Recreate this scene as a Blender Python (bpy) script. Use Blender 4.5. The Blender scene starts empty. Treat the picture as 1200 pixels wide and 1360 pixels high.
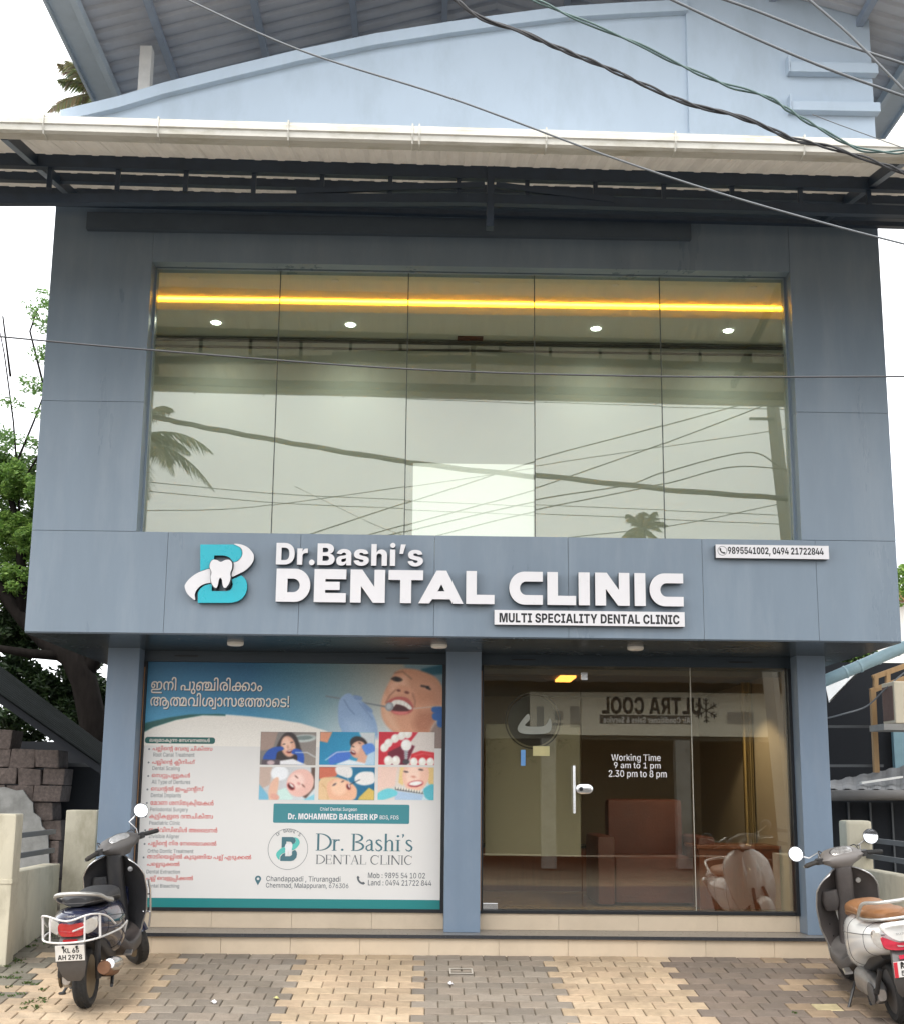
import bpy, bmesh, math, random
import numpy as np
from mathutils import Vector, Matrix
R = math.radians
SC = bpy.context.scene
COL = SC.collection
rnd = random.Random(7)

# ------------------------------------------------------------------ camera
F_PX, CX, CY, PW, PH = 1700.0, 600.0, 718.0, 1200.0, 1360.0
YAW, ROLL = R(1.0), 0.0096
PITCH = math.atan((1049 - CY) / F_PX)
CAM = Vector((0, -11.56, 1.405))
DV = Vector((math.sin(YAW) * math.cos(PITCH), math.cos(YAW) * math.cos(PITCH), math.sin(PITCH)))
_r0 = Vector((math.cos(YAW), -math.sin(YAW), 0))
_u0 = _r0.cross(DV)
RV = _r0 * math.cos(ROLL) + _u0 * math.sin(ROLL)
UV = -_r0 * math.sin(ROLL) + _u0 * math.cos(ROLL)
cd = bpy.data.cameras.new('camera')
cam = bpy.data.objects.new('camera', cd)
COL.objects.link(cam)
cam.matrix_world = Matrix(((RV.x, UV.x, -DV.x, CAM.x), (RV.y, UV.y, -DV.y, CAM.y), (RV.z, UV.z, -DV.z, CAM.z), (0, 0, 0, 1)))
cd.sensor_fit = 'VERTICAL'
cd.sensor_height = 36.0
cd.lens = F_PX / PH * 36.0
cd.shift_y = (CY - PH / 2) / PH
cd.clip_start, cd.clip_end = 0.1, 2000
SC.camera = cam

# ------------------------------------------------------------------ sky, sun, exposure
SUN_EL, SUN_AZ = 58.0, 200.0
w = bpy.data.worlds.new('World')
SC.world = w
w.use_nodes = True
wn = w.node_tree
for n in list(wn.nodes):
    wn.nodes.remove(n)
wo = wn.nodes.new('ShaderNodeOutputWorld')
bg = wn.nodes.new('ShaderNodeBackground')
sky = wn.nodes.new('ShaderNodeTexSky')
sky.sky_type = 'NISHITA'
sky.sun_disc = False
sky.sun_elevation = R(SUN_EL)
sky.sun_rotation = R(SUN_AZ)
sky.dust_density = 6.0
hsv = wn.nodes.new('ShaderNodeHueSaturation')
hsv.inputs['Saturation'].default_value = 0.35
mx = wn.nodes.new('ShaderNodeMixRGB')
mx.inputs['Fac'].default_value = 0.72
mx.inputs['Color2'].default_value = (14.5, 14.8, 15.2, 1)       # cloud cover
wn.links.new(sky.outputs['Color'], hsv.inputs['Color'])
wn.links.new(hsv.outputs['Color'], mx.inputs['Color1'])
wn.links.new(mx.outputs['Color'], bg.inputs['Color'])
bg.inputs['Strength'].default_value = 0.13
wn.links.new(bg.outputs['Background'], wo.inputs['Surface'])
sl = bpy.data.lights.new('sun', 'SUN')
sl.energy = 1.2
sl.angle = R(14)
sl.color = (1.0, 0.95, 0.88)
sun = bpy.data.objects.new('sun', sl)
COL.objects.link(sun)
_sd = Vector((math.sin(R(SUN_AZ)) * math.cos(R(SUN_EL)), math.cos(R(SUN_AZ)) * math.cos(R(SUN_EL)), math.sin(R(SUN_EL))))
sun.rotation_euler = (-_sd).to_track_quat('-Z', 'Y').to_euler()
SC.view_settings.view_transform = 'Standard'
SC.view_settings.look = 'None'
SC.view_settings.exposure = 0.68
SC.view_settings.gamma = 1.0

# ------------------------------------------------------------------ helpers
def at(px, py, Y):                       # where the sight line of a photo pixel meets the vertical plane y = Y
    v = DV + RV * ((px - CX) / F_PX) - UV * ((py - CY) / F_PX)
    return CAM + v * ((Y - CAM.y) / v.y)
def refl(px, py, Yv, Yg=-0.72):          # a place behind the photographer that a pane at y = Yg mirrors
    p = at(px, py, Yv)
    return Vector((p.x, 2 * Yg - Yv, p.z))
SLOPE = 0.098
def gz(y):                               # height of the paved ramp
    return SLOPE * max(-4.2, min(1.6, y))
def gnd(px, py):
    v = DV + RV * ((px - CX) / F_PX) - UV * ((py - CY) / F_PX)
    t = (SLOPE * CAM.y - CAM.z) / (v.z - SLOPE * v.y)
    return CAM + v * t
def box4(Y, x0, y0, x1, y1):             # photo box on plane Y -> X0, X1, Z0, Z1
    return (at(x0, (y0 + y1) / 2, Y).x, at(x1, (y0 + y1) / 2, Y).x,
            at((x0 + x1) / 2, y1, Y).z, at((x0 + x1) / 2, y0, Y).z)
def s2l(c):
    return c / 12.92 if c <= 0.04045 else ((c + 0.055) / 1.055) ** 2.4
def rgb(r, g, b):
    return tuple(s2l(x / 255.0) for x in (r, g, b))

class MB:
    def __init__(s):
        s.v, s.f, s.c, s.m = [], [], [], []
    def add(s, vs, fs, col=None, mi=0):
        o = len(s.v)
        s.v += [tuple(p) for p in vs]
        for f in fs:
            s.f.append(tuple(i + o for i in f)); s.c.append(col); s.m.append(mi)
        return s
    def box(s, x0, x1, y0, y1, z0, z1, col=None, mi=0):
        vs = [(x, y, z) for z in (z0, z1) for y in (y0, y1) for x in (x0, x1)]
        return s.add(vs, [(0, 2, 3, 1), (4, 5, 7, 6), (0, 1, 5, 4), (2, 6, 7, 3), (0, 4, 6, 2), (1, 3, 7, 5)], col, mi)
    def bar(s, a, b, wd, ht, col=None, up=(0, 0, 1)):
        a, b = Vector(a), Vector(b)
        d = (b - a).normalized(); u = Vector(up)
        if abs(d.dot(u)) > .98: u = Vector((0, 1, 0))
        r = d.cross(u).normalized() * wd / 2; u = r.cross(d).normalized() * ht / 2
        vs = [p + i * r + j * u for p in (a, b) for i, j in ((-1, -1), (1, -1), (1, 1), (-1, 1))]
        return s.add(vs, [(0, 3, 2, 1), (4, 5, 6, 7), (0, 1, 5, 4), (1, 2, 6, 5), (2, 3, 7, 6), (3, 0, 4, 7)], col)
    def loft(s, rings, cap=True, col=None, closed=True, loop=False, mi=0):
        n = len(rings[0]); vs = [p for r in rings for p in r]; fs = []
        m = len(rings)
        for i in range(m if loop else m - 1):
            k = (i + 1) % m
            for j in range(n if closed else n - 1):
                q = (j + 1) % n
                fs.append((i * n + j, i * n + q, k * n + q, k * n + j))
        if cap and not loop:
            fs.append(tuple(range(n - 1, -1, -1))); fs.append(tuple((m - 1) * n + j for j in range(n)))
        return s.add(vs, fs, col, mi)
    def tube(s, pts, r, n=8, col=None, loop=False):
        pts = [Vector(p) for p in pts]; rings = []; m = len(pts)
        prev = None
        for i, p in enumerate(pts):
            a = pts[(i - 1) % m] if (i > 0 or loop) else p
            b = pts[(i + 1) % m] if (i < m - 1 or loop) else p
            d = (b - a).normalized()
            if prev is None:
                h = Vector((0, 0, 1)) if abs(d.z) < .9 else Vector((1, 0, 0))
                u = d.cross(h).normalized()
            else:
                u = (prev - d * prev.dot(d)).normalized()
            prev = u; v = d.cross(u)
            rr = r[i] if isinstance(r, (list, tuple)) else r
            rings.append([p + (u * math.cos(2 * math.pi * k / n) + v * math.sin(2 * math.pi * k / n)) * rr for k in range(n)])
        return s.loft(rings, True, col, True, loop)
    def lathe(s, prof, c, axis=(0, 1, 0), n=24, col=None, ):   # prof: (radius, along axis)
        ax = Vector(axis).normalized(); h = Vector((0, 0, 1)) if abs(ax.z) < .9 else Vector((1, 0, 0))
        u = ax.cross(h).normalized(); v = ax.cross(u); c = Vector(c)
        rings = [[c + ax * t + (u * math.cos(2 * math.pi * k / n) + v * math.sin(2 * math.pi * k / n)) * max(r, 1e-4) for k in range(n)] for r, t in prof]
        return s.loft(rings, prof[0] != prof[-1], col)
    def grid(s, fn, nu, nv, col=None):
        vs = [fn(i / nu, j / nv) for j in range(nv + 1) for i in range(nu + 1)]
        fs = [(j * (nu + 1) + i, j * (nu + 1) + i + 1, (j + 1) * (nu + 1) + i + 1, (j + 1) * (nu + 1) + i) for j in range(nv) for i in range(nu)]
        return s.add(vs, fs, col)
    def prism(s, poly, y0, y1, col=None):                    # poly in x,z ; extruded along y
        n = len(poly)
        vs = [(x, y0, z) for x, z in poly] + [(x, y1, z) for x, z in poly]
        return s.add(vs, [tuple(range(n)), tuple(range(2 * n - 1, n - 1, -1))] + [(i, n + i, n + (i + 1) % n, (i + 1) % n) for i in range(n)], col)
    def build(s, name, mat, parent=None, smooth=False, bev=0, xf=None, fixn=True):
        me = bpy.data.meshes.new(name)
        vs = s.v if xf is None else [tuple(xf @ Vector(p)) for p in s.v]
        me.from_pydata(vs, [], s.f)
        mats = mat if isinstance(mat, list) else [mat]
        for m_ in mats: me.materials.append(m_)
        if len(mats) > 1: me.polygons.foreach_set('material_index', s.m)
        if any(c is not None for c in s.c):
            at_ = me.color_attributes.new('Col', 'FLOAT_COLOR', 'CORNER')
            d = []
            for p in me.polygons:
                c = s.c[p.index] or (1, 1, 1)
                d += [c[0], c[1], c[2], 1.0] * p.loop_total
            at_.data.foreach_set('color', d)
        if fixn or bev:
            b = bmesh.new(); b.from_mesh(me)
            if fixn: bmesh.ops.recalc_face_normals(b, faces=b.faces)
            if bev:
                es = [e for e in b.edges if len(e.link_faces) == 2 and e.calc_face_angle(0) > R(40)]
                bmesh.ops.bevel(b, geom=es, offset=bev, segments=2, affect='EDGES', profile=.6, clamp_overlap=True)
            b.to_mesh(me); b.free()
        if smooth:
            me.polygons.foreach_set('use_smooth', [True] * len(me.polygons))
            if smooth is not True: me.set_sharp_from_angle(angle=R(smooth))
        o = bpy.data.objects.new(name, me); COL.objects.link(o)
        if parent: o.parent = parent
        return o

def empty(name, label, cat, loc=(0, 0, 0), group=None):
    o = bpy.data.objects.new(name, None); COL.objects.link(o)
    o.location = loc; o.empty_display_size = .2
    return tag(o, label, cat, group)
def tag(o, label, cat, group=None):
    o['label'] = label; o['category'] = cat
    if group: o['group'] = group
    return o
def struct(o, kind='structure'):
    o['kind'] = kind
    return o
def lab(o, label):
    o['label'] = label
    return o

# ------------------------------------------------------------------ materials
def mat(name, col, rough=.6, metal=0, var=.12, scale=6.0, bump=0, bscale=40, stretch=(1, 1, 1), coat=0, attr=False, emit=None, estr=0, spec=.5, dirt=None, dirt_amt=.0):
    m = bpy.data.materials.new(name); m.use_nodes = True
    nt = m.node_tree; b = nt.nodes['Principled BSDF']
    b.inputs['Roughness'].default_value = rough; b.inputs['Metallic'].default_value = metal
    b.inputs['Coat Weight'].default_value = coat; b.inputs['Specular IOR Level'].default_value = spec
    tc = nt.nodes.new('ShaderNodeTexCoord'); mp = nt.nodes.new('ShaderNodeMapping'); mp.inputs['Scale'].default_value = stretch
    nt.links.new(tc.outputs['Object'], mp.inputs['Vector'])
    if attr:
        src = nt.nodes.new('ShaderNodeVertexColor'); src.layer_name = 'Col'; csock = src.outputs['Color']
    else:
        src = nt.nodes.new('ShaderNodeRGB'); src.outputs[0].default_value = (*col, 1); csock = src.outputs[0]
    if var:
        nz = nt.nodes.new('ShaderNodeTexNoise'); nz.inputs['Scale'].default_value = scale; nz.inputs['Detail'].default_value = 6; nz.inputs['Roughness'].default_value = .65
        nt.links.new(mp.outputs['Vector'], nz.inputs['Vector'])
        mr = nt.nodes.new('ShaderNodeMapRange'); mr.inputs['From Min'].default_value = .25; mr.inputs['From Max'].default_value = .75
        mr.inputs['To Min'].default_value = 1 - var; mr.inputs['To Max'].default_value = 1 + var
        nt.links.new(nz.outputs['Fac'], mr.inputs['Value'])
        vm = nt.nodes.new('ShaderNodeVectorMath'); vm.operation = 'SCALE'
        nt.links.new(csock, vm.inputs[0]); nt.links.new(mr.outputs['Result'], vm.inputs['Scale']); csock = vm.outputs['Vector']
        rr = nt.nodes.new('ShaderNodeMapRange'); rr.inputs['To Min'].default_value = max(0, rough - .1); rr.inputs['To Max'].default_value = min(1, rough + .1)
        nt.links.new(nz.outputs['Fac'], rr.inputs['Value']); nt.links.new(rr.outputs['Result'], b.inputs['Roughness'])
    if dirt:
        n2 = nt.nodes.new('ShaderNodeTexNoise'); n2.inputs['Scale'].default_value = 2.3; n2.inputs['Detail'].default_value = 9; n2.inputs['Roughness'].default_value = .7
        nt.links.new(mp.outputs['Vector'], n2.inputs['Vector'])
        r2 = nt.nodes.new('ShaderNodeMapRange'); r2.inputs['From Min'].default_value = .48; r2.inputs['From Max'].default_value = .72
        r2.inputs['To Max'].default_value = dirt_amt
        nt.links.new(n2.outputs['Fac'], r2.inputs['Value'])
        m2 = nt.nodes.new('ShaderNodeMixRGB'); m2.inputs['Color2'].default_value = (*dirt, 1)
        nt.links.new(r2.outputs['Result'], m2.inputs['Fac']); nt.links.new(csock, m2.inputs['Color1']); csock = m2.outputs['Color']
    nt.links.new(csock, b.inputs['Base Color'])
    if emit:
        b.inputs['Emission Color'].default_value = (*emit, 1); b.inputs['Emission Strength'].default_value = estr
    if bump:
        n3 = nt.nodes.new('ShaderNodeTexNoise'); n3.inputs['Scale'].default_value = bscale; n3.inputs['Detail'].default_value = 5
        nt.links.new(mp.outputs['Vector'], n3.inputs['Vector'])
        bp = nt.nodes.new('ShaderNodeBump'); bp.inputs['Strength'].default_value = bump; bp.inputs['Distance'].default_value = .01
        nt.links.new(n3.outputs['Fac'], bp.inputs['Height']); nt.links.new(bp.outputs['Normal'], b.inputs['Normal'])
    return m

def glass_mat(name, tint, f0, power_mix=1.0):
    m = bpy.data.materials.new(name); m.use_nodes = True
    nt = m.node_tree
    for n in list(nt.nodes): nt.nodes.remove(n)
    out = nt.nodes.new('ShaderNodeOutputMaterial'); ms = nt.nodes.new('ShaderNodeMixShader')
    tr = nt.nodes.new('ShaderNodeBsdfTransparent'); tr.inputs['Color'].default_value = (*tint, 1)
    gl = nt.nodes.new('ShaderNodeBsdfGlossy'); gl.inputs['Roughness'].default_value = 0.0; gl.inputs['Color'].default_value = (.93, .95, .9, 1)
    lw = nt.nodes.new('ShaderNodeLayerWeight'); lw.inputs['Blend'].default_value = .5
    pw = nt.nodes.new('ShaderNodeMath'); pw.operation = 'POWER'; pw.inputs[1].default_value = 5
    mr = nt.nodes.new('ShaderNodeMapRange'); mr.inputs['To Min'].default_value = f0; mr.inputs['To Max'].default_value = 1
    nt.links.new(lw.outputs['Facing'], pw.inputs[0]); nt.links.new(pw.outputs[0], mr.inputs['Value'])
    # old float glass is never quite flat
    tc = nt.nodes.new('ShaderNodeTexCoord'); nz = nt.nodes.new('ShaderNodeTexNoise'); nz.inputs['Scale'].default_value = .9; nz.inputs['Detail'].default_value = 1
    nt.links.new(tc.outputs['Object'], nz.inputs['Vector'])
    bp = nt.nodes.new('ShaderNodeBump'); bp.inputs['Strength'].default_value = .03; bp.inputs['Distance'].default_value = .02
    nt.links.new(nz.outputs['Fac'], bp.inputs['Height']); nt.links.new(bp.outputs['Normal'], gl.inputs['Normal'])
    nt.links.new(mr.outputs['Result'], ms.inputs['Fac']); nt.links.new(tr.outputs[0], ms.inputs[1]); nt.links.new(gl.outputs[0], ms.inputs[2])
    nt.links.new(ms.outputs[0], out.inputs['Surface'])
    return m

M = {}
M['acp'] = mat('blue_grey_cladding', (.195, .25, .308), .3, 0, .10, 1.6, bump=.35, bscale=1.1, stretch=(1.6, 1.6, .28), dirt=(.30, .35, .40), dirt_amt=.38)
M['col'] = mat('blue_column_paint', (.165, .222, .295), .42, 0, .08, 2.5, stretch=(2, 2, .6), dirt=(.24, .28, .33), dirt_amt=.3)
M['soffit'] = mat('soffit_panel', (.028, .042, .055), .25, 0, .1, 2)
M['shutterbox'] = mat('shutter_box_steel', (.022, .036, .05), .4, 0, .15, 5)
M['frame'] = mat('dark_aluminium', (.018, .02, .023), .4, .3, .1, 8)
M['silicone'] = mat('glazing_joint', (.08, .09, .08), .6, 0, 0)
M['granite'] = mat('grey_granite', (.22, .20, .18), .3, 0, .2, 25)
M['granite_edge'] = mat('dark_granite_edge', (.035, .037, .042), .25, 0, .25, 60)
M['tile'] = mat('cream_tile', (.60, .49, .36), .35, 0, .07, 3, dirt=(.42, .33, .23), dirt_amt=.35)
M['parapet'] = mat('light_blue_paint', (.44, .53, .625), .75, 0, .05, 1.2, stretch=(1, 1, .4), dirt=(.34, .41, .47), dirt_amt=.5)
M['sheet'] = mat('white_roof_sheet', (.46, .44, .41), .5, 0, .2, 5, stretch=(2, .5, 1), dirt=(.22, .18, .13), dirt_amt=.7)
def translucent(m, amt, col):
    nt = m.node_tree; b = nt.nodes['Principled BSDF']; out = [n for n in nt.nodes if n.type == 'OUTPUT_MATERIAL'][0]
    t = nt.nodes.new('ShaderNodeBsdfTranslucent'); t.inputs['Color'].default_value = (*(col or (1, 1, 1)), 1)
    if col is None: nt.links.new(b.inputs['Base Color'].links[0].from_socket, t.inputs['Color'])
    ms = nt.nodes.new('ShaderNodeMixShader'); ms.inputs['Fac'].default_value = amt
    nt.links.new(b.outputs[0], ms.inputs[1]); nt.links.new(t.outputs[0], ms.inputs[2]); nt.links.new(ms.outputs[0], out.inputs['Surface'])
translucent(M['sheet'], .42, (.70, .66, .60))
M['roofsheet'] = mat('grey_roof_sheet', (.46, .47, .50), .55, 0, .12, 2, dirt=(.34, .34, .36), dirt_amt=.5)
translucent(M['roofsheet'], .10, (.5, .55, .62))
M['steel'] = mat('navy_painted_steel', (.022, .038, .065), .45, 0, .2, 8)
M['gutter'] = mat('white_pvc', (.62, .60, .54), .45, 0, .1, 4, stretch=(1.2, 3, 3), dirt=(.30, .27, .17), dirt_amt=.65)
M['white'] = mat('white_acrylic', (.80, .78, .79), .3, 0, .02, 5)
M['teal'] = mat('teal_acrylic', (.0, .46, .56), .28, 0, .03, 5)
M['return'] = mat('dark_letter_return', (.035, .045, .055), .4, 0, 0)
M['black'] = mat('black_print', (.012, .012, .014), .5, 0, 0)
M['glass_up'] = glass_mat('tinted_upper_glass', (.885, .90, .865), .10)
M['glass_door'] = glass_mat('clear_shop_glass', (.93, .90, .83), .125)
M['in_wall'] = mat('beige_interior_wall', (.55, .565, .50), .7, 0, .04, 2)
M['in_ceil'] = mat('interior_ceiling', (.80, .74, .58), .7, 0, .03, 2)
M['in_ceil2'] = mat('white_gypsum_ceiling', (.66, .64, .56), .7, 0, .03, 2)
M['cornice'] = mat('dark_cornice', (.10, .09, .07), .6)
M['cove'] = mat('amber_led_strip', (.8, .5, .05), .5, 0, 0, emit=(1.0, .60, .03), estr=1.6)
M['led'] = mat('white_led', (.9, .9, .9), .5, 0, 0, emit=(.90, 1.0, .92), estr=9)
M['lampoff'] = mat('white_lamp_plastic', (.75, .73, .68), .4, 0, 0)
M['chrome'] = mat('brushed_steel', (.72, .72, .72), .2, 1, .05, 30)
M['metal'] = mat('silver_metal', (.55, .55, .55), .35, .9, .15, 20)
M['mirror'] = mat('mirror_glass', (.92, .93, .95), .02, 1, 0)
M['rubber'] = mat('tyre_rubber', (.018, .018, .018), .75, 0, .25, 20, bump=.3, bscale=90, dirt=(.12, .09, .06), dirt_amt=.5)
M['plastic'] = mat('black_plastic', (.028, .028, .03), .45, 0, .2, 9, bump=.1, bscale=300, dirt=(.11, .10, .09), dirt_amt=.3)
M['greyplastic'] = mat('grey_plastic', (.085, .08, .078), .5, 0, .15, 9, bump=.1, bscale=300, dirt=(.18, .16, .14), dirt_amt=.3)
M['paving_base'] = mat('sandy_joint_fill', (.13, .105, .07), .9, 0, .25, 12)
M['paver'] = mat('paver_concrete', (1, 1, 1), .85, 0, .16, 9, bump=.6, bscale=60, attr=True, dirt=(.13, .105, .075), dirt_amt=.5)
M['road'] = mat('asphalt', (.07, .07, .07), .9, 0, .2, 6, bump=.4, bscale=50)
M['earth'] = mat('earth_ground', (.16, .13, .09), .95, 0, .3, 2)
M['cream'] = mat('weathered_cream_paint', (.56, .51, .39), .85, 0, .15, 3, bump=.2, bscale=20, stretch=(1, 1, .5), dirt=(.26, .22, .14), dirt_amt=.8)
M['cement'] = mat('grey_cement_plaster', (.24, .24, .23), .9, 0, .3, 5, bump=.3, bscale=15, dirt=(.10, .10, .09), dirt_amt=.7)
M['laterite'] = mat('laterite_stone', (.12, .094, .083), .95, 0, .5, 16, bump=1.0, bscale=14, stretch=(1.6, 1.6, 1.6), dirt=(.045, .035, .03), dirt_amt=.9)
M['rail'] = mat('grey_rail_paint', (.075, .08, .085), .5, 0, .15, 8)
M['darkroof'] = mat('old_asbestos_roof', (.013, .015, .015), .9, 0, .35, 4, spec=.05, dirt=(.006, .008, .006), dirt_amt=.5)
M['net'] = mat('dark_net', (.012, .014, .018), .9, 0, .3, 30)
M['bark'] = mat('dark_bark', (.012, .010, .009), .95, 0, .4, 12, spec=.05, bump=.8, bscale=25, stretch=(1, 1, .3))
M['leaf'] = mat('leaf_green', (1, 1, 1), .55, 0, .2, 3, attr=True)
translucent(M['leaf'], .40, None)
M['wood'] = mat('raw_timber', (.36, .22, .10), .7, 0, .2, 5, stretch=(6, 6, .6))
M['pipe'] = mat('pale_blue_pvc', (.34, .48, .52), .5, 0, .1, 4, dirt=(.25, .30, .30), dirt_amt=.5)
M['cable'] = mat('black_cable', (.055, .055, .058), .6, 0, .1)
M['cable_g'] = mat('green_grey_cable', (.10, .16, .15), .5, 0, .1)
M['cable_w'] = mat('grey_cable', (.16, .17, .18), .5, 0, .1)
M['concrete'] = mat('concrete', (.28, .27, .25), .9, 0, .2, 4, bump=.2, bscale=20)
M['print'] = mat('printed_vinyl', (1, 1, 1), .38, 0, 0, attr=True)
M['vinylwhite'] = mat('white_vinyl', (.74, .72, .69), .38, 0, .02, 1.5)

# ------------------------------------------------------------------ outline and lettering helpers
def winding(p, cs):
    r = 0
    for c in cs:
        for a, b in zip(c, c[1:] + c[:1]):
            if (a[1] <= p[1]) != (b[1] <= p[1]) and p[0] < a[0] + (p[1] - a[1]) / (b[1] - a[1]) * (b[0] - a[0]): r += 1 if b[1] > a[1] else -1
    return r
def fill(contours, depth=0.0, nonzero=False):
    """closed 2-D outlines (x, z) -> verts, faces; a depth gives a solid depth/2 either side of y = 0"""
    from mathutils.geometry import delaunay_2d_cdt
    cs = []
    for c in contours:
        k = []
        for q in c:
            if not k or abs(q[0] - k[-1][0]) + abs(q[1] - k[-1][1]) > 1e-6: k.append((q[0], q[1]))
        if len(k) > 2 and abs(k[0][0] - k[-1][0]) + abs(k[0][1] - k[-1][1]) < 1e-6: k.pop()
        if len(k) > 2: cs.append(k)
    pts, es = [], []
    for c in cs:
        o = len(pts); n = len(c); pts += [Vector(q) for q in c]; es += [(o + i, o + (i + 1) % n) for i in range(n)]
    v2, _, f2, _, _, _ = delaunay_2d_cdt(pts, es, [], 0, 1e-7)
    keep = []
    for f in f2:
        m = sum((v2[i] for i in f), Vector((0, 0))) / len(f)
        r = winding(m, cs)
        if (r != 0 if nonzero else r % 2): keep.append(tuple(f))
    h = depth / 2; vs = [(v.x, -h, v.y) for v in v2]; fs = []
    for f in keep:
        a, b, c = (v2[i] for i in f[:3])
        fs.append(f if (b - a).cross(c - a) > 0 else f[::-1])
    if depth:
        n = len(vs); vs += [(v.x, h, v.y) for v in v2]; front = list(fs); cnt = {}
        fs += [tuple(i + n for i in f[::-1]) for f in front]
        for f in front:
            for a, b in zip(f, f[1:] + f[:1]): cnt[(a, b)] = 1
        for a, b in list(cnt):
            if (b, a) not in cnt: fs.append((b, a, a + n, b + n))
    return vs, fs
def catmull(pts, k=6, closed=True):
    n = len(pts); out = []
    for i in range(n if closed else n - 1):
        g = lambda q: pts[q % n] if closed else pts[max(0, min(n - 1, q))]
        a, b, c, d = g(i - 1), g(i), g(i + 1), g(i + 2)
        for t in range(k):
            t = t / k
            out.append(tuple(.5 * (2 * b[m] + (c[m] - a[m]) * t + (2 * a[m] - 5 * b[m] + 4 * c[m] - d[m]) * t * t + (3 * b[m] - a[m] - 3 * c[m] + d[m]) * t ** 3) for m in range(len(b))))
    if not closed: out.append(tuple(pts[-1]))
    return out
def fit(vs, b, Y):
    xs = [v[0] for v in vs]; zs = [v[2] for v in vs]
    x0, x1, z0, z1 = min(xs), max(xs), min(zs), max(zs)
    sx = (b[1] - b[0]) / max(x1 - x0, 1e-6); sz = (b[3] - b[2]) / max(z1 - z0, 1e-6)
    return [(b[0] + (v[0] - x0) * sx, Y + v[1], b[2] + (v[2] - z0) * sz) for v in vs]
def thick(contours, Y, depth):
    vs, fs = fill(contours, depth)
    return [(v[0], Y + v[1], v[2]) for v in vs], fs
def letter_mats(o):                       # front faces take material 0, returns and backs material 1
    me = o.data
    for p in me.polygons: p.material_index = 0 if p.normal.y < -.8 else 1
    return o

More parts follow.
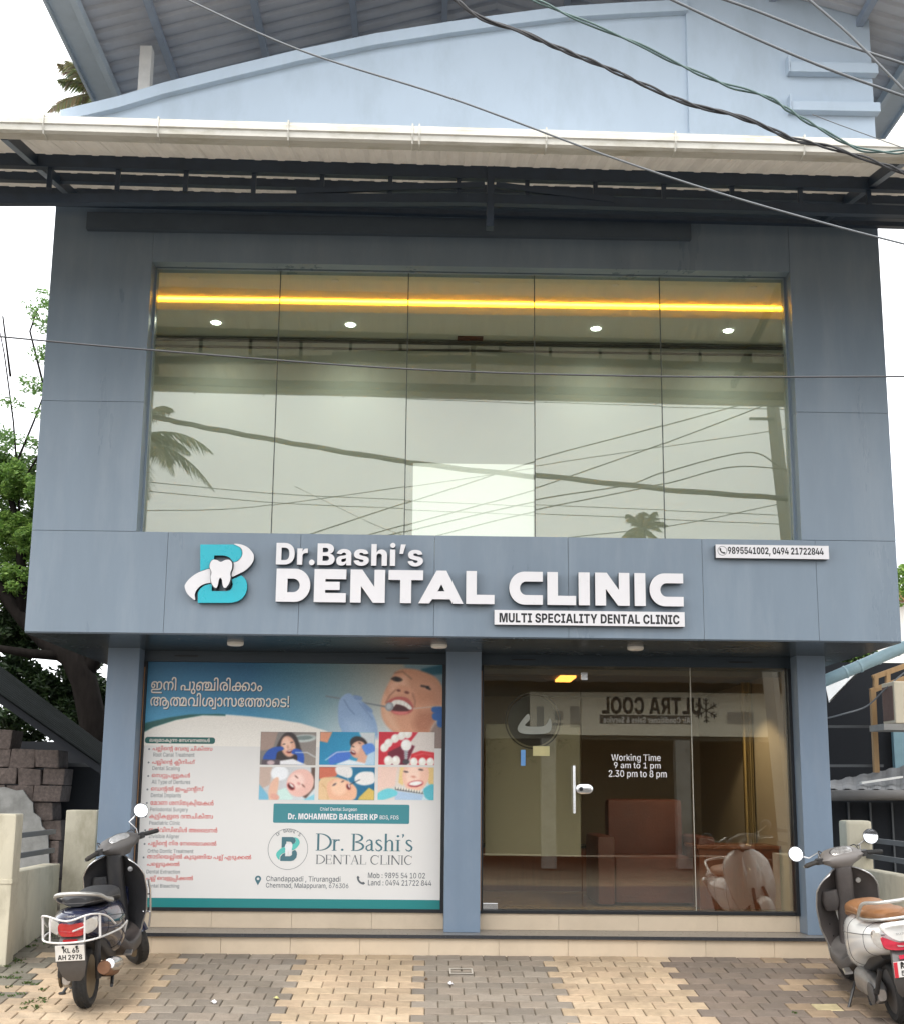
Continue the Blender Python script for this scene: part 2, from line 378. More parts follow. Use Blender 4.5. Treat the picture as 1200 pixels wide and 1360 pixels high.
GLYPH_POINTS = [
[121,71,57,82,57,100,54,112,50,117,47,111,48,118,53,136,57,149,57,160,57,178,53,190,45,196,36,197,31,196,22,186,10,177,6,170,4,156,1,138,0,125,0,57,0,48,0,40,-1,39,-1,36,-2,32,-4,33,-5,32,-7,34,-9,37,-10,40,-10,48,-11,57,-11,193,-11,193,-20,55,-20,42,-20,26,-18,23,-17,16,-15,10,-9,11,-6,10,-2,16,4,23,6,24,7,32,8,44,9,53,9,119,9,132,9,150,10,160,13,165,15,170,18,172,26,173,30,172,35,168,43,156,48,147,48,140,48,132,46,131,45,126,43,124,37,125,31,125,13,101,13,101,30,100,36,96,43,93,45,88,47,76,48,69,48,60,48,48,47,38,44,32,40,31,38,28,37,28,36,29,35,28,34,28,32,29,31,28,26,36,20,45,20,52,20,58,25,59,28,58,30,56,33,50,35,45,35,36,35,26,31,23,29,13,33,14,35,26,39,40,42,49,42,60,42,74,38,80,32,81,28,80,24,72,16,56,12,45,12,34,12,16,17,8,25,9,32,8,39,22,50,50,57],
[57,61,57,70,57,82,55,92,51,97,48,95,48,100,53,118,57,133,57,148,57,170,50,182,37,183,30,182,23,176,12,162,3,155,-1,139,6,144,9,154,16,160,24,161,29,160,35,152,44,138,48,131,48,122,48,114,46,113,44,108,42,106,36,107,31,107,0,85,0,85,31,84,36,82,42,79,44,76,46,68,48,61,48,52,48,40,44,32,35,33,29,32,24,36,16,46,9,53,6,37,-1,28,3,14,12,8,23,9,29,8,37,20,50,44,57],
[32,-5,85,2,85,16,83,21,81,26,79,34,73,36,64,37,56,37,0,15,0,15,54,14,59,12,66,10,71,9,73,6,74,0,76,-5,76,-10,76,-16,74,-22,71,-21,68,-22,67,-22,65,-19,64,-43,62,-44,64,-44,66,-43,68,-44,73,-34,81,-16,85],
[35,51,35,64,35,84,30,92,22,93,17,92,14,88,8,87,6,83,9,151,9,151,56,175,56,175,0,71,0,63,5,66,7,70,12,71,16,70,21,60,27,51,27,42,27,34,24,30,19,31,16,30,13,34,7,41,5,25,-1,16,3,6,11,7,17,6,22,16,31,36,35],
[15,35,-23,16,-23,-6,-13,-5,-5,-6,0,4,8,22,12,33,12,44,12,62,8,72,0,73,-5,72,-11,62,-19,44,-23,12,35,-15,40,-15,52,-10,53,-5,52,-1,40,4,33,4,26,4,16,-1,17,-5,16,-10,26,-15,21,25,57,38,57,52,52,58,45,59,40,58,33,50,18,47,9,25,11,28,19,34,33,35,39,34,43,28,48,21,48,16,48,10,48,9,47,5,56,8,56,18,57],
[53,51,-1,40,-1,20,4,8,15,9,24,8,35,26,49,56,57,77,57,94,57,116,52,125,47,125,45,131,23,131,0,109,0,109,29,108,36,104,43,99,44,94,46,84,48,77,48,62,48,42,42,30,31,31,24,31,23,30,18,34,11,44,7,51,7,54,7,62,9,66,13,67,16,66,21,56,25,49,25,42,25,28,21,23,18,19,26,24,29,42,34,55,34,64,34,80,30,88,22,89,17,88,11,78,3,62,-1,78,167,57,174,57,188,56,197,54,199,52,212,49,230,38,231,30,230,25,220,17,204,13,193,13,180,13,164,17,156,25,157,30,156,37,170,48,187,52,191,54,196,55,212,57,221,57,236,57,260,52,272,44,280,35,281,29,280,23,274,14,262,7,257,3,235,6,240,9,250,15,256,23,257,29,256,35,248,43,230,48,219,48,216,48,210,48,207,48,203,48,194,47,184,41,178,35,179,31,178,28,182,23,188,22,193,22,196,22,202,23,208,27,209,31,208,35,202,41,192,47,185,48,181,48,176,48,170,48,169,48,158,48,146,46,143,44,136,42,130,34,131,27,131,2,111,2,111,26,119,46,122,49,136,54,154,57,6,333,56,333,0,157,0,157,9,311,9,311,56],
[64,77,57,94,57,120,52,138,43,148,31,149,24,148,15,136,4,116,-1,103,-1,88,-1,70,5,62,14,63,20,62,29,82,41,101,41,112,41,128,35,140,26,141,21,133,21,130,24,124,29,112,32,107,32,94,32,84,26,85,20,84,16,88,11,96,8,105,8,110,8,120,11,126,18,127,24,126,25,124,29,125,31,124,31,124,33,125,33,122,37,110,44,90,48,79,48,62,48,42,43,32,34,33,28,32,23,36,15,46,9,55,6,41,-1,30,2,16,10,8,21,9,28,8,34,16,44,32,52,58,57],
[17,111,57,128,57,150,49,160,36,161,28,160,19,148,6,126,-1,111,-1,98,-1,80,3,73,6,66,10,60,21,61,28,60,42,86,57,15,111,48,96,48,82,38,83,28,82,21,88,12,100,8,111,8,120,8,132,12,138,21,139,28,138,35,132,44,120,48,96,45,-1,26,-1,6,8,7,16,6,20,14,28,23,30,28,31,40,33,56,34,71,34,205,34,216,34,230,33,240,31,245,29,248,27,254,20,255,16,254,8,234,-1,217,-1,204,-1,186,4,174,14,175,21,174,23,176,27,177,29,176,30,176,31,177,31,180,37,192,47,210,54,232,57,245,57,262,57,286,52,302,44,310,34,311,28,310,21,302,10,286,2,279,-1,265,6,270,8,280,14,286,22,287,27,286,34,276,43,258,48,245,48,232,48,214,44,200,36,199,31,198,30,198,29,197,28,196,27,196,23,197,21,196,16,200,10,210,7,217,7,224,7,232,11,233,15,232,17,230,21,227,22,224,24,212,25,203,25,67,25,54,25,40,24,37,23,32,22,28,18,29,16,28,13,34,9,42,7,49,7,54,7,66,9,73,12,85,5,78,3,66,0,52,-1],
[38,101,28,100,22,96,12,84,4,64,-1,51,-1,38,-1,22,2,12,8,6,14,5,18,29,20,28,17,34,11,42,7,51,7,60,7,70,13,76,22,77,28,76,34,70,43,60,48,53,48,44,48,34,45,30,39,29,36,5,38,6,42,14,48,24,54,40,57,53,57,66,57,84,52,96,44,100,34],
[16,49,-1,34,-1,16,4,6,12,7,18,6,23,16,32,36,37,49,37,60,37,78,32,90,24,91,18,90,12,78,4,60,-1,12,49,28,40,28,28,23,29,18,28,13,40,7,49,7,56,7,68,12,69,18,68,23,56,28],
[97,79,57,88,57,110,55,121,53,120,53,124,52,127,51,134,50,146,46,150,40,151,37,150,35,148,30,140,27,135,25,135,26,142,24,154,18,155,14,154,10,144,3,128,-1,113,-1,96,-1,74,5,64,17,65,24,64,29,70,40,86,48,99,52,98,52,100,53,103,53,110,55,130,57,141,57,154,57,172,54,186,49,193,46,201,23,201,0,177,0,177,27,176,34,172,42,167,45,162,47,148,49,141,49,134,49,122,48,119,47,110,46,96,41,88,34,86,27,87,24,86,16,98,7,113,7,122,7,130,11,131,14,130,17,120,21,111,21,105,21,105,30,109,30,120,30,128,34,129,37,128,41,116,46,103,47,96,48,84,49,79,49,62,49,42,43,32,34,33,28,32,23,36,15,46,9,55,6,41,-1,30,2,16,10,8,21,9,28,8,34,16,44,32,52,58,57,83,237,57,254,57,280,51,298,40,301,33,302,31,302,26,303,23,302,14,292,4,272,-1,259,-1,244,-1,226,4,218,13,219,18,218,28,246,39,275,39,276,39,282,39,285,39,293,39,308,37,330,29,342,17,343,10,342,3,334,-8,318,-16,294,-20,277,-20,266,-20,248,-18,243,-17,249,-9,254,-10,268,-11,277,-11,288,-11,306,-8,316,-2,320,6,321,10,320,15,314,22,304,27,297,29,289,30,286,30,278,31,275,31,262,31,248,28,240,22,241,17,240,15,244,10,252,7,259,7,270,7,280,15,281,23,280,26,278,32,279,34,277,37,272,40,262,45,246,48,237,48,228,48,216,46,211,44,208,43,202,39,200,32,201,27,201,21,187,46,190,49,206,54,224,57],
[80,75,57,84,57,102,55,113,53,117,51,132,47,152,32,153,22,152,15,142,4,122,-1,109,-1,94,-1,74,4,62,15,63,22,62,29,72,39,88,48,101,51,105,53,112,55,130,57,141,57,152,57,170,54,184,49,189,46,191,43,199,26,199,0,175,0,175,26,174,34,170,42,163,45,158,47,148,49,139,49,134,49,126,48,121,47,117,46,108,45,94,38,86,28,87,23,86,17,92,10,102,8,109,8,112,8,122,10,128,17,129,22,128,28,120,37,108,44,99,46,95,47,90,48,82,48,77,48,62,48,42,43,32,34,33,28,32,23,36,15,46,9,55,6,41,-1,30,2,16,10,8,21,9,28,8,34,16,44,32,52,56,57,14,239,57,254,57,280,53,289,50,294,47,302,41,304,32,305,26,305,0,177,0,177,33,180,41,194,51,218,57,16,227,48,218,48,208,44,205,41,200,39,198,31,199,26,199,7,195,7,208,12,228,23,240,34,241,40,240,42,236,46,230,48,18,263,38,262,33,254,22,236,12,225,7,223,8,228,8,238,9,243,9,283,9,283,25,282,32,276,41,264,47,255,48,255,49,258,47,262,42],
[42,73,57,88,57,112,52,126,44,134,34,135,29,134,23,128,14,118,7,113,4,113,9,165,9,165,56,189,56,189,0,99,0,91,6,94,9,104,15,110,22,111,27,110,34,100,43,84,48,73,48,58,48,42,43,32,34,33,28,32,23,36,15,46,9,55,6,41,-1,30,2,16,10,8,21,9,28,8,34,16,44,32,52,56,57],
[89,143,57,158,57,184,52,202,44,210,32,211,24,210,15,200,4,180,-1,167,-1,152,-1,134,5,124,14,125,20,124,29,144,41,163,41,174,41,192,35,202,26,203,21,195,21,194,24,186,29,176,32,169,32,158,32,146,26,147,20,146,16,150,11,160,8,167,8,174,8,184,11,188,18,189,24,188,25,188,29,189,31,186,31,188,33,189,33,186,37,174,44,156,48,145,48,134,48,122,46,119,45,110,42,104,32,105,26,105,25,104,18,100,9,95,5,88,2,70,-1,59,-1,42,-1,20,5,8,18,9,26,8,33,14,44,28,53,39,57,53,50,46,47,36,40,32,32,33,27,32,21,38,12,50,8,59,8,64,8,74,10,77,12,78,14,80,22,81,26,81,27,80,36,90,47,99,50,106,54,128,57],
[6,37,56,37,-17,-33,-17,-33,-8,15,-8,15,56],
[84,131,57,142,57,156,54,163,51,166,49,172,44,174,36,175,30,175,27,174,22,176,14,179,12,182,10,190,8,199,8,206,8,218,12,224,21,225,27,224,32,220,40,210,47,203,50,219,57,228,53,242,44,248,33,249,26,248,18,236,5,212,-1,197,-1,184,-1,168,2,163,5,158,8,152,13,150,21,151,25,151,29,150,36,148,42,145,44,142,46,134,48,129,48,124,48,114,46,113,45,110,43,106,37,107,31,107,0,83,0,83,30,82,35,82,41,79,44,76,46,66,48,61,48,52,48,38,43,32,35,33,29,32,24,36,16,46,9,53,6,37,-1,28,3,14,12,8,23,9,30,8,37,20,50,42,57,61,57,72,57,90,53,97,48,95,48,100,53,118,57],
[81,77,-1,62,-1,38,2,18,9,8,21,9,28,8,36,18,47,38,54,62,57,77,57,90,57,110,53,118,47,119,43,118,38,110,33,96,29,87,29,76,29,62,33,56,39,57,43,56,45,58,48,61,49,83,51,78,50,74,46,75,43,74,41,80,37,87,37,92,37,98,40,99,43,98,46,88,49,81,49,78,49,72,49,71,49,58,48,40,43,30,34,31,28,30,22,40,13,56,7,69,7,72,7,76,7,81,7,84,7,92,8,96,11,97,13,96,16,90,19,87,19,78,19,72,15,73,13,72,10,76,6,81,5,59,7,56,8,54,11,55,13,54,17,60,23,74,27,87,27,94,27,108,23,116,17,117,13,116,9,108,3,90,-1],
[80,75,57,84,57,102,55,113,53,117,51,132,47,152,32,153,22,152,15,142,4,122,-1,109,-1,94,-1,74,4,62,15,63,22,62,29,72,39,88,48,101,51,105,53,112,55,130,57,141,57,152,57,170,54,184,49,189,46,191,43,199,26,199,0,175,0,175,26,174,34,170,42,163,45,158,47,148,49,139,49,134,49,126,48,121,47,117,46,108,45,94,38,86,28,87,23,86,17,92,10,102,8,109,8,112,8,122,10,128,17,129,22,128,28,120,37,108,44,99,46,95,47,90,48,82,48,77,48,62,48,42,43,32,34,33,28,32,23,36,15,46,9,55,6,41,-1,30,2,16,10,8,21,9,28,8,34,16,44,32,52,56,57,80,235,57,244,57,262,55,271,53,277,51,290,47,310,32,311,22,310,15,300,4,280,-1,267,-1,252,-1,232,4,222,15,223,22,222,29,230,39,246,48,259,51,263,53,270,55,290,57,303,57,318,57,342,52,358,44,366,34,367,28,366,21,358,10,342,2,335,-1,321,6,326,8,336,14,342,22,343,27,342,34,332,43,314,48,301,48,294,48,284,48,281,47,275,46,266,44,252,37,244,28,245,23,244,17,250,10,260,8,267,8,270,8,280,10,286,17,287,22,286,28,280,37,266,44,259,46,255,47,250,48,246,48,240,48,235,48,224,48,212,46,209,44,202,42,198,34,199,27,199,3,177,3,177,25,185,46,190,49,202,54,222,57],
[57,51,-1,40,-1,20,4,8,15,9,24,8,31,18,44,38,52,64,57,81,57,96,57,120,53,134,45,142,34,143,28,142,21,134,10,120,2,111,-1,97,6,102,8,112,14,118,22,119,27,118,34,110,43,90,48,79,48,64,48,42,42,30,30,31,23,30,18,34,11,44,7,51,7,54,7,62,9,66,13,67,16,66,21,56,25,49,25,40,25,28,21,21,18,19,26,24,29,42,34,55,34,64,34,80,30,88,22,89,17,88,11,78,3,62,-1],
[57,57,57,74,57,102,53,113,50,103,42,92,45,72,48,59,48,48,48,36,46,30,42,31,40,30,39,32,36,35,35,38,34,50,33,61,33,65,33,80,33,100,29,107,26,108,24,112,19,113,16,112,11,100,3,78,-1,61,-1,42,-1,16,3,5,6,15,14,20,12,34,9,50,8,61,8,70,8,82,10,88,14,89,16,88,18,86,21,83,22,80,23,70,24,59,24,57,24,40,24,18,27,13,30,10,32,6,37,7,40,6,45,18,53,40,57],
[4,21,22,17,71,43,71,39,22,12,29,-1,22,-1,14,2,15,6,14,10,22,14,29,14,36,14,44,10,45,6,44,2,34,-1],
[21,167,56,167,0,13,0,13,31,12,39,20,47,27,50,32,54,50,57,65,57,76,57,96,54,103,51,108,47,114,38,115,31,115,22,37,22,37,9,143,9,143,56,9,65,48,48,48,36,40,37,32,37,30,93,30,93,32,92,40,78,48],
[80,85,57,98,57,120,54,132,47,133,42,132,40,130,36,129,35,124,33,114,31,103,31,97,31,90,31,82,30,83,30,80,29,78,28,79,27,78,25,88,24,97,24,99,24,110,24,122,22,127,20,130,19,132,15,133,12,132,8,124,2,108,-1,95,-1,86,-1,72,0,60,1,55,2,63,11,70,9,84,8,93,8,104,8,110,10,111,12,110,14,104,15,99,15,95,15,80,15,64,18,61,20,58,21,56,25,57,27,56,29,60,34,65,35,68,37,82,39,95,39,101,39,106,39,110,40,111,42,110,45,96,48,85,48,66,48,44,41,34,29,35,22,34,17,36,6,39,2,17,0,14,5,10,17,11,22,10,33,26,48,60,57],
[42,-5,-7,-6,-7,-8,-9,-7,-10,-8,-12,-4,-16,4,-18,11,-18,20,-18,28,-14,29,-9,28,-7,26,-3,22,3,19,8,14,13,8,24,9,30,8,37,16,50,25,56,49,56,42,51,34,43,32,35,33,31,32,26,38,16,41,11,44,7,50,0,52,-6,53,-10,52,-18,30,-27,11,-27,-10,-27,-30,-17,-29,-10,-30,-9,-30,-7,-29,-6],
[17,75,57,92,57,116,53,125,50,130,47,138,41,142,32,143,26,143,0,13,0,13,26,12,32,16,40,22,47,29,50,36,53,58,57,16,63,48,56,48,44,44,41,41,38,39,34,31,35,26,35,7,33,7,44,12,64,23,76,34,77,40,76,42,74,46,68,48,18,101,38,100,33,90,22,74,12,63,7,61,8,64,8,76,9,81,9,119,9,119,25,118,32,114,41,102,47,93,48,93,49,96,47,100,42],
[55,45,-1,26,-1,6,8,7,16,6,20,14,28,23,30,28,31,40,33,56,34,71,34,153,34,170,34,192,32,201,29,206,27,212,20,213,16,212,8,192,-1,175,-1,170,-1,160,-1,157,0,161,8,162,8,170,8,173,8,180,8,190,12,191,16,190,18,186,22,183,23,178,24,164,25,153,25,67,25,54,25,40,24,37,23,32,22,28,18,29,16,28,13,34,9,42,7,49,7,54,7,66,9,73,12,85,5,78,3,66,0,52,-1,17,111,57,128,57,150,49,160,36,161,28,160,19,148,6,126,-1,111,-1,98,-1,80,3,73,6,66,10,60,21,61,28,60,42,86,57,15,111,48,96,48,82,38,83,28,82,21,88,12,100,8,111,8,120,8,132,12,138,21,139,28,138,35,132,44,120,48],
[79,131,57,144,57,160,53,167,48,165,48,172,53,190,57,203,57,218,57,240,50,252,37,253,30,252,23,246,12,232,3,225,-1,209,6,214,9,224,16,230,24,231,29,230,35,222,43,208,48,201,48,194,48,184,46,183,44,178,41,178,36,179,30,179,0,155,0,155,31,154,37,152,43,149,45,144,46,136,48,131,48,124,48,116,46,113,45,110,43,106,37,107,30,107,0,83,0,83,31,82,36,82,42,79,44,76,46,66,48,61,48,52,48,40,44,32,35,33,29,32,24,36,16,46,9,53,6,37,-1,28,3,14,12,8,23,9,29,8,37,20,50,44,57,61,57,70,57,82,55,92,51,97,48,95,48,100,53,118,57],
[119,103,48,78,48,46,42,28,31,29,23,28,18,34,11,44,7,51,7,54,7,62,9,64,13,65,16,64,20,56,25,49,25,40,25,26,21,21,18,19,26,24,29,42,34,55,34,64,34,80,30,88,22,89,17,88,11,78,3,62,-1,51,-1,38,-1,18,4,8,15,9,24,8,32,22,45,46,53,82,57,103,57,118,57,140,55,151,53,152,53,154,52,157,52,166,50,180,46,186,40,187,37,186,35,184,30,176,27,169,25,171,26,178,24,188,18,189,14,188,10,180,3,162,-1,149,-1,130,-1,110,5,100,17,101,24,100,29,106,40,122,48,135,52,134,52,136,53,139,53,146,55,164,57,177,57,190,57,208,54,222,49,227,46,237,24,237,0,213,0,213,27,212,34,208,42,203,45,196,47,184,49,175,49,168,49,158,48,155,47,146,46,132,41,124,34,122,27,123,24,122,16,134,7,149,7,156,7,166,11,167,14,166,17,156,21,147,21,141,21,141,30,145,30,154,30,164,34,165,37,164,41,152,46,139,47,132,47,120,48,108,48,58,275,57,288,57,308,53,320,46,321,41,320,38,316,33,306,29,301,28,299,28,310,26,322,19,323,14,322,7,302,-1,285,-1,276,-1,266,0,263,0,267,9,270,8,276,8,281,8,288,8,298,11,299,15,298,17,296,20,293,21,290,22,280,23,273,23,267,23,267,32,271,32,278,32,288,33,293,35,294,36,296,38,297,40,296,44,284,48,275,48,264,48,250,45,247,43,242,41,238,36,236,28,237,23,237,8,215,8,215,24,221,40,224,45,238,53,260,57],
[104,169,80,180,80,194,75,198,69,199,67,198,61,188,53,179,48,175,46,164,42,154,34,150,26,151,22,150,17,154,10,164,8,169,8,178,8,188,15,189,22,188,25,186,32,180,39,170,44,165,46,160,47,150,48,143,48,134,48,122,46,119,45,110,42,104,32,105,26,105,25,104,20,102,13,98,8,95,5,88,2,72,-1,59,-1,44,-1,20,5,8,18,9,26,8,33,14,44,28,53,39,57,53,50,46,47,36,40,32,32,33,27,32,21,38,12,50,8,59,8,66,8,74,10,77,12,80,14,82,22,83,26,83,27,82,36,90,47,99,51,106,54,128,57,143,57,152,57,166,55,173,54,177,53,188,50,204,40,212,29,213,23,212,11,190,-1,169,-1,154,-1,136,4,126,15,127,22,126,27,132,36,146,45,157,50,161,53,168,56,176,61,177,65,176,67,170,71,163,71,156,71,150,70,149,70,143,78,146,79,160,80],
[29,65,57,76,57,96,54,103,51,108,47,114,38,115,31,115,22,37,22,37,9,145,9,145,56,167,56,167,0,115,0,110,0,98,0,93,0,41,0,32,0,22,0,17,0,13,0,13,31,12,39,20,47,27,50,32,54,50,57,9,65,48,48,48,36,40,37,32,37,30,93,30,93,32,92,40,78,48,80,127,-34,118,-34,104,-31,99,-29,94,-27,90,-20,91,-15,91,-15,90,-11,86,-5,83,-3,80,-2,70,0,65,0,58,0,44,-3,36,-8,37,-12,34,-12,34,-14,35,-16,34,-20,38,-25,46,-27,49,-27,54,-27,60,-24,61,-21,60,-18,54,-15,49,-15,42,-15,32,-18,27,-20,25,-14,28,-12,44,-8,53,-8,64,-8,78,-15,79,-21,78,-26,62,-34,49,-34,34,-34,16,-24,17,-16,16,-10,24,-2,36,3,54,6,65,6,70,6,80,6,88,4,93,3,96,2,104,-2,110,-9,111,-14,111,-14,110,-17,112,-22,115,-23,116,-24,122,-26,127,-26,136,-26,146,-20,147,-14,146,-9,138,-2,133,1,147,7,156,3,166,-7,167,-14,166,-20,156,-29,140,-34],
[31,61,57,70,57,82,55,94,51,99,48,107,23,107,0,85,0,85,30,84,36,82,42,79,44,76,46,68,48,61,48,52,48,40,44,32,35,33,29,32,24,36,16,46,9,53,6,37,-1,28,3,14,12,8,23,9,29,8,37,20,50,44,57,77,173,0,158,0,140,5,130,14,131,22,130,27,136,36,150,45,161,50,165,53,172,56,180,61,181,65,180,67,172,71,167,71,160,71,154,70,153,70,147,78,150,79,164,80,173,80,184,80,198,75,202,69,203,67,202,61,192,53,183,48,179,46,168,42,158,34,154,26,155,22,154,17,158,10,166,8,173,8,182,8,192,15,193,22,192,27,188,36,176,43,169,46,162,47,152,48,145,48,136,48,122,46,119,44,114,43,110,38,106,31,107,26,107,10,87,10,87,29,93,46,98,49,112,54,132,57,145,57,154,57,170,55,177,54,178,54,180,53,181,53,192,50,208,40,216,29,217,23,216,15,206,5,188,0,28,173,6,186,6,208,1,218,-8,219,-14,218,-21,206,-30,197,-34,185,-28,190,-26,198,-19,199,-14,198,-8,184,-1,173,-1,158,-1,144,-8,145,-14,144,-19,152,-25,159,-28,147,-34,136,-30,124,-21,125,-14,124,-8,134,1,156,6],
[37,183,56,183,0,5,0,5,9,93,9,81,7,84,9,92,14,93,19,92,23,82,29,75,29,64,29,56,23,57,19,56,18,56,16,57,15,35,14,32,15,32,19,33,20,32,28,54,38,75,38,86,38,100,34,110,29,114,23,115,20,114,17,112,12,106,9,105,7,99,9,159,9,159,56],
[80,75,57,84,57,102,55,113,53,117,51,132,47,152,32,153,22,152,15,142,4,122,-1,109,-1,94,-1,74,4,62,15,63,22,62,29,72,39,88,48,101,51,105,53,112,55,130,57,141,57,152,57,170,54,184,49,189,46,191,43,199,26,199,0,175,0,175,26,174,34,170,42,163,45,158,47,148,49,139,49,134,49,126,48,121,47,117,46,108,45,94,38,86,28,87,23,86,17,92,10,102,8,109,8,112,8,122,10,128,17,129,22,128,28,120,37,108,44,99,46,95,47,90,48,82,48,77,48,62,48,42,43,32,34,33,28,32,23,36,15,46,9,55,6,41,-1,30,2,16,10,8,21,9,28,8,34,16,44,32,52,56,57,58,223,57,232,57,248,54,255,51,258,49,262,44,266,36,267,30,267,27,266,22,268,14,271,12,272,10,282,8,291,8,296,8,308,12,316,21,317,27,316,32,310,40,302,47,295,50,311,57,320,53,332,44,340,33,341,26,340,18,326,5,304,-1,289,-1,276,-1,258,2,253,5,248,8,244,13,242,21,243,25,243,29,242,36,240,42,237,44,234,46,226,48,221,48,214,48,206,46,205,45,200,43,198,37,199,31,199,2,177,2,177,32,185,47,190,52,208,57],
[55,45,-1,26,-1,6,8,7,16,6,20,14,28,23,30,28,31,40,33,56,34,71,34,153,34,170,34,192,32,201,29,206,27,212,20,213,16,212,8,192,-1,175,-1,170,-1,160,-1,157,0,161,8,162,8,170,8,173,8,180,8,190,12,191,16,190,18,186,22,183,23,178,24,164,25,153,25,67,25,54,25,40,24,37,23,32,22,28,18,29,16,28,13,34,9,42,7,49,7,54,7,66,9,73,12,85,5,78,3,66,0,52,-1,17,111,57,128,57,150,49,160,36,161,28,160,18,148,6,126,0,111,0,98,0,80,3,73,6,66,10,60,21,61,28,60,42,86,57,15,111,48,96,48,82,38,83,28,82,21,88,12,100,8,111,8,120,8,132,12,138,21,139,28,138,35,132,44,120,48,79,173,-34,164,-34,150,-31,147,-29,140,-27,136,-20,137,-15,137,-15,136,-11,132,-5,129,-4,126,-2,116,-1,111,-1,102,-1,90,-3,82,-8,83,-12,80,-13,80,-15,81,-16,80,-20,84,-25,90,-27,95,-27,100,-27,106,-24,107,-21,106,-18,100,-15,95,-15,88,-15,78,-18,73,-20,71,-14,76,-11,90,-8,99,-8,110,-8,124,-15,125,-21,124,-26,110,-34,95,-34,80,-34,62,-24,63,-16,62,-11,70,-2,82,3,100,6,111,6,116,6,128,5,138,4,143,2,148,0,156,-8,157,-13,157,-14,156,-17,158,-22,161,-23,162,-24,168,-26,173,-26,182,-26,192,-20,193,-14,192,-10,184,-2,179,1,193,7,202,3,212,-7,213,-14,212,-20,202,-29,186,-34],
[45,-19,85,-10,85,8,83,17,80,28,77,36,64,37,53,37,0,15,0,15,52,14,57,12,65,8,70,5,72,0,75,-12,77,-21,77,-26,77,-34,76,-38,73,-37,71,-38,69,-34,66,-27,66,-20,66,-16,69,-15,72,-16,74,-20,78,-23,79,-1,77,0,76,2,73,3,71,2,67,-4,61,-18,58,-27,58,-36,58,-50,61,-58,67,-57,71,-58,75,-50,81,-32,85],
[61,129,57,144,57,166,50,180,38,181,30,180,23,172,12,160,3,151,-1,135,6,142,9,150,16,156,24,157,29,156,35,148,44,136,48,129,48,122,48,114,46,111,44,108,42,106,34,107,27,107,25,106,21,102,13,98,8,95,5,88,2,72,-1,59,-1,44,-1,20,5,8,18,9,26,8,33,14,44,28,53,39,57,53,50,46,47,36,40,32,32,33,27,32,21,38,12,50,8,59,8,66,8,74,10,77,12,80,14,82,22,83,29,83,31,82,38,88,47,95,50,100,53,116,57,30,165,59,152,59,134,63,126,71,127,76,126,78,126,81,129,82,149,81,148,80,146,77,147,76,146,73,152,69,160,68,165,68,170,68,178,69,182,73,183,76,182,77,182,80,183,81,203,82,202,81,204,78,205,76,204,71,194,63,178,59],
[35,73,57,88,57,112,53,126,45,134,35,135,29,134,23,126,13,112,5,103,2,89,9,94,11,104,17,110,24,111,29,110,35,100,43,84,48,73,48,58,48,42,43,32,34,33,29,32,22,44,12,55,8,41,2,30,5,16,12,8,23,9,29,8,35,16,45,32,52,56,57,29,71,7,86,7,106,1,118,-8,119,-14,118,-21,106,-30,97,-34,85,-28,90,-26,96,-19,97,-15,96,-11,90,-5,78,-1,71,-1,58,-1,44,-9,45,-14,44,-19,52,-25,59,-28,45,-34,36,-30,24,-21,25,-14,24,-8,34,1,56,7],
[84,125,-1,114,-1,98,2,93,5,90,7,84,12,82,20,83,25,83,29,82,34,80,42,77,44,74,46,66,48,59,48,50,48,38,44,32,35,33,29,32,24,36,16,46,9,53,6,39,-1,28,3,14,12,8,23,9,29,8,38,20,50,44,57,61,57,72,57,88,54,95,50,98,48,102,43,106,35,107,31,107,27,106,20,108,13,111,11,114,10,122,8,129,8,132,8,140,10,145,11,146,13,150,19,151,25,151,56,173,56,173,26,172,20,174,14,179,12,180,10,190,8,197,8,204,8,216,12,224,21,225,27,224,32,220,40,210,47,203,50,219,57,228,53,240,44,248,33,249,26,248,19,236,6,212,-1,197,-1,184,-1,166,3,161,7,163,7,154,3,138,-1],
[124,155,57,166,57,184,56,198,54,205,52,211,51,228,46,246,31,247,22,246,11,224,-1,203,-1,188,-1,170,4,160,15,161,22,160,27,166,36,178,45,191,50,195,53,200,56,210,61,211,65,210,67,202,71,195,71,190,71,184,70,181,70,177,78,180,79,194,80,203,80,214,80,228,75,232,69,233,67,232,61,222,53,211,48,209,46,198,42,188,34,182,26,183,22,182,17,188,10,196,8,203,8,212,8,222,15,223,22,222,27,216,36,204,43,195,45,189,46,182,47,164,48,155,48,146,48,128,47,121,45,115,44,102,42,86,30,87,21,86,16,92,10,102,8,109,8,112,8,122,10,128,17,129,22,128,28,120,37,108,44,99,46,95,47,90,48,82,48,77,48,62,48,42,43,32,34,33,28,32,23,36,15,46,9,55,6,41,-1,30,2,16,10,8,21,9,28,8,34,16,44,32,52,56,57,75,57,84,57,102,55,111,53,117,51,132,47,152,32,153,22,152,15,142,4,122,-1,107,-1,92,-1,74,4,62,15,63,22,62,28,72,39,86,47,99,50,103,51,112,54,138,57],
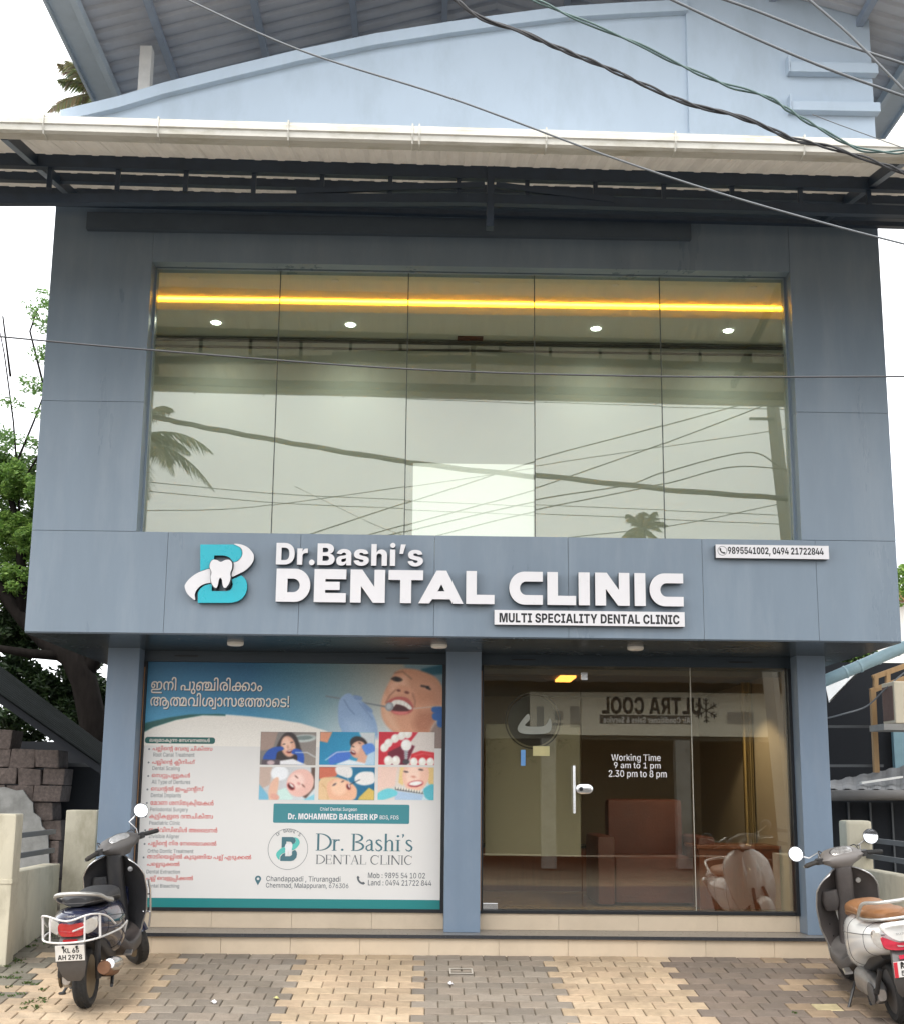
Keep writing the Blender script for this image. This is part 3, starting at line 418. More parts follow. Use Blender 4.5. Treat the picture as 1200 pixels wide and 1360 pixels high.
[40,51,35,64,35,84,30,92,22,93,17,92,14,88,8,87,6,83,9,153,9,153,56,175,56,175,0,133,0,126,0,116,0,111,0,105,0,71,0,63,5,66,7,70,12,71,16,70,21,60,27,51,27,42,27,34,24,30,19,31,16,30,13,34,7,41,5,25,-1,16,3,6,11,7,17,6,22,16,31,36,35,79,141,-34,132,-34,120,-32,117,-29,110,-27,106,-21,107,-15,107,-14,106,-12,102,-5,101,-3,96,-2,88,0,81,0,74,0,64,-3,56,-8,55,-12,54,-13,54,-15,55,-16,54,-20,58,-25,64,-27,69,-27,72,-27,78,-24,79,-21,78,-18,72,-15,69,-15,62,-15,50,-18,47,-20,43,-14,48,-11,62,-8,71,-8,84,-8,96,-15,97,-21,96,-26,82,-34,69,-34,52,-34,36,-24,37,-16,36,-9,48,2,68,7,83,7,88,7,98,6,106,4,113,3,116,1,122,-4,126,-10,127,-14,127,-15,126,-18,128,-22,129,-23,130,-24,136,-26,141,-26,148,-26,156,-21,157,-16,156,-11,148,-2,143,1,157,6,166,2,176,-9,177,-15,176,-21,168,-29,152,-34],
[30,-21,59,-36,59,-54,63,-62,71,-61,76,-62,78,-60,81,-59,82,-39,81,-40,80,-40,77,-39,76,-40,73,-36,69,-28,68,-21,68,-18,68,-10,69,-4,73,-3,76,-4,77,-4,80,-5,81,15,82,16,81,16,78,17,76,16,71,8,63,-10,59],
[84,131,57,142,57,156,54,163,51,166,49,172,44,174,36,175,30,175,27,174,22,176,14,179,12,182,10,190,8,199,8,206,8,218,12,224,21,225,27,224,32,220,40,210,47,203,50,219,57,228,53,242,44,248,33,249,26,248,18,236,5,212,-1,197,-1,184,-1,168,2,163,5,158,8,152,13,150,21,151,25,151,29,150,36,148,42,145,44,142,46,134,48,129,48,124,48,114,46,113,45,110,43,106,37,107,31,107,0,83,0,83,30,82,35,82,41,79,44,76,46,66,48,61,48,52,48,38,43,32,35,33,29,32,24,36,16,46,9,53,6,37,-1,28,3,14,12,8,23,9,30,8,37,20,50,42,57,61,57,72,57,90,53,97,48,95,48,100,53,118,57,30,233,59,220,59,202,63,194,71,195,76,194,78,194,81,197,82,217,81,216,80,214,77,215,76,214,73,220,69,228,68,233,68,238,68,246,69,252,73,253,76,252,77,250,80,251,81,271,82,270,81,272,78,273,76,272,71,264,63,246,59],
[100,77,57,94,57,116,52,125,47,119,48,124,53,144,57,155,57,168,57,184,52,191,48,189,48,196,53,214,57,227,57,242,57,266,50,278,37,279,30,278,23,270,12,258,3,249,-1,233,6,240,9,248,16,254,24,255,29,254,35,246,43,234,48,227,48,220,48,210,46,207,44,204,41,202,35,203,29,203,0,179,0,179,31,178,37,176,43,173,45,170,46,162,48,155,48,150,48,140,46,139,45,134,43,132,36,133,30,133,0,109,0,109,28,108,35,104,43,99,44,94,46,84,48,77,48,62,48,42,42,30,31,31,24,31,23,30,18,34,11,44,7,51,7,54,7,62,9,66,13,67,16,66,21,56,25,49,25,42,25,28,21,23,18,19,26,24,29,42,34,55,34,64,34,80,30,88,22,89,17,88,11,78,3,62,-1,51,-1,40,-1,20,4,8,15,9,24,8,35,26,49,56,57],
[83,109,-1,92,-1,74,4,62,15,63,22,62,29,72,39,88,48,101,51,105,53,112,55,132,57,145,57,160,57,184,52,200,44,206,34,207,28,206,21,198,10,184,2,177,-1,161,6,168,8,178,14,184,22,185,27,184,34,174,43,154,48,143,48,136,48,126,48,121,47,117,46,108,44,94,37,86,28,87,23,86,17,92,10,102,8,109,8,112,8,122,10,128,17,129,22,128,28,120,37,108,44,99,46,95,47,90,48,82,48,77,48,62,48,42,43,32,34,33,28,32,23,36,15,46,9,55,6,41,-1,30,2,16,10,8,21,9,28,8,34,16,44,32,52,56,57,75,57,84,57,102,55,111,53,117,51,132,47,152,32,153,22,152,15,142,4,122,-1],
[24,57,56,48,46,36,29,32,14,33,7,32,1,38,-7,50,-10,59,-10,60,-10,66,-10,71,-10,73,-18,66,-19,58,-19,55,-19,38,-19,18,-13,8,-1,9,7,8,15,14,31,24,47,33,56],
[98,141,-1,130,-1,112,1,105,3,102,3,98,4,97,4,84,8,70,18,64,28,65,34,64,37,68,44,71,46,73,47,76,51,88,55,104,57,111,57,132,57,156,45,157,33,156,24,140,10,127,5,124,5,120,4,119,3,110,1,90,-1,79,-1,62,-1,36,4,16,13,8,26,9,33,8,40,18,51,40,57,55,57,66,57,86,53,93,48,75,42,72,45,62,48,55,48,48,48,36,45,32,38,33,33,32,26,42,14,64,7,81,7,86,7,94,8,99,8,100,9,104,9,107,10,114,11,124,18,132,27,133,33,132,39,126,45,116,48,111,48,104,48,94,45,88,38,89,33,88,28,94,18,106,11,115,9,116,9,118,9,121,9,124,8,134,7,141,7,154,7,176,13,186,24,187,31,186,37,180,47,173,51,191,57,200,51,210,38,211,31,210,25,202,13,184,4,158,-1],
[54,57,57,74,57,102,53,113,50,103,42,92,45,72,48,59,48,48,48,36,46,30,42,31,40,30,39,32,36,35,35,38,34,50,33,61,33,67,33,80,33,100,30,105,26,108,24,112,19,113,16,112,11,98,4,78,0,65,0,9,0,9,9,59,9,68,9,80,10,85,11,86,12,88,15,89,16,88,18,86,21,83,22,80,23,70,24,63,24,57,24,40,24,18,27,13,30,10,32,6,37,7,40,6,45,18,53,40,57,25,61,-25,48,-25,28,-24,12,-20,5,-18,15,-10,20,-12,34,-15,50,-16,61,-16,70,-16,82,-14,88,-10,89,-8,88,-5,80,-1,75,1,87,8,94,6,104,2,112,-4,113,-8,112,-13,100,-21,78,-25],
[67,81,48,70,48,52,47,40,44,30,39,29,37,28,36,28,36,29,35,28,34,28,32,29,31,28,26,36,20,45,20,52,20,58,25,59,28,58,30,56,33,50,35,45,35,36,35,26,31,23,29,13,33,14,35,26,39,40,42,49,42,60,42,74,38,80,32,81,28,80,24,72,16,56,12,45,12,34,12,16,17,8,26,9,32,8,37,16,46,36,53,64,57,83,57,102,57,128,53,142,46,143,40,142,37,134,31,120,27,109,26,95,29,95,32,97,32,102,32,110,33,113,34,116,35,118,38,119,39,118,42,110,46,94,48,55,145,15,144,12,138,6,135,4,130,3,122,1,108,0,97,0,57,0,48,0,40,-1,39,-1,36,-2,32,-4,33,-5,32,-7,34,-9,37,-10,40,-10,48,-11,57,-11,141,-11,141,-20,55,-20,42,-20,26,-18,23,-17,16,-15,10,-9,11,-6,10,-2,16,4,23,6,24,7,32,8,44,9,53,9,95,9,102,9,112,10,117,11,118,12,120,14,121,16,120,18,118,21,115,22,112,23,104,24,97,24,95,24,95,31,117,30,130,28,144,20],
[57,81,57,96,57,116,53,126,46,127,41,126,37,116,30,107,28,107,28,116,26,128,19,129,14,128,7,108,-1,89,-1,80,-1,68,0,65,0,69,9,72,8,80,8,85,8,94,8,104,11,105,15,104,17,102,20,101,21,96,22,88,23,79,23,69,23,69,32,79,32,84,32,96,33,99,35,100,36,102,38,103,40,102,44,90,48,81,48,64,48,44,41,34,29,35,22,34,17,36,6,39,2,17,0,14,5,10,17,11,22,10,33,26,48,56,57],
[31,61,57,70,57,84,55,94,50,101,47,107,26,107,0,85,0,85,31,84,36,82,42,79,44,76,46,68,48,61,48,52,48,40,44,32,35,33,29,32,24,36,16,46,9,53,6,37,-1,28,3,14,12,8,23,9,29,8,37,20,50,44,57,80,145,57,154,57,170,55,179,53,185,51,200,47,218,32,219,22,218,15,208,4,188,-1,175,-1,160,-1,140,4,130,15,131,22,130,29,140,39,156,48,167,51,173,53,180,55,200,57,211,57,228,57,252,52,266,44,274,34,275,28,274,21,266,10,252,2,243,-1,229,6,234,8,244,14,250,22,251,27,250,34,240,43,222,48,209,48,202,48,192,48,189,47,185,46,174,44,160,37,154,28,155,23,154,17,160,10,168,8,175,8,180,8,190,10,196,17,197,22,196,28,188,37,176,44,169,46,163,47,160,48,154,48,148,48,145,48,134,48,122,46,119,44,112,42,106,34,107,27,107,3,87,3,87,25,93,46,98,49,112,54,130,57],
[31,61,57,70,57,82,55,94,51,99,48,107,23,107,0,85,0,85,30,84,36,82,42,79,44,76,46,68,48,61,48,52,48,40,44,32,35,33,29,32,24,36,16,46,9,53,6,37,-1,28,3,14,12,8,23,9,29,8,37,20,50,44,57,76,173,-1,158,-1,140,4,130,15,131,22,130,27,136,36,150,45,161,50,165,53,172,56,180,61,181,65,180,67,172,71,167,71,160,71,154,70,153,70,147,78,150,79,164,80,173,80,184,80,198,75,202,69,203,67,202,61,192,53,183,48,179,46,168,42,158,34,154,26,155,22,154,17,158,10,166,8,173,8,182,8,192,15,193,22,192,27,188,36,176,43,169,46,162,47,152,48,145,48,136,48,122,46,119,44,114,43,110,38,106,31,107,26,107,10,87,10,87,29,93,46,98,49,112,54,132,57,145,57,154,57,170,55,177,54,178,54,180,53,181,53,192,50,208,40,216,29,217,23,216,11,194,-1],
[53,77,57,94,57,116,52,125,47,129,41,131,26,131,0,109,0,109,29,108,36,104,43,99,44,94,46,84,48,77,48,62,48,42,42,30,31,31,24,31,23,30,18,34,11,44,7,51,7,54,7,62,9,66,13,67,16,66,21,56,25,49,25,42,25,28,21,23,18,19,26,24,29,42,34,55,34,64,34,80,30,88,22,89,17,88,11,78,3,62,-1,51,-1,40,-1,20,4,8,15,9,24,8,35,26,49,56,57,37,261,56,261,0,171,0,163,6,170,9,178,16,184,24,185,29,184,35,176,44,162,48,155,48,148,48,138,46,137,44,132,42,130,36,131,30,131,0,109,0,109,25,119,42,119,49,126,53,142,57,157,57,172,57,194,50,206,37,207,30,206,25,202,17,196,10,193,7,187,9,239,9,239,56],
[97,79,57,88,57,110,55,121,53,120,53,124,52,127,51,134,50,146,46,150,40,151,37,150,35,148,30,140,27,135,25,135,26,142,24,154,18,155,14,154,10,144,3,128,-1,113,-1,96,-1,74,5,64,17,65,24,64,29,70,40,86,48,99,52,98,52,100,53,103,53,110,55,130,57,141,57,154,57,172,54,186,49,193,46,201,23,201,0,177,0,177,27,176,34,172,42,167,45,162,47,148,49,141,49,134,49,122,48,119,47,110,46,96,41,88,34,86,27,87,24,86,16,98,7,113,7,122,7,130,11,131,14,130,17,120,21,111,21,105,21,105,30,109,30,120,30,128,34,129,37,128,41,116,46,103,47,96,48,84,49,79,49,62,49,42,43,32,34,33,28,32,23,36,15,46,9,55,6,41,-1,30,2,16,10,8,21,9,28,8,34,16,44,32,52,58,57,59,263,-1,248,-1,230,5,220,14,221,20,220,29,242,41,261,41,272,41,288,35,298,26,301,21,293,21,290,24,282,29,272,32,265,32,254,32,244,26,245,20,244,16,248,11,256,8,263,8,270,8,280,11,284,18,285,24,284,26,284,29,285,30,284,31,284,32,285,33,282,37,272,44,252,48,239,48,228,48,216,46,211,44,208,43,202,39,200,32,201,27,201,21,187,46,192,49,204,54,224,57,239,57,256,57,282,52,298,43,308,31,309,24,308,15,296,4,276,-1],
[57,51,-1,40,-1,20,4,8,15,9,24,8,31,18,44,38,52,64,57,81,57,96,57,120,53,134,45,142,34,143,28,142,21,134,10,120,2,111,-1,97,6,102,8,112,14,118,22,119,27,118,34,110,43,90,48,79,48,64,48,42,42,30,30,31,23,30,18,34,11,44,7,51,7,54,7,62,9,66,13,67,16,66,21,56,25,49,25,40,25,28,21,21,18,19,26,24,29,42,34,55,34,64,34,80,30,88,22,89,17,88,11,78,3,62,-1,57,201,-1,190,-1,170,4,158,15,159,24,158,31,168,44,188,52,214,57,231,57,246,57,270,53,286,45,292,34,293,28,292,21,284,10,270,2,263,-1,247,6,254,8,264,14,270,22,271,27,270,34,260,43,242,48,229,48,214,48,192,42,180,30,181,23,180,18,184,11,194,7,201,7,206,7,212,9,216,13,217,16,216,21,206,25,199,25,192,25,178,21,173,18,169,26,174,29,192,34,205,34,214,34,230,30,238,22,239,17,238,11,228,3,212,-1],
[80,105,-1,90,-1,70,4,62,15,63,22,62,27,68,36,80,45,91,50,97,53,102,56,112,61,113,65,112,67,104,71,97,71,92,71,84,70,83,70,79,78,82,79,96,80,103,80,116,80,128,75,134,69,135,67,134,61,122,53,113,48,109,46,100,42,90,34,84,26,85,22,84,17,90,10,98,8,105,8,114,8,124,15,125,22,124,25,120,32,114,39,106,44,99,46,94,47,82,48,77,48,62,48,42,43,32,34,33,28,32,23,36,15,46,9,55,6,41,-1,30,2,16,10,8,21,9,28,8,34,16,44,32,52,58,57,75,57,84,57,100,55,109,54,110,54,110,53,113,53,124,50,140,40,148,28,149,23,148,11,126,-1],
[33,51,35,64,35,84,30,92,22,93,17,92,14,88,8,87,6,83,9,183,9,181,0,71,0,63,5,66,7,70,12,71,16,70,21,60,27,51,27,42,27,34,24,30,19,31,16,30,13,34,7,41,5,25,-1,16,3,6,11,7,17,6,22,16,31,36,35,56,191,57,206,57,232,52,248,42,258,27,259,17,258,10,252,-4,238,-17,229,-23,211,-17,220,-12,230,-1,234,11,235,17,234,23,230,34,218,43,202,48,189,48,172,48,152,40,142,24,143,14,142,11,142,7,143,5,142,4,142,3,143,3,144,-4,150,-11,160,-14,167,-14,170,-14,173,-13,174,-12,174,-9,175,-7,175,40,199,40,199,-5,198,-10,194,-16,191,-19,186,-21,174,-23,167,-23,152,-23,130,-15,118,2,119,14,118,24,126,39,144,51,172,57],
[34,71,-5,82,-5,98,-9,104,-15,105,-18,104,-21,102,-25,101,-26,97,-24,151,-24,151,7,175,7,175,-32,89,-32,81,-27,82,-25,86,-22,87,-20,86,-17,78,-13,71,-13,64,-13,56,-17,57,-20,56,-22,60,-26,63,-28,49,-32,44,-30,36,-24,37,-19,36,-15,44,-9,60,-5,35,51,35,64,35,84,30,92,22,93,17,92,14,88,8,87,6,83,9,151,9,151,56,175,56,175,0,71,0,63,5,66,7,70,12,71,16,70,21,60,27,51,27,42,27,34,24,30,19,31,16,30,13,34,7,41,5,25,-1,16,3,6,11,7,17,6,22,16,31,36,35],
]
GLYPH_ROWS = [
[[0,0],[1,102],[2,197],[3,248],[4,342],[5,377],[2,550],[6,575],[2,653],[7,678],[8,837],[9,891]],
[[10,0],[11,174],[12,332],[2,433],[13,458],[14,567],[8,592],[15,646],[16,774],[17,836],[8,1023],[18,1077],[19,1152],[20,1210]],
[[21,0],[22,90],[23,159],[24,186],[8,263],[25,317],[4,426],[26,462],[16,618],[15,680],[12,808],[1,909],[27,1004],[28,1168]],
[[3,0],[29,93],[2,183],[18,208],[30,283],[16,421],[12,484],[6,585],[4,662],[31,724],[2,821],[25,846],[2,956],[32,981]],
[[3,0],[29,93],[2,183],[18,208],[30,283],[33,421],[34,531],[1,556],[2,651],[9,676],[35,724]],
[[18,0],[15,75],[36,203],[4,274],[3,309],[29,403],[4,492],[25,528],[28,637]],
[[18,0],[37,75],[30,203],[38,315],[0,468],[9,570],[39,618],[8,712],[30,766],[40,878],[41,878]],
[[16,0],[24,62],[8,139],[42,193],[13,362],[41,471],[43,599],[44,706],[25,733],[44,843],[2,870],[45,895],[25,1004],[28,1113]],
[[25,0],[4,109],[46,145],[2,204],[25,229],[47,338],[4,413],[18,449],[19,524],[48,609],[49,676],[31,817],[2,915],[25,940],[2,1049],[32,1074]],
[[0,0],[50,102],[12,214],[2,315],[15,340],[2,468],[51,493],[2,630],[28,655],[52,791],[53,949],[21,1099],[1,1189],[54,1284]],
[[3,0],[29,93],[2,183],[18,208],[30,283],[1,421],[2,517],[6,542],[16,645],[1,708],[18,803],[6,878],[45,956],[8,1065],[7,1119],[38,1277]],
[[43,0],[8,107],[19,161],[2,220],[18,245],[45,320],[29,429],[2,519],[38,544],[25,697],[4,806],[19,842],[4,900],[27,936],[2,1100],[45,1125],[3,1260],[29,1354],[40,1443],[55,1469],[19,1603],[4,1661],[7,1697],[38,1855]],
[[3,0],[18,93],[29,169],[19,258],[4,317],[7,353],[38,511]],
[[3,0],[29,93],[40,183],[18,209],[12,284],[47,385],[4,460],[56,496],[2,589],[7,614],[38,773]],
]
LETTERS_BOLD = {
32:[27],
38:[69,65,57,-1,42,-1,18,4,6,14,7,19,6,23,14,30,24,35,33,38,65,48,66,49,72,51,74,54,75,55,74,57,68,60,63,60,58,60,52,58,50,56,51,54,50,52,54,47,62,42,69,39,139,0,103,0,45,32,38,34,28,41,20,49,21,54,20,60,30,69,48,74,63,74,74,74,90,69,100,61,101,56,100,52,96,46,86,41,81,39,51,28,46,27,40,23,41,20,40,18,46,15,54,13,59,13,66,13,80,16,94,23,100,32,101,37,131,37,130,30,124,19,112,10,105,7,95,5,86,2,66,-1],
44:[27,4,3,-20,13,11,47,11,27,-20],
46:[27,12,27,-1,18,-1,8,4,9,8,8,12,18,18,27,18,34,18,46,12,47,8,46,4,34,-1],
48:[65,16,65,-1,44,-1,20,8,6,25,7,36,6,48,20,65,44,74,65,74,84,74,110,65,122,48,123,36,122,25,110,8,84,-1,16,65,14,72,14,82,18,86,28,87,36,86,44,82,54,72,59,65,59,56,59,46,54,42,44,43,36,42,28,46,18,56,14],
49:[65,4,15,0,15,14,119,14,119,0,8,89,73,89,0,53,0,53,57,53,57,21,46,21,62,53,73],
50:[65,32,13,0,13,13,65,36,70,39,78,43,84,48,85,50,84,53,78,57,70,60,65,60,58,60,48,57,44,53,45,50,11,50,10,57,22,68,48,74,65,74,80,74,104,68,118,58,119,52,118,47,112,39,94,29,79,23,63,15,63,14,121,14,121,0],
51:[65,35,65,-1,46,-1,20,5,6,15,7,22,43,22,42,19,48,16,58,14,65,14,70,14,80,16,84,20,85,23,84,26,78,30,68,33,61,33,45,33,45,44,75,58,75,58,15,58,15,73,117,73,117,60,67,38,67,42,84,44,108,39,122,28,123,22,122,15,106,5,80,-1],
52:[65,8,5,12,5,26,57,73,91,73,41,27,41,26,127,26,127,12,6,75,0,75,16,77,22,77,45,109,45,109,0],
53:[65,39,65,-1,48,-1,22,5,8,15,9,22,43,22,42,19,48,15,58,13,65,13,70,13,80,16,86,21,87,24,86,28,80,33,70,36,65,36,56,36,46,33,45,30,13,33,19,73,113,73,113,58,47,58,45,41,45,41,48,44,64,48,75,48,84,48,102,45,114,39,120,30,121,25,120,17,106,6,80,-1],
54:[65,23,67,-1,50,-1,24,5,8,16,9,24,8,30,18,41,27,47,61,73,97,73,53,40,41,40,42,42,52,45,66,47,75,47,88,47,108,42,120,32,121,25,120,17,106,5,82,-1,16,65,13,72,13,80,16,86,21,87,24,86,27,80,32,72,35,65,35,58,35,48,32,44,27,45,24,44,21,48,16,58,13],
55:[65,8,23,0,81,58,81,58,13,58,13,73,119,73,119,58,59,0],
56:[65,32,65,-1,48,-1,20,4,6,14,7,20,6,24,14,32,28,37,39,37,39,38,26,39,10,48,11,54,10,60,24,69,48,74,65,74,80,74,104,69,118,60,119,54,118,48,102,39,91,38,91,37,100,37,114,32,124,24,125,20,124,14,108,4,82,-1,16,65,12,70,12,80,14,86,18,87,21,86,24,80,28,70,31,65,31,58,31,48,28,44,24,45,21,44,18,48,14,58,12,16,65,43,70,43,78,46,84,50,85,52,84,55,78,58,70,61,65,61,60,61,50,58,46,55,47,52,46,50,50,46,60,43],
57:[65,23,65,74,78,74,104,68,120,57,121,49,120,43,110,32,103,25,69,0,33,0,77,32,89,32,86,31,76,28,64,26,55,26,42,26,20,31,8,41,9,48,8,56,24,67,48,74,16,65,60,58,60,48,57,42,52,43,49,42,46,48,40,58,38,65,38,70,38,80,40,86,46,87,49,86,52,80,57,70,60],
65:[78,14,5,0,53,73,103,73,151,0,111,0,93,31,86,39,76,58,73,67,81,67,76,57,68,39,65,31,45,0,4,39,15,39,29,119,29,119,15],
66:[67,20,11,0,11,73,73,73,88,73,110,68,122,60,123,54,122,50,114,44,102,39,95,39,95,38,104,38,118,33,128,26,129,20,128,15,116,5,92,0,77,0,10,47,14,69,14,78,14,90,19,91,23,90,25,84,29,76,31,69,31,47,31,10,47,43,67,43,72,43,80,45,84,48,85,51,84,54,74,58,67,58,47,58],
67:[74,38,77,-1,58,-1,26,8,8,24,9,36,8,48,26,65,58,74,77,74,90,74,112,70,130,63,140,53,143,47,107,47,104,49,100,54,94,56,84,58,79,58,68,58,52,53,44,43,45,36,44,29,52,20,68,15,79,15,84,15,92,16,100,19,104,23,107,26,143,26,140,21,132,12,116,4,92,-1],
68:[72,22,67,0,27,0,27,15,65,15,76,15,92,19,100,29,101,36,100,44,92,53,76,57,63,57,27,57,27,73,65,73,88,73,120,64,136,48,137,36,136,25,120,9,88,0,4,47,73,47,0,11,0,11,73],
69:[61,12,11,0,11,73,113,73,113,58,47,58,47,44,109,44,109,30,47,30,47,15,113,15,113,0],
72:[75,12,11,0,11,73,47,73,47,44,105,44,105,73,141,73,141,0,105,0,105,30,47,30,47,0],
73:[50,12,7,0,7,15,33,15,33,58,7,58,7,73,93,73,93,58,69,58,69,15,93,15,93,0],
75:[74,10,39,14,39,30,42,34,50,41,60,49,69,53,99,73,143,73,81,36,79,37,7,11,0,11,73,47,73,47,56,47,36,47,27,47,0,4,103,0,65,31,87,44,145,0],
76:[57,6,11,0,11,73,47,73,47,15,107,15,107,0],
77:[95,46,11,0,11,73,69,73,85,46,86,43,90,35,94,24,98,15,99,12,93,12,92,15,96,24,100,35,104,43,107,46,123,73,179,73,179,0,143,0,143,30,142,33,142,41,144,50,144,59,145,63,147,63,144,59,140,49,136,40,130,33,131,30,111,0,81,0,61,30,58,33,54,40,50,49,44,59,43,63,47,63,46,59,46,50,46,41,46,33,47,30,47,0],
78:[77,28,11,0,11,73,51,73,89,41,94,38,100,31,108,22,113,16,109,16,108,20,106,30,106,40,107,43,107,73,143,73,143,0,105,0,69,29,62,33,54,41,46,50,41,55,45,55,46,50,46,40,48,32,49,29,49,0],
79:[77,16,79,-1,58,-1,26,8,8,24,9,36,8,48,26,65,58,74,79,74,98,74,128,65,148,48,149,36,148,24,128,8,98,-1,16,79,15,88,15,102,20,110,29,111,36,110,43,102,53,88,58,79,58,68,58,52,53,44,43,45,36,44,29,52,20,68,15],
80:[65,24,11,0,11,73,73,73,88,73,112,66,124,55,125,47,124,40,112,29,86,22,71,22,35,22,35,37,65,37,72,37,82,39,88,44,89,47,88,51,82,56,72,58,65,58,47,58,47,0],
82:[66,24,11,0,11,73,73,73,88,73,112,67,124,56,125,48,124,41,112,30,86,25,71,25,33,25,33,39,65,39,72,39,82,41,88,45,89,48,88,52,82,56,72,58,65,58,47,58,47,0,4,91,0,55,33,95,33,131,0],
83:[66,51,69,-1,50,-1,22,5,6,16,7,24,43,24,42,21,48,16,60,14,69,14,74,14,84,16,90,19,91,21,90,23,84,26,74,28,67,29,53,31,32,33,10,43,11,51,10,58,26,68,50,74,69,74,84,74,110,68,124,58,125,51,91,51,88,55,78,59,69,59,60,59,52,57,48,54,49,52,48,50,52,47,62,45,69,45,81,43,92,42,108,38,120,33,126,26,127,21,126,14,112,4,86,-1],
84:[68,8,7,58,7,73,131,73,131,58,87,58,87,0,51,0,51,58],
85:[73,22,73,-1,54,-1,26,6,10,18,11,26,11,73,47,73,47,27,46,24,54,18,64,15,73,15,80,15,92,18,98,24,99,27,99,73,135,73,135,26,134,18,118,6,90,-1],
86:[78,14,55,0,5,73,47,73,65,42,70,34,78,16,83,6,75,6,80,16,88,34,93,42,111,73,151,73,103,0],
87:[107,38,45,0,5,73,45,73,59,42,60,37,64,25,68,13,69,8,63,8,64,13,68,25,72,37,75,42,89,73,125,73,141,42,142,37,146,25,150,13,153,8,145,8,146,13,150,25,152,37,157,42,169,73,209,73,171,0,131,0,113,32,110,40,104,56,103,64,113,64,108,56,104,40,101,32,85,0],
89:[76,16,59,0,59,26,5,73,47,73,71,51,72,47,78,41,81,37,75,37,76,41,82,47,85,51,107,73,149,73,95,26,95,0],
97:[59,40,43,-1,30,-1,14,3,6,10,7,15,6,20,12,26,24,30,38,32,47,32,56,33,66,34,72,35,73,37,73,37,72,39,68,41,62,43,59,43,54,43,46,41,42,39,41,37,9,39,10,44,24,51,44,55,59,55,68,55,86,53,100,48,108,41,109,37,109,0,75,0,75,8,73,8,70,5,60,1,48,-1,18,53,11,58,11,66,13,72,17,73,19,73,24,70,24,66,23,62,23,56,22,55,22,50,22,42,20,40,18,41,16,40,14,42,12,48,11],
99:[60,38,63,-1,44,-1,20,6,6,19,7,27,6,36,20,48,44,55,63,55,72,55,90,52,104,47,112,40,113,35,81,33,80,35,76,38,72,41,66,42,63,42,56,42,48,38,44,32,45,27,44,23,48,16,56,12,63,12,66,12,72,14,76,16,80,20,81,22,115,19,112,14,104,7,90,2,72,-1],
100:[64,23,51,-1,38,-1,18,5,6,18,7,27,6,37,18,49,38,55,51,55,58,55,70,52,78,48,81,45,83,45,83,73,119,73,119,0,83,0,83,9,81,9,78,6,70,2,58,-1,16,63,13,68,13,78,17,82,23,83,27,82,32,78,38,68,41,63,41,56,41,48,38,44,32,45,27,44,23,48,17,56,13],
101:[60,40,63,-1,44,-1,20,6,6,18,7,27,6,36,20,48,44,55,61,55,72,55,92,52,106,44,114,34,115,27,115,23,19,23,19,33,99,33,81,31,80,35,76,40,68,43,63,43,54,43,46,40,42,35,43,31,43,24,42,20,46,14,56,12,63,12,68,12,74,13,80,15,81,17,113,15,110,10,96,3,76,-1],
104:[64,23,47,31,47,0,11,0,11,73,47,73,47,41,45,41,48,47,64,55,81,55,90,55,108,50,118,41,119,35,119,0,83,0,83,31,82,36,72,41,65,41,58,41,50,38,46,34],
105:[29,4,11,0,11,55,47,55,47,0,12,29,61,22,61,10,66,11,69,10,73,22,78,29,78,36,78,46,73,47,69,46,66,36,61],
108:[33,16,49,0,28,0,10,7,11,15,11,73,47,73,47,17,46,15,50,13,55,13,56,13,58,13,61,14,65,1,62,1,54,0],
110:[64,23,47,31,47,0,11,0,11,55,45,55,47,41,45,41,48,47,64,55,81,55,90,55,108,50,118,41,119,35,119,0,83,0,83,31,82,36,72,41,65,41,58,41,50,38,46,34],
111:[62,16,63,-1,44,-1,20,6,6,19,7,27,6,36,20,48,44,55,63,55,80,55,104,48,118,36,119,27,118,19,104,6,80,-1,16,63,12,68,12,76,16,82,23,83,27,82,32,76,38,68,42,63,42,56,42,48,38,44,32,45,27,44,23,48,16,56,12],
114:[42,20,11,0,11,55,47,55,47,44,47,44,50,50,62,55,73,55,74,55,80,55,83,55,83,39,80,40,70,40,69,40,62,40,52,37,46,33,47,29,47,0],
115:[58,44,59,-1,44,-1,22,3,8,11,7,16,41,18,42,15,50,11,61,11,66,11,74,14,75,16,74,17,68,20,61,20,43,22,24,24,8,31,9,38,8,43,20,51,42,55,59,55,72,55,92,52,104,45,107,40,75,38,74,40,64,43,59,43,52,43,44,41,45,39,44,37,50,35,57,34,79,32,94,31,110,24,111,18,110,12,96,4,72,-1],
116:[39,4,73,55,73,41,3,41,3,55,16,17,68,53,68,53,17,52,15,56,13,61,13,62,13,68,13,71,14,75,1,68,0,58,-1,53,-1,34,-1,16,7,17,15],
118:[62,14,43,0,3,55,41,55,57,28,58,23,64,12,67,5,61,5,62,12,66,23,71,28,87,55,123,55,83,0],
8217:[34,4,17,41,27,73,61,73,41,41],
}
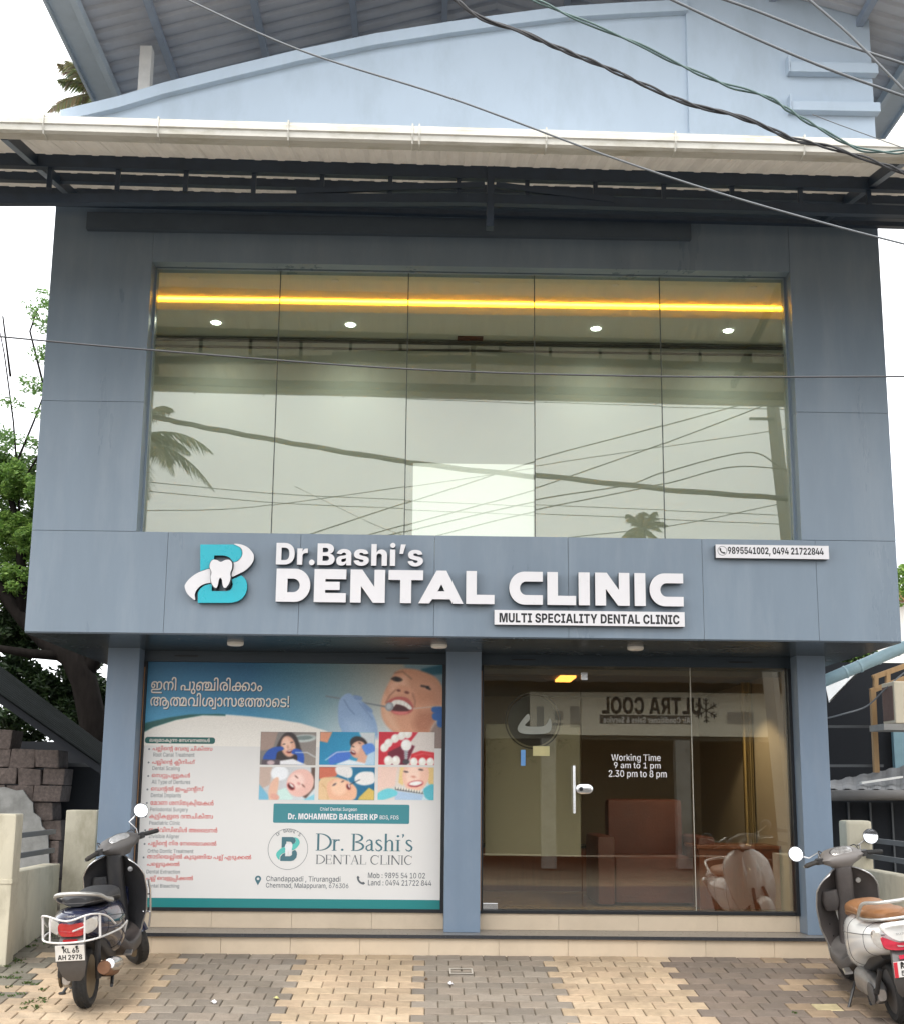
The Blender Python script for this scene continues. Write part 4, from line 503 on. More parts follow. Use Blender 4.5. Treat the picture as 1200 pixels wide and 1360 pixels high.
LETTERS_REG = {
32:[13],
39:[16,4,13,22,11,36,23,36,21,22],
44:[13,4,5,-9,9,5,21,5,13,-9],
46:[13,12,15,0,10,0,6,2,7,3,6,5,10,7,15,7,16,7,20,5,21,3,20,2,16,0],
48:[32,16,33,0,24,0,12,4,6,12,7,18,6,24,12,32,24,37,33,37,40,37,52,32,58,24,59,18,58,12,52,4,40,0,16,33,4,38,4,44,7,48,14,49,18,48,23,44,29,38,32,33,32,28,32,20,29,16,23,17,18,16,14,20,7,28,4],
49:[32,4,11,0,11,5,57,5,57,0,8,41,36,41,0,31,0,31,31,31,31,13,25,13,31,29,36],
50:[32,32,9,0,9,4,35,17,36,19,42,22,44,25,45,26,44,28,42,31,36,32,33,32,28,32,22,31,20,28,21,26,9,26,8,29,14,34,26,37,33,37,38,37,50,34,56,29,57,27,56,25,52,21,44,16,39,12,25,5,25,5,57,5,57,0],
51:[32,35,33,0,24,0,12,2,6,6,7,10,17,10,18,8,22,5,28,4,33,4,36,4,42,6,46,9,47,11,46,12,42,15,34,17,29,17,23,17,23,21,41,31,41,32,11,32,11,36,55,36,55,32,31,20,31,21,38,21,50,18,58,14,59,10,58,7,50,2,38,0],
52:[32,8,7,7,7,12,35,36,45,36,17,12,17,12,61,12,61,7,6,41,0,41,8,41,10,41,23,51,23,51,0],
53:[32,39,33,0,24,0,14,2,8,7,9,10,19,10,18,8,22,6,28,4,33,4,36,4,42,6,46,9,47,12,46,14,42,17,36,19,33,19,28,19,22,18,21,17,9,18,13,36,55,36,55,32,23,32,21,21,21,21,22,23,30,24,35,24,38,24,48,22,54,19,56,14,57,12,56,8,50,3,38,0],
54:[32,23,33,0,26,0,14,3,8,8,9,12,8,14,12,20,19,24,35,36,47,36,23,19,21,19,22,20,26,22,32,23,35,23,42,23,50,20,56,15,57,11,56,8,50,3,40,0,16,33,4,36,4,42,6,46,9,47,11,46,14,42,17,36,19,33,19,28,19,22,17,18,14,19,11,18,9,22,6,28,4],
55:[32,8,15,0,45,31,45,32,9,32,9,36,57,36,57,31,25,0],
56:[32,32,33,0,24,0,12,2,6,7,7,10,6,12,10,16,16,18,23,19,23,19,16,20,10,24,11,27,10,30,16,34,26,37,33,37,40,37,50,34,56,30,57,27,56,24,48,20,45,19,45,19,48,18,54,16,58,12,59,10,58,7,52,2,40,0,16,33,4,36,4,44,6,46,8,47,10,46,12,44,15,36,17,33,17,28,17,22,15,18,12,19,10,18,8,22,6,28,4,16,33,21,36,21,42,22,44,25,45,27,44,28,42,31,36,32,33,32,28,32,22,31,20,28,21,27,20,25,24,22,28,21],
57:[32,23,33,37,40,37,50,34,56,28,57,25,56,22,52,16,47,12,31,0,19,0,43,17,45,17,42,16,38,15,34,14,31,14,24,14,14,17,8,22,9,25,8,28,14,34,26,37,16,33,32,28,32,22,30,18,27,19,25,18,23,22,20,28,18,33,18,36,18,42,20,46,23,47,25,46,27,42,30,36,32],
58:[13,12,15,0,10,0,6,2,7,3,6,5,10,7,15,7,16,7,20,5,21,3,20,2,16,0,12,15,19,10,19,6,21,7,22,6,24,10,26,15,26,16,26,20,24,21,22,20,21,16,19],
65:[35,14,3,0,29,36,43,36,69,0,57,0,43,20,40,23,36,29,35,34,37,34,34,29,30,23,29,20,15,0,4,17,10,17,14,55,14,55,10],
66:[33,20,9,0,9,36,35,36,42,36,52,34,58,30,59,27,58,25,54,21,48,20,47,19,47,19,50,19,56,17,60,13,61,10,60,7,56,3,44,0,37,0,10,21,5,35,5,42,5,50,8,51,10,50,12,46,15,40,16,37,16,21,16,10,21,21,35,21,38,21,44,22,46,25,47,26,46,29,40,32,35,32,21,32],
67:[37,38,39,0,28,0,14,4,6,12,7,18,6,24,14,32,28,37,39,37,44,37,54,35,62,32,68,27,69,25,59,25,56,26,52,29,48,31,42,32,39,32,32,32,22,29,16,23,17,18,16,14,22,8,32,5,39,5,42,5,48,6,52,7,56,10,59,12,69,12,68,9,62,5,54,1,44,0],
68:[36,22,33,0,15,0,15,5,33,5,40,5,50,8,56,14,57,18,56,23,50,28,40,32,33,32,15,32,15,36,33,36,44,36,58,32,66,24,67,18,66,13,58,4,42,0,4,21,36,21,0,9,0,9,36],
69:[30,12,9,0,9,36,55,36,55,32,21,32,21,21,53,21,53,16,21,16,21,5,55,5,55,0],
70:[29,10,9,0,9,36,55,36,55,32,21,32,21,20,51,20,51,15,21,15,21,0],
72:[37,12,9,0,9,36,21,36,21,21,57,21,57,36,67,36,67,0,57,0,57,16,21,16,21,0],
73:[23,12,5,0,5,5,19,5,19,32,5,32,5,36,43,36,43,32,29,32,29,5,43,5,43,0],
75:[34,10,17,10,17,15,18,17,24,20,28,23,33,25,53,36,67,36,35,19,35,19,7,9,0,9,36,21,36,21,25,21,16,21,14,21,0,4,53,0,29,18,37,22,67,0],
76:[28,6,9,0,9,36,21,36,21,5,53,5,53,0],
77:[46,46,9,0,9,36,25,36,41,16,42,15,42,12,44,8,46,5,47,4,45,4,46,5,46,8,48,12,50,15,53,16,67,36,85,36,85,0,73,0,73,20,72,21,72,24,72,27,72,31,73,33,75,33,72,31,70,27,68,23,66,21,67,20,51,0,41,0,27,20,26,21,24,23,20,27,18,31,19,33,19,33,18,31,18,28,18,24,18,21,19,20,19,0],
78:[38,28,9,0,9,36,21,36,49,15,50,14,54,11,56,7,59,5,59,5,56,7,56,11,56,14,57,16,57,36,69,36,69,0,55,0,31,19,28,21,24,24,20,28,17,31,19,31,18,29,20,24,20,20,21,19,21,0],
79:[38,16,39,0,28,0,14,4,6,12,7,18,6,24,14,32,28,37,39,37,48,37,62,32,72,24,73,18,72,12,62,4,48,0,16,39,5,44,5,54,8,60,14,61,18,60,23,54,29,44,32,39,32,32,32,22,29,16,23,17,18,16,14,22,8,32,5],
80:[32,24,9,0,9,36,35,36,42,36,54,33,60,28,61,25,60,21,54,16,42,13,35,13,17,13,17,17,33,17,38,17,44,19,48,23,49,25,48,27,44,30,38,32,33,32,21,32,21,0],
82:[32,24,9,0,9,36,35,36,42,36,54,33,60,28,61,25,60,22,54,17,42,14,35,14,15,14,15,18,33,18,38,18,44,20,48,23,49,25,48,27,44,30,38,32,33,32,21,32,21,0,4,51,0,33,16,45,16,63,0],
83:[32,51,33,-1,24,-1,12,2,6,7,7,10,17,10,16,8,22,6,28,4,33,4,38,4,44,6,48,8,49,10,48,12,44,14,38,15,35,16,27,17,18,18,8,23,9,26,8,30,14,34,26,37,33,37,40,37,52,34,58,30,59,27,49,27,48,29,38,32,33,32,28,32,22,31,18,28,19,27,18,25,22,23,28,22,33,21,39,20,42,20,50,18,56,16,60,13,61,10,60,7,54,2,42,-1],
84:[33,8,5,32,5,36,61,36,61,32,39,32,39,0,29,0,29,32],
85:[37,22,39,-1,28,-1,16,3,8,9,9,13,9,36,21,36,21,13,20,11,24,7,32,5,39,5,42,5,50,7,54,11,55,13,55,36,67,36,67,13,66,9,58,3,46,-1],
86:[35,14,29,0,3,36,15,36,29,16,30,14,34,7,37,2,35,2,38,7,42,14,43,16,57,36,69,36,43,0],
87:[50,38,23,0,3,36,15,36,25,16,26,14,28,9,28,5,31,3,29,3,28,5,30,9,32,14,35,16,45,36,57,36,67,16,68,14,70,9,72,5,73,3,71,3,72,5,72,9,74,14,77,16,87,36,99,36,79,0,67,0,55,22,52,24,50,30,49,34,53,34,50,30,48,24,47,22,37,0],
90:[32,24,7,0,7,4,39,27,40,28,46,32,49,34,51,32,44,32,36,32,31,32,7,32,7,36,59,36,59,33,27,10,24,8,18,5,17,3,15,5,20,5,28,5,35,5,59,5,59,0],
97:[28,40,23,-1,18,-1,8,1,4,5,5,8,4,10,8,13,14,15,22,16,27,16,30,16,36,17,38,17,39,18,39,18,38,20,36,22,32,23,29,23,24,23,20,22,16,20,17,20,7,21,8,23,14,26,24,28,29,28,32,28,38,27,46,25,50,21,51,18,51,0,41,0,41,4,39,4,38,3,34,1,26,-1,18,25,4,30,4,36,5,38,8,39,10,39,13,38,13,34,13,30,12,26,12,27,12,22,12,18,11,14,9,15,8,14,6,18,5,22,4],
98:[31,23,35,-1,30,-1,24,1,20,3,19,4,19,4,19,0,9,0,9,36,19,36,19,23,19,23,20,24,22,26,30,28,35,28,40,28,52,24,58,18,59,14,58,9,52,3,40,-1,16,33,4,36,4,42,7,46,11,47,14,46,16,42,21,36,23,33,23,28,23,22,21,18,16,19,14,18,11,22,6,28,4],
99:[29,38,31,-1,22,-1,12,3,4,9,5,13,4,18,12,24,22,28,31,28,34,28,42,27,48,24,52,21,55,20,43,18,42,19,40,21,36,22,32,23,31,23,26,23,18,20,16,16,17,14,16,11,18,7,26,4,31,4,32,4,36,5,40,6,42,8,45,9,55,8,52,6,48,3,42,1,34,-1],
100:[31,23,29,-1,20,-1,10,3,4,9,5,14,4,18,10,24,20,28,29,28,32,28,38,26,42,24,45,23,45,23,45,36,55,36,55,0,45,0,45,4,45,4,42,3,38,1,32,-1,16,31,4,34,4,40,6,44,11,45,14,44,16,40,21,34,23,31,23,26,23,18,21,16,16,17,14,16,11,18,7,26,4],
101:[29,40,31,-1,22,-1,12,3,4,9,5,13,4,18,10,24,22,28,31,28,34,28,44,26,50,23,54,18,55,14,55,12,11,12,11,16,49,16,45,15,44,17,40,21,34,23,31,23,26,23,18,21,16,17,17,15,17,13,16,10,20,6,26,4,31,4,34,4,38,5,42,6,45,8,55,7,52,4,46,1,36,-1],
102:[19,4,35,27,35,23,1,23,1,27,17,13,0,13,30,12,33,16,36,24,38,29,38,30,38,36,38,37,37,35,33,34,33,32,33,31,33,26,33,22,31,23,30,23,0],
103:[31,38,31,-11,24,-11,14,-9,8,-6,7,-5,17,-3,16,-4,20,-5,26,-6,31,-6,36,-6,44,-4,45,0,45,5,45,5,42,4,38,2,32,0,29,0,22,0,10,3,4,9,5,14,4,18,10,24,22,28,29,28,32,28,38,26,42,24,45,23,45,23,45,27,55,27,55,0,54,-4,48,-9,38,-11,16,31,5,34,5,40,7,44,11,45,14,44,17,40,21,34,23,31,23,26,23,18,21,16,16,17,14,16,11,18,7,26,5],
104:[30,23,19,16,19,0,9,0,9,36,19,36,19,21,17,21,18,24,28,28,35,28,40,28,48,25,52,21,53,17,53,0,43,0,43,17,42,20,36,23,31,23,28,23,22,21,18,18],
105:[13,4,9,0,9,27,19,27,19,0,12,13,31,10,31,6,33,7,35,6,36,10,38,13,38,16,38,20,36,21,35,20,33,16,31],
107:[28,7,19,9,19,16,19,16,41,27,55,27,29,14,27,14,4,9,0,9,36,19,36,19,0,4,43,0,23,13,31,17,55,0],
108:[14,16,21,0,14,0,8,3,9,6,9,36,19,36,19,7,18,6,20,4,23,4,24,4,26,4,27,5,29,0,26,0,22,0],
109:[44,42,9,0,9,27,19,27,19,21,17,21,18,23,22,26,30,28,35,28,38,28,46,24,49,21,47,21,48,23,52,26,60,28,65,28,70,28,76,26,82,22,83,18,83,0,71,0,71,18,70,21,64,23,61,23,58,23,52,22,50,19,51,17,51,0,41,0,41,18,40,20,34,23,31,23,26,23,22,22,18,19,19,17,19,0],
110:[30,23,19,16,19,0,9,0,9,27,19,27,19,21,17,21,18,24,28,28,35,28,40,28,48,25,52,21,53,17,53,0,43,0,43,17,42,20,36,23,31,23,28,23,22,21,18,18],
111:[30,16,31,-1,22,-1,12,3,4,9,5,13,4,18,12,24,22,28,31,28,38,28,50,24,56,18,57,13,56,9,50,3,38,-1,16,31,4,36,4,42,7,44,11,45,14,44,16,42,20,36,23,31,23,26,23,18,20,16,16,17,14,16,11,18,7,26,4],
112:[31,23,9,-10,9,27,19,27,19,23,19,23,20,24,22,26,30,28,35,28,40,28,52,24,58,18,59,14,58,9,52,3,40,-1,35,-1,30,-1,24,1,20,3,19,4,19,4,19,-10,16,33,4,36,4,42,7,46,11,47,14,46,16,42,21,36,23,33,23,28,23,22,21,18,16,19,14,18,11,22,6,28,4],
114:[19,20,9,0,9,27,19,27,19,23,19,23,20,25,28,28,33,28,34,28,36,28,37,28,37,22,36,23,32,23,31,23,28,23,22,21,18,18,19,17,19,0],
115:[27,44,27,-1,20,-1,12,1,6,4,5,7,15,8,16,6,22,4,27,4,32,4,38,6,39,7,38,9,34,10,31,11,23,12,14,13,6,17,7,20,6,22,12,26,22,28,29,28,34,28,42,26,48,23,49,21,39,20,38,21,32,23,29,23,24,23,18,21,19,20,18,18,22,17,27,16,35,15,42,14,50,11,51,8,50,5,44,2,34,-1],
116:[17,4,31,27,31,23,1,23,1,27,16,9,34,21,34,21,7,20,6,22,4,27,4,26,4,30,4,31,4,33,0,30,0,26,0,25,0,18,0,8,3,9,7],
117:[30,23,27,0,20,0,12,2,8,7,9,10,9,27,19,27,19,11,18,8,24,4,31,4,34,4,38,6,42,9,43,11,43,27,53,27,53,0,43,0,43,7,45,7,42,3,32,0],
118:[29,14,23,0,3,27,15,27,25,12,26,9,30,4,31,2,29,2,28,4,32,9,33,12,45,27,57,27,35,0],
120:[28,28,3,0,25,16,25,12,5,27,17,27,23,22,24,20,28,17,31,15,27,15,28,16,32,20,35,22,41,27,53,27,33,12,33,16,53,0,41,0,35,6,32,8,28,12,27,13,31,13,28,12,24,8,23,6,15,0],
121:[29,27,7,-10,11,-5,11,-6,14,-6,18,-6,20,-4,23,-2,25,0,3,27,15,27,25,12,26,9,28,4,31,2,27,2,28,4,30,9,33,12,45,27,57,27,33,-4,30,-6,26,-9,18,-10,15,-10,12,-10,8,-10],
}

def outline_contours(d, at_i=0):
    """quadratic outlines stored as point counts and 2x+on, y pairs"""
    out = []
    while at_i < len(d):
        n = d[at_i]; at_i += 1
        pts = [(d[at_i + 2 * k] // 2, d[at_i + 2 * k + 1], bool(d[at_i + 2 * k] % 2)) for k in range(n)]; at_i += 2 * n
        full = []
        for i, p in enumerate(pts):
            nx_ = pts[(i + 1) % n]; full.append(p)
            if not p[2] and not nx_[2]: full.append(((p[0] + nx_[0]) / 2, (p[1] + nx_[1]) / 2, True))
        k0 = next(i for i, p in enumerate(full) if p[2]); full = full[k0:] + full[:k0]; poly = []
        for i, p in enumerate(full):
            if p[2]: poly.append(p[:2])
            else:
                a, b = full[i - 1], full[(i + 1) % len(full)]
                for t in (.25, .5, .75): poly.append(tuple((1 - t) ** 2 * a[m] + 2 * t * (1 - t) * p[m] + t * t * b[m] for m in (0, 1)))
        out.append(poly)
    return out
def fill_glyph(cs, depth=0.0):
    return fill(cs, depth, True) if cs else ([], [])
_gc = {}
def text_geo(body, off=0.0, depth=0.0, spacing=1.0):
    """lettering from the stored outlines; off > .015 asks for the bold cut; cap height is about .73"""
    src, unit, nm = (LETTERS_BOLD, 100.0, 'b') if off > .015 else (LETTERS_REG, 50.0, 'r')
    x = 0; vs, fs = [], []
    for ch in body:
        k = ord(ch)
        if k not in src: src2, unit2, nm2 = (LETTERS_REG, 50.0, 'r') if nm == 'b' else (LETTERS_BOLD, 100.0, 'b')
        else: src2, unit2, nm2 = src, unit, nm
        g_ = src2[k]
        if (nm2, k, depth) not in _gc:
            _gc[(nm2, k, depth)] = fill_glyph([[(a / unit2, b / unit2) for a, b in c] for c in outline_contours(g_, 1)], depth)
        v, f = _gc[(nm2, k, depth)]; o = len(vs)
        vs += [(p[0] + x, p[1], p[2]) for p in v]; fs += [tuple(i + o for i in q) for q in f]
        x += g_[0] / unit2 * spacing
    return vs, fs
def put_text(name, body, pb, Y, m, parent, off=.0, spacing=1.0):
    vs, fs = text_geo(body, off, 0, spacing)
    mb = MB(); mb.add(fit(vs, box4(Y, *pb), Y), fs)
    return mb.build(name, m, parent, fixn=False)

_build = MB.build
def build(s, name, m, parent=None, local=False, **k):
    o = _build(s, name, m, parent, **k)
    if parent is not None and not local and parent.parent is None:
        o.matrix_parent_inverse = Matrix.Translation(-Vector(parent.location))
    return o
MB.build = build

# ================================================================== GROUND
mb = MB()
mb.grid(lambda u, v: (-60 + 120 * u, (-4.2 + 5.8 * v), SLOPE * (-4.2 + 5.8 * v) - .055), 60, 4)
mb.add([(-60, 1.6, gz(1.6) - .055), (60, 1.6, gz(1.6) - .055), (300, 400, gz(1.6) - .055), (-300, 400, gz(1.6) - .055)], [(0, 1, 2, 3)])
struct(mb.build('ground', M['earth']))
mb = MB()
mb.box(-150, 150, -13.5, -4.2, gz(-9) - .3, gz(-9) - .02)
struct(mb.build('road', M['road']))
mb = MB()
mb.box(-150, 150, -80, -13.5, gz(-9) - .3, gz(-9) - .05)
struct(mb.build('roadside_ground', M['earth']))
mb = MB()
mb.grid(lambda u, v: (-7.0 + 14 * u, -4.2 + 5.8 * v, SLOPE * (-4.2 + 5.8 * v) - .012), 4, 4)
struct(mb.build('paving_bed', M['paving_base']))
# interlocking pavers in beige and grey bands, every one laid by itself
PW_, PD_ = 0.2, 0.1865
mb = MB()
beige = [(.43, .325, .215), (.47, .36, .245), (.40, .30, .20), (.45, .335, .225)]
grey = [(.235, .20, .16), (.26, .222, .18), (.21, .18, .147), (.25, .208, .165)]
purple = [(.18, .142, .115), (.20, .155, .122), (.162, .13, .106)]
mossy = [(.17, .155, .12), (.14, .13, .10), (.20, .17, .13)]
for r in range(-24, 10):
    yc = -0.09 + r * PD_
    for c in range(-28, 30):
        xc = c * PW_ + (PW_ / 2 if r % 2 else 0) + .005
        if yc > .05 and -3.0 < xc < 3.72: continue
        if yc < -4.15 or yc > 1.5: continue
        if xc < -3.0 - .2 * (r % 3 == 0): cl = mossy
        elif xc < -2.04: cl = beige
        elif xc < -1.04: cl = grey
        elif xc < 0.0: cl = beige
        elif xc < 1.02: cl = grey
        elif xc < 2.05: cl = beige
        elif xc < 3.0 + .25 * math.sin(r * 1.7): cl = purple
        else: cl = [(.30, .22, .145), (.27, .20, .14)] if rnd.random() < .4 else purple
        col = rnd.choice(cl)
        if (r, c) == (-8, 15): col = (.52, .44, .26)
        k = rnd.uniform(.86, 1.12); col = tuple(q * k for q in col)
        hx, hy = PW_ / 2 - .0028 - rnd.random() * .0015, PD_ / 2 - .0028 - rnd.random() * .0015
        dz = rnd.uniform(-.0022, .0022); tx, ty = rnd.uniform(-.008, .008), rnd.uniform(-.012, .012)
        xo, yo = rnd.uniform(-.0015, .0015), rnd.uniform(-.0015, .0015)
        zt = lambda x, y: SLOPE * y + dz + (x - xc) * tx + (y - yc) * ty
        # the long sides carry the small zig-zag of interlocking blocks
        def ring(i, zz):
            pts = [(-hx + i, -hy + i), (-hx * .35, -hy + i), (-hx * .15, -hy + .008 + i), (hx - i, -hy + .008 * 0 + i), (hx - i, hy - i), (hx * .15, hy - i), (-hx * .15, hy - .006 - i), (-hx + i, hy - i)]
            return [(xc + xo + a, yc + yo + b, zt(xc + a, yc + b) + zz) for a, b in pts]
        lo, mid, top = ring(0, -.05), ring(0, -.005), ring(.006, 0)
        n = 8
        fs = [(i, (i + 1) % n, n + (i + 1) % n, n + i) for i in range(n)] + [(n + i, n + (i + 1) % n, 2 * n + (i + 1) % n, 2 * n + i) for i in range(n)] + [tuple(2 * n + i for i in range(n))]
        mb.add(lo + mid + top, fs, col)
struct(mb.build('paving', M['paver'], fixn=False))

# ================================================================== CLINIC BUILDING
XL, XR, YF, ZB, ZT = -3.36, 3.975, -0.9, 2.665, 6.46
WX0, WX1, WZ0, WZ1 = -2.48, 3.165, 3.525, 5.955
B = empty('clinic_building', 'two storey blue grey building with wide upper window, three columns and guttered canopy', 'building', (.3, 2, 0))
# plinth, steps
mb = MB()
x = -2.96
while x < 3.72:
    x2 = min(x + .6, 3.74)
    mb.box(x + .0012, x2 - .0012, 0, .03, -.08, .142)
    x = x2
mb.box(-2.95, 3.73, .03, .2, -.3, .142)
mb.box(-2.962, -2.95, .03, .9, -.3, .142); mb.box(3.73, 3.742, .03, .9, -.3, .142)
mb.build('plinth_riser', M['tile'], B, bev=.0015)
mb = MB(); mb.box(-2.98, 3.76, -.022, 5, .142, .168)
st = mb.build('step_slab', M['granite'], B, bev=.004)
mb = MB(); mb.box(-2.982, 3.762, -.028, -.0225, .140, .1695)
mb.build('slab_nosing', M['granite_edge'], st)
mb = MB()
for a, b in ((-2.64, .165), (.485, 3.395)):
    x = a
    while x < b - .01:
        x2 = min(x + .72, b); mb.box(x + .001, x2 - .001, .44, .6, .169, .312); x = x2
mb.build('sill_riser', M['tile'], B, bev=.0015)
# columns and side walls
for a, b, n in ((-2.93, -2.64, 0), (.165, .485, 0), (3.395, 3.66, 0)):
    mb = MB(); mb.box(a, b, .2, .62, .168, ZB)
    mb.build('column', M['col'], B, bev=.006)
mb = MB(); mb.box(-2.93, -2.8, .62, 5, -.1, ZB); mb.box(3.53, 3.66, .62, 5, -.1, ZB); mb.box(-2.8, 3.53, 4.85, 5, -.1, ZB)
mb.build('ground_floor_wall', M['parapet'], B)
# upper storey: clad front
seamL, seamR = at(130, 533, YF).z, at(1115, 548, YF).z
g = .0013
mb = MB()
xs = [XL, -2.21, -1.09, .04, 1.17, 2.31, 3.28, XR]
for a, b in zip(xs, xs[1:]): mb.box(a + g, b - g, YF, YF + .12, ZB, WZ0 - g)
fas = mb.build('fascia', M['acp'], B, bev=.002)
for a, b, zs in ((XL, WX0, seamL), (WX1, XR, seamR)):
    mb = MB(); mb.box(a + g, b, YF, YF + .12, WZ0 + g, zs - g); mb.box(a + g, b, YF, YF + .12, zs + g, ZT)
    mb.build('window_pier', M['acp'], B, bev=.002)
mb = MB(); mb.box(WX0 + g, WX1 - g, YF, YF + .12, WZ1, ZT); mb.build('lintel', M['acp'], B, bev=.002)
mb = MB()
mb.box(WX0 - .12, WX0, YF + .121, YF + .3, WZ0, WZ1 + .02); mb.box(WX1, WX1 + .12, YF + .121, YF + .3, WZ0, WZ1 + .02)
mb.box(WX0 - .12, WX1 + .12, YF + .121, YF + .3, WZ1 + .02, WZ1 + .16)
mb.build('window_reveal', M['acp'], B)
mb = MB()
mb.box(XL, XL + .12, YF + .121, 5, ZB, ZT); mb.box(XR - .12, XR, YF + .121, 5, ZB, ZT); mb.box(XL + .12, XR - .12, 4.88, 5, ZB, ZT); mb.box(XL + .12, XR - .12, YF + .31, 4.88, ZT - .12, ZT)
mb.build('upper_wall', M['acp'], B)
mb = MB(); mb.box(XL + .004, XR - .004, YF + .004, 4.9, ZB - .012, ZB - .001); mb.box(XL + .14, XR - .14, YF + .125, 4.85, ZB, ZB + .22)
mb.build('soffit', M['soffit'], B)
# soffit lamps
for px, py in ((313, 853), (583, 853.5), (843, 857.5)):
    v = at(px, py, -.36)
    mb = MB(); mb.lathe([(.0, -.030), (.05, -.030), (.066, -.025), (.072, -.016), (.072, 0)], (v.x, -.36, ZB - .012), (0, 0, 1), 24)
    mb.build('soffit_lamp', M['lampoff'], B, smooth=40)
# rolling shutter boxes over the two shop openings
for a, b in ((-2.64, .165), (.485, 3.395)):
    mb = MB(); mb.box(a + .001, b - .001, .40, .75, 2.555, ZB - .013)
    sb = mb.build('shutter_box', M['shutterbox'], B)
    mb = MB()
    for k in (.1, .8):
        xx = a + (b - a) * k
        mb = MB(); mb.box(xx, xx + .22, .392, .399, 2.60, 2.612); mb.build('shutter_slot', M['frame'], sb)
    mb = MB()
    mb.box(a + .001, a + .03, .40, .52, .313, 2.554); mb.build('shutter_guide', M['frame'], sb)
    mb = MB(); mb.box(b - .03, b - .001, .40, .52, .313, 2.554); mb.build('shutter_guide', M['frame'], sb)
    mb = MB(); mb.box(a + .004, a + .014, .394, .399, .34, 2.5); mb.build('guide_rust', mat('rust_strip', (.30, .17, .09), .8), sb)
    mb = MB(); mb.box(a + .031, b - .031, .42, .56, .313, .343); mb.build('bottom_track', M['frame'], sb, bev=.003)

# ---- upper window
UG = -0.72
joints = [WX0, -1.365, -.222, .905, 2.03, WX1]
win = MB()
win.box(WX0, WX1, UG - .03, UG + .05, WZ0, WZ0 + .018); win.box(WX0, WX1, UG - .03, UG + .05, WZ1, WZ1 + .02)
win.box(WX0, WX0 + .018, UG - .03, UG + .05, WZ0 + .018, WZ1); win.box(WX1 - .018, WX1, UG - .03, UG + .05, WZ0 + .018, WZ1)
win = win.build('window_frame', M['acp'], B)
for i, (a, b) in enumerate(zip(joints, joints[1:])):
    mb = MB()
    tl = R(rnd.uniform(-.06, .06)); tz = R(rnd.uniform(-.06, .06)); c = Vector(((a + b) / 2, UG, (WZ0 + WZ1) / 2))
    mb.box(a + (.018 if i == 0 else .004), b - (.018 if i == 4 else .004), UG - .005, UG + .005, WZ0 + .018, WZ1)
    rot = Matrix.Translation(c) @ Matrix.Rotation(tl, 4, 'X') @ Matrix.Rotation(tz, 4, 'Z') @ Matrix.Translation(-c)
    mb.build('glass_pane', M['glass_up'], win, xf=rot)
mb = MB()
for x in joints[1:-1]: mb.box(x - .004, x + .004, UG - .007, UG + .007, WZ0 + .018, WZ1)
mb.build('glazing_joint', M['silicone'], win)
# ---- upper room seen through it
rx0, rx1 = XL + .14, XR - .14
UC, LC, CE, BW = 6.06, 5.965, .22, 1.05
al = bpy.data.lights.new('cove_glow', 'AREA'); al.shape = 'RECTANGLE'; al.size, al.size_y = rx1 - rx0 - .1, .02; al.energy = 30; al.color = (1, .55, .06)
alo = bpy.data.objects.new('cove_glow', al); COL.objects.link(alo); alo.location = ((rx0 + rx1) / 2, CE + .005, LC + .052); alo.rotation_euler = (R(150), 0, 0)
mb = MB(); mb.box(rx0, rx1, BW, BW + .1, 3.4, 6.2); mb.box(rx0 - .05, rx0, UG + .02, BW, 3.4, 6.2); mb.box(rx1, rx1 + .05, UG + .02, BW, 3.4, 6.2)
mb.build('upper_room_wall', M['in_wall'], B)
mb = MB(); mb.box(rx0, rx1, YF + .31, BW, 3.36, 3.4); mb.build('upper_room_floor', M['in_ceil2'], B)
mb = MB(); mb.box(rx0, rx1, UG + .05, CE + .14, UC, UC + .1)
uc = mb.build('upper_room_ceiling', M['in_ceil'], B)
mb = MB(); mb.box(rx0, rx1, CE, BW, LC, LC + .03); mb.box(rx0, rx1, CE - .012, CE, LC - .03, LC + .045)
mb.build('dropped_ceiling', M['in_ceil2'], uc)
mb = MB(); mb.box(rx0 + .02, rx1 - .02, CE + .015, CE + .05, LC + .032, LC + .055)
mb.build('cove_light', M['cove'], uc)
mb = MB()
for k in (0, 1): mb.box(rx0, rx1, BW - .05 + .03 * k, BW - .002, LC - .045 - .07 * k, LC - .025 - .07 * k)
mb.build('wall_cornice', M['cornice'], uc)
for px, py in ((288, 430), (466, 434), (790, 440), (965, 442)):
    v = at(px, py, .66)
    mb = MB(); mb.lathe([(0, -.008), (.045, -.008), (.05, 0)], (v.x, .62, LC), (0, 0, 1), 20)
    d = mb.build('downlight', M['led'], uc)
    ld = bpy.data.lights.new('downlight_beam', 'SPOT'); ld.energy = 17; ld.spot_size = R(150); ld.spot_blend = 1.0; ld.color = (.92, 1, .88); ld.shadow_soft_size = .04
    lo = bpy.data.objects.new('downlight_beam', ld); COL.objects.link(lo); lo.location = (v.x, .50, LC - .02); lo.parent = uc
for px in (256, 445, 632, 817, 1000):
    v = at(px, 374, -.3)
    mb = MB(); mb.lathe([(.02, -.006), (.034, -.006), (.036, 0)], (v.x, -.28, UC), (0, 0, 1), 16)
    mb.build('recessed_spot', M['lampoff'], uc)
mb = MB(); b4 = box4(BW - .1, 607, 430, 641, 451); mb.box(b4[0], b4[1], BW - .16, BW - .06, b4[2], b4[3])
mb.build('exhaust_box', mat('brown_exhaust_grille', (.14, .05, .03), .6), uc, bev=.004)
# white board behind the middle pane, its weak glow added to brighten it
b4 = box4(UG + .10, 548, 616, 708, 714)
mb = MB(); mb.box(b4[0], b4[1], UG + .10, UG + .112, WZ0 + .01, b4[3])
mb.build('glowing_white_board', mat('white_board_added_glow', (.93, .95, .90), .6, 0, .03, 2, emit=(.93, 1, .9), estr=.22), B)

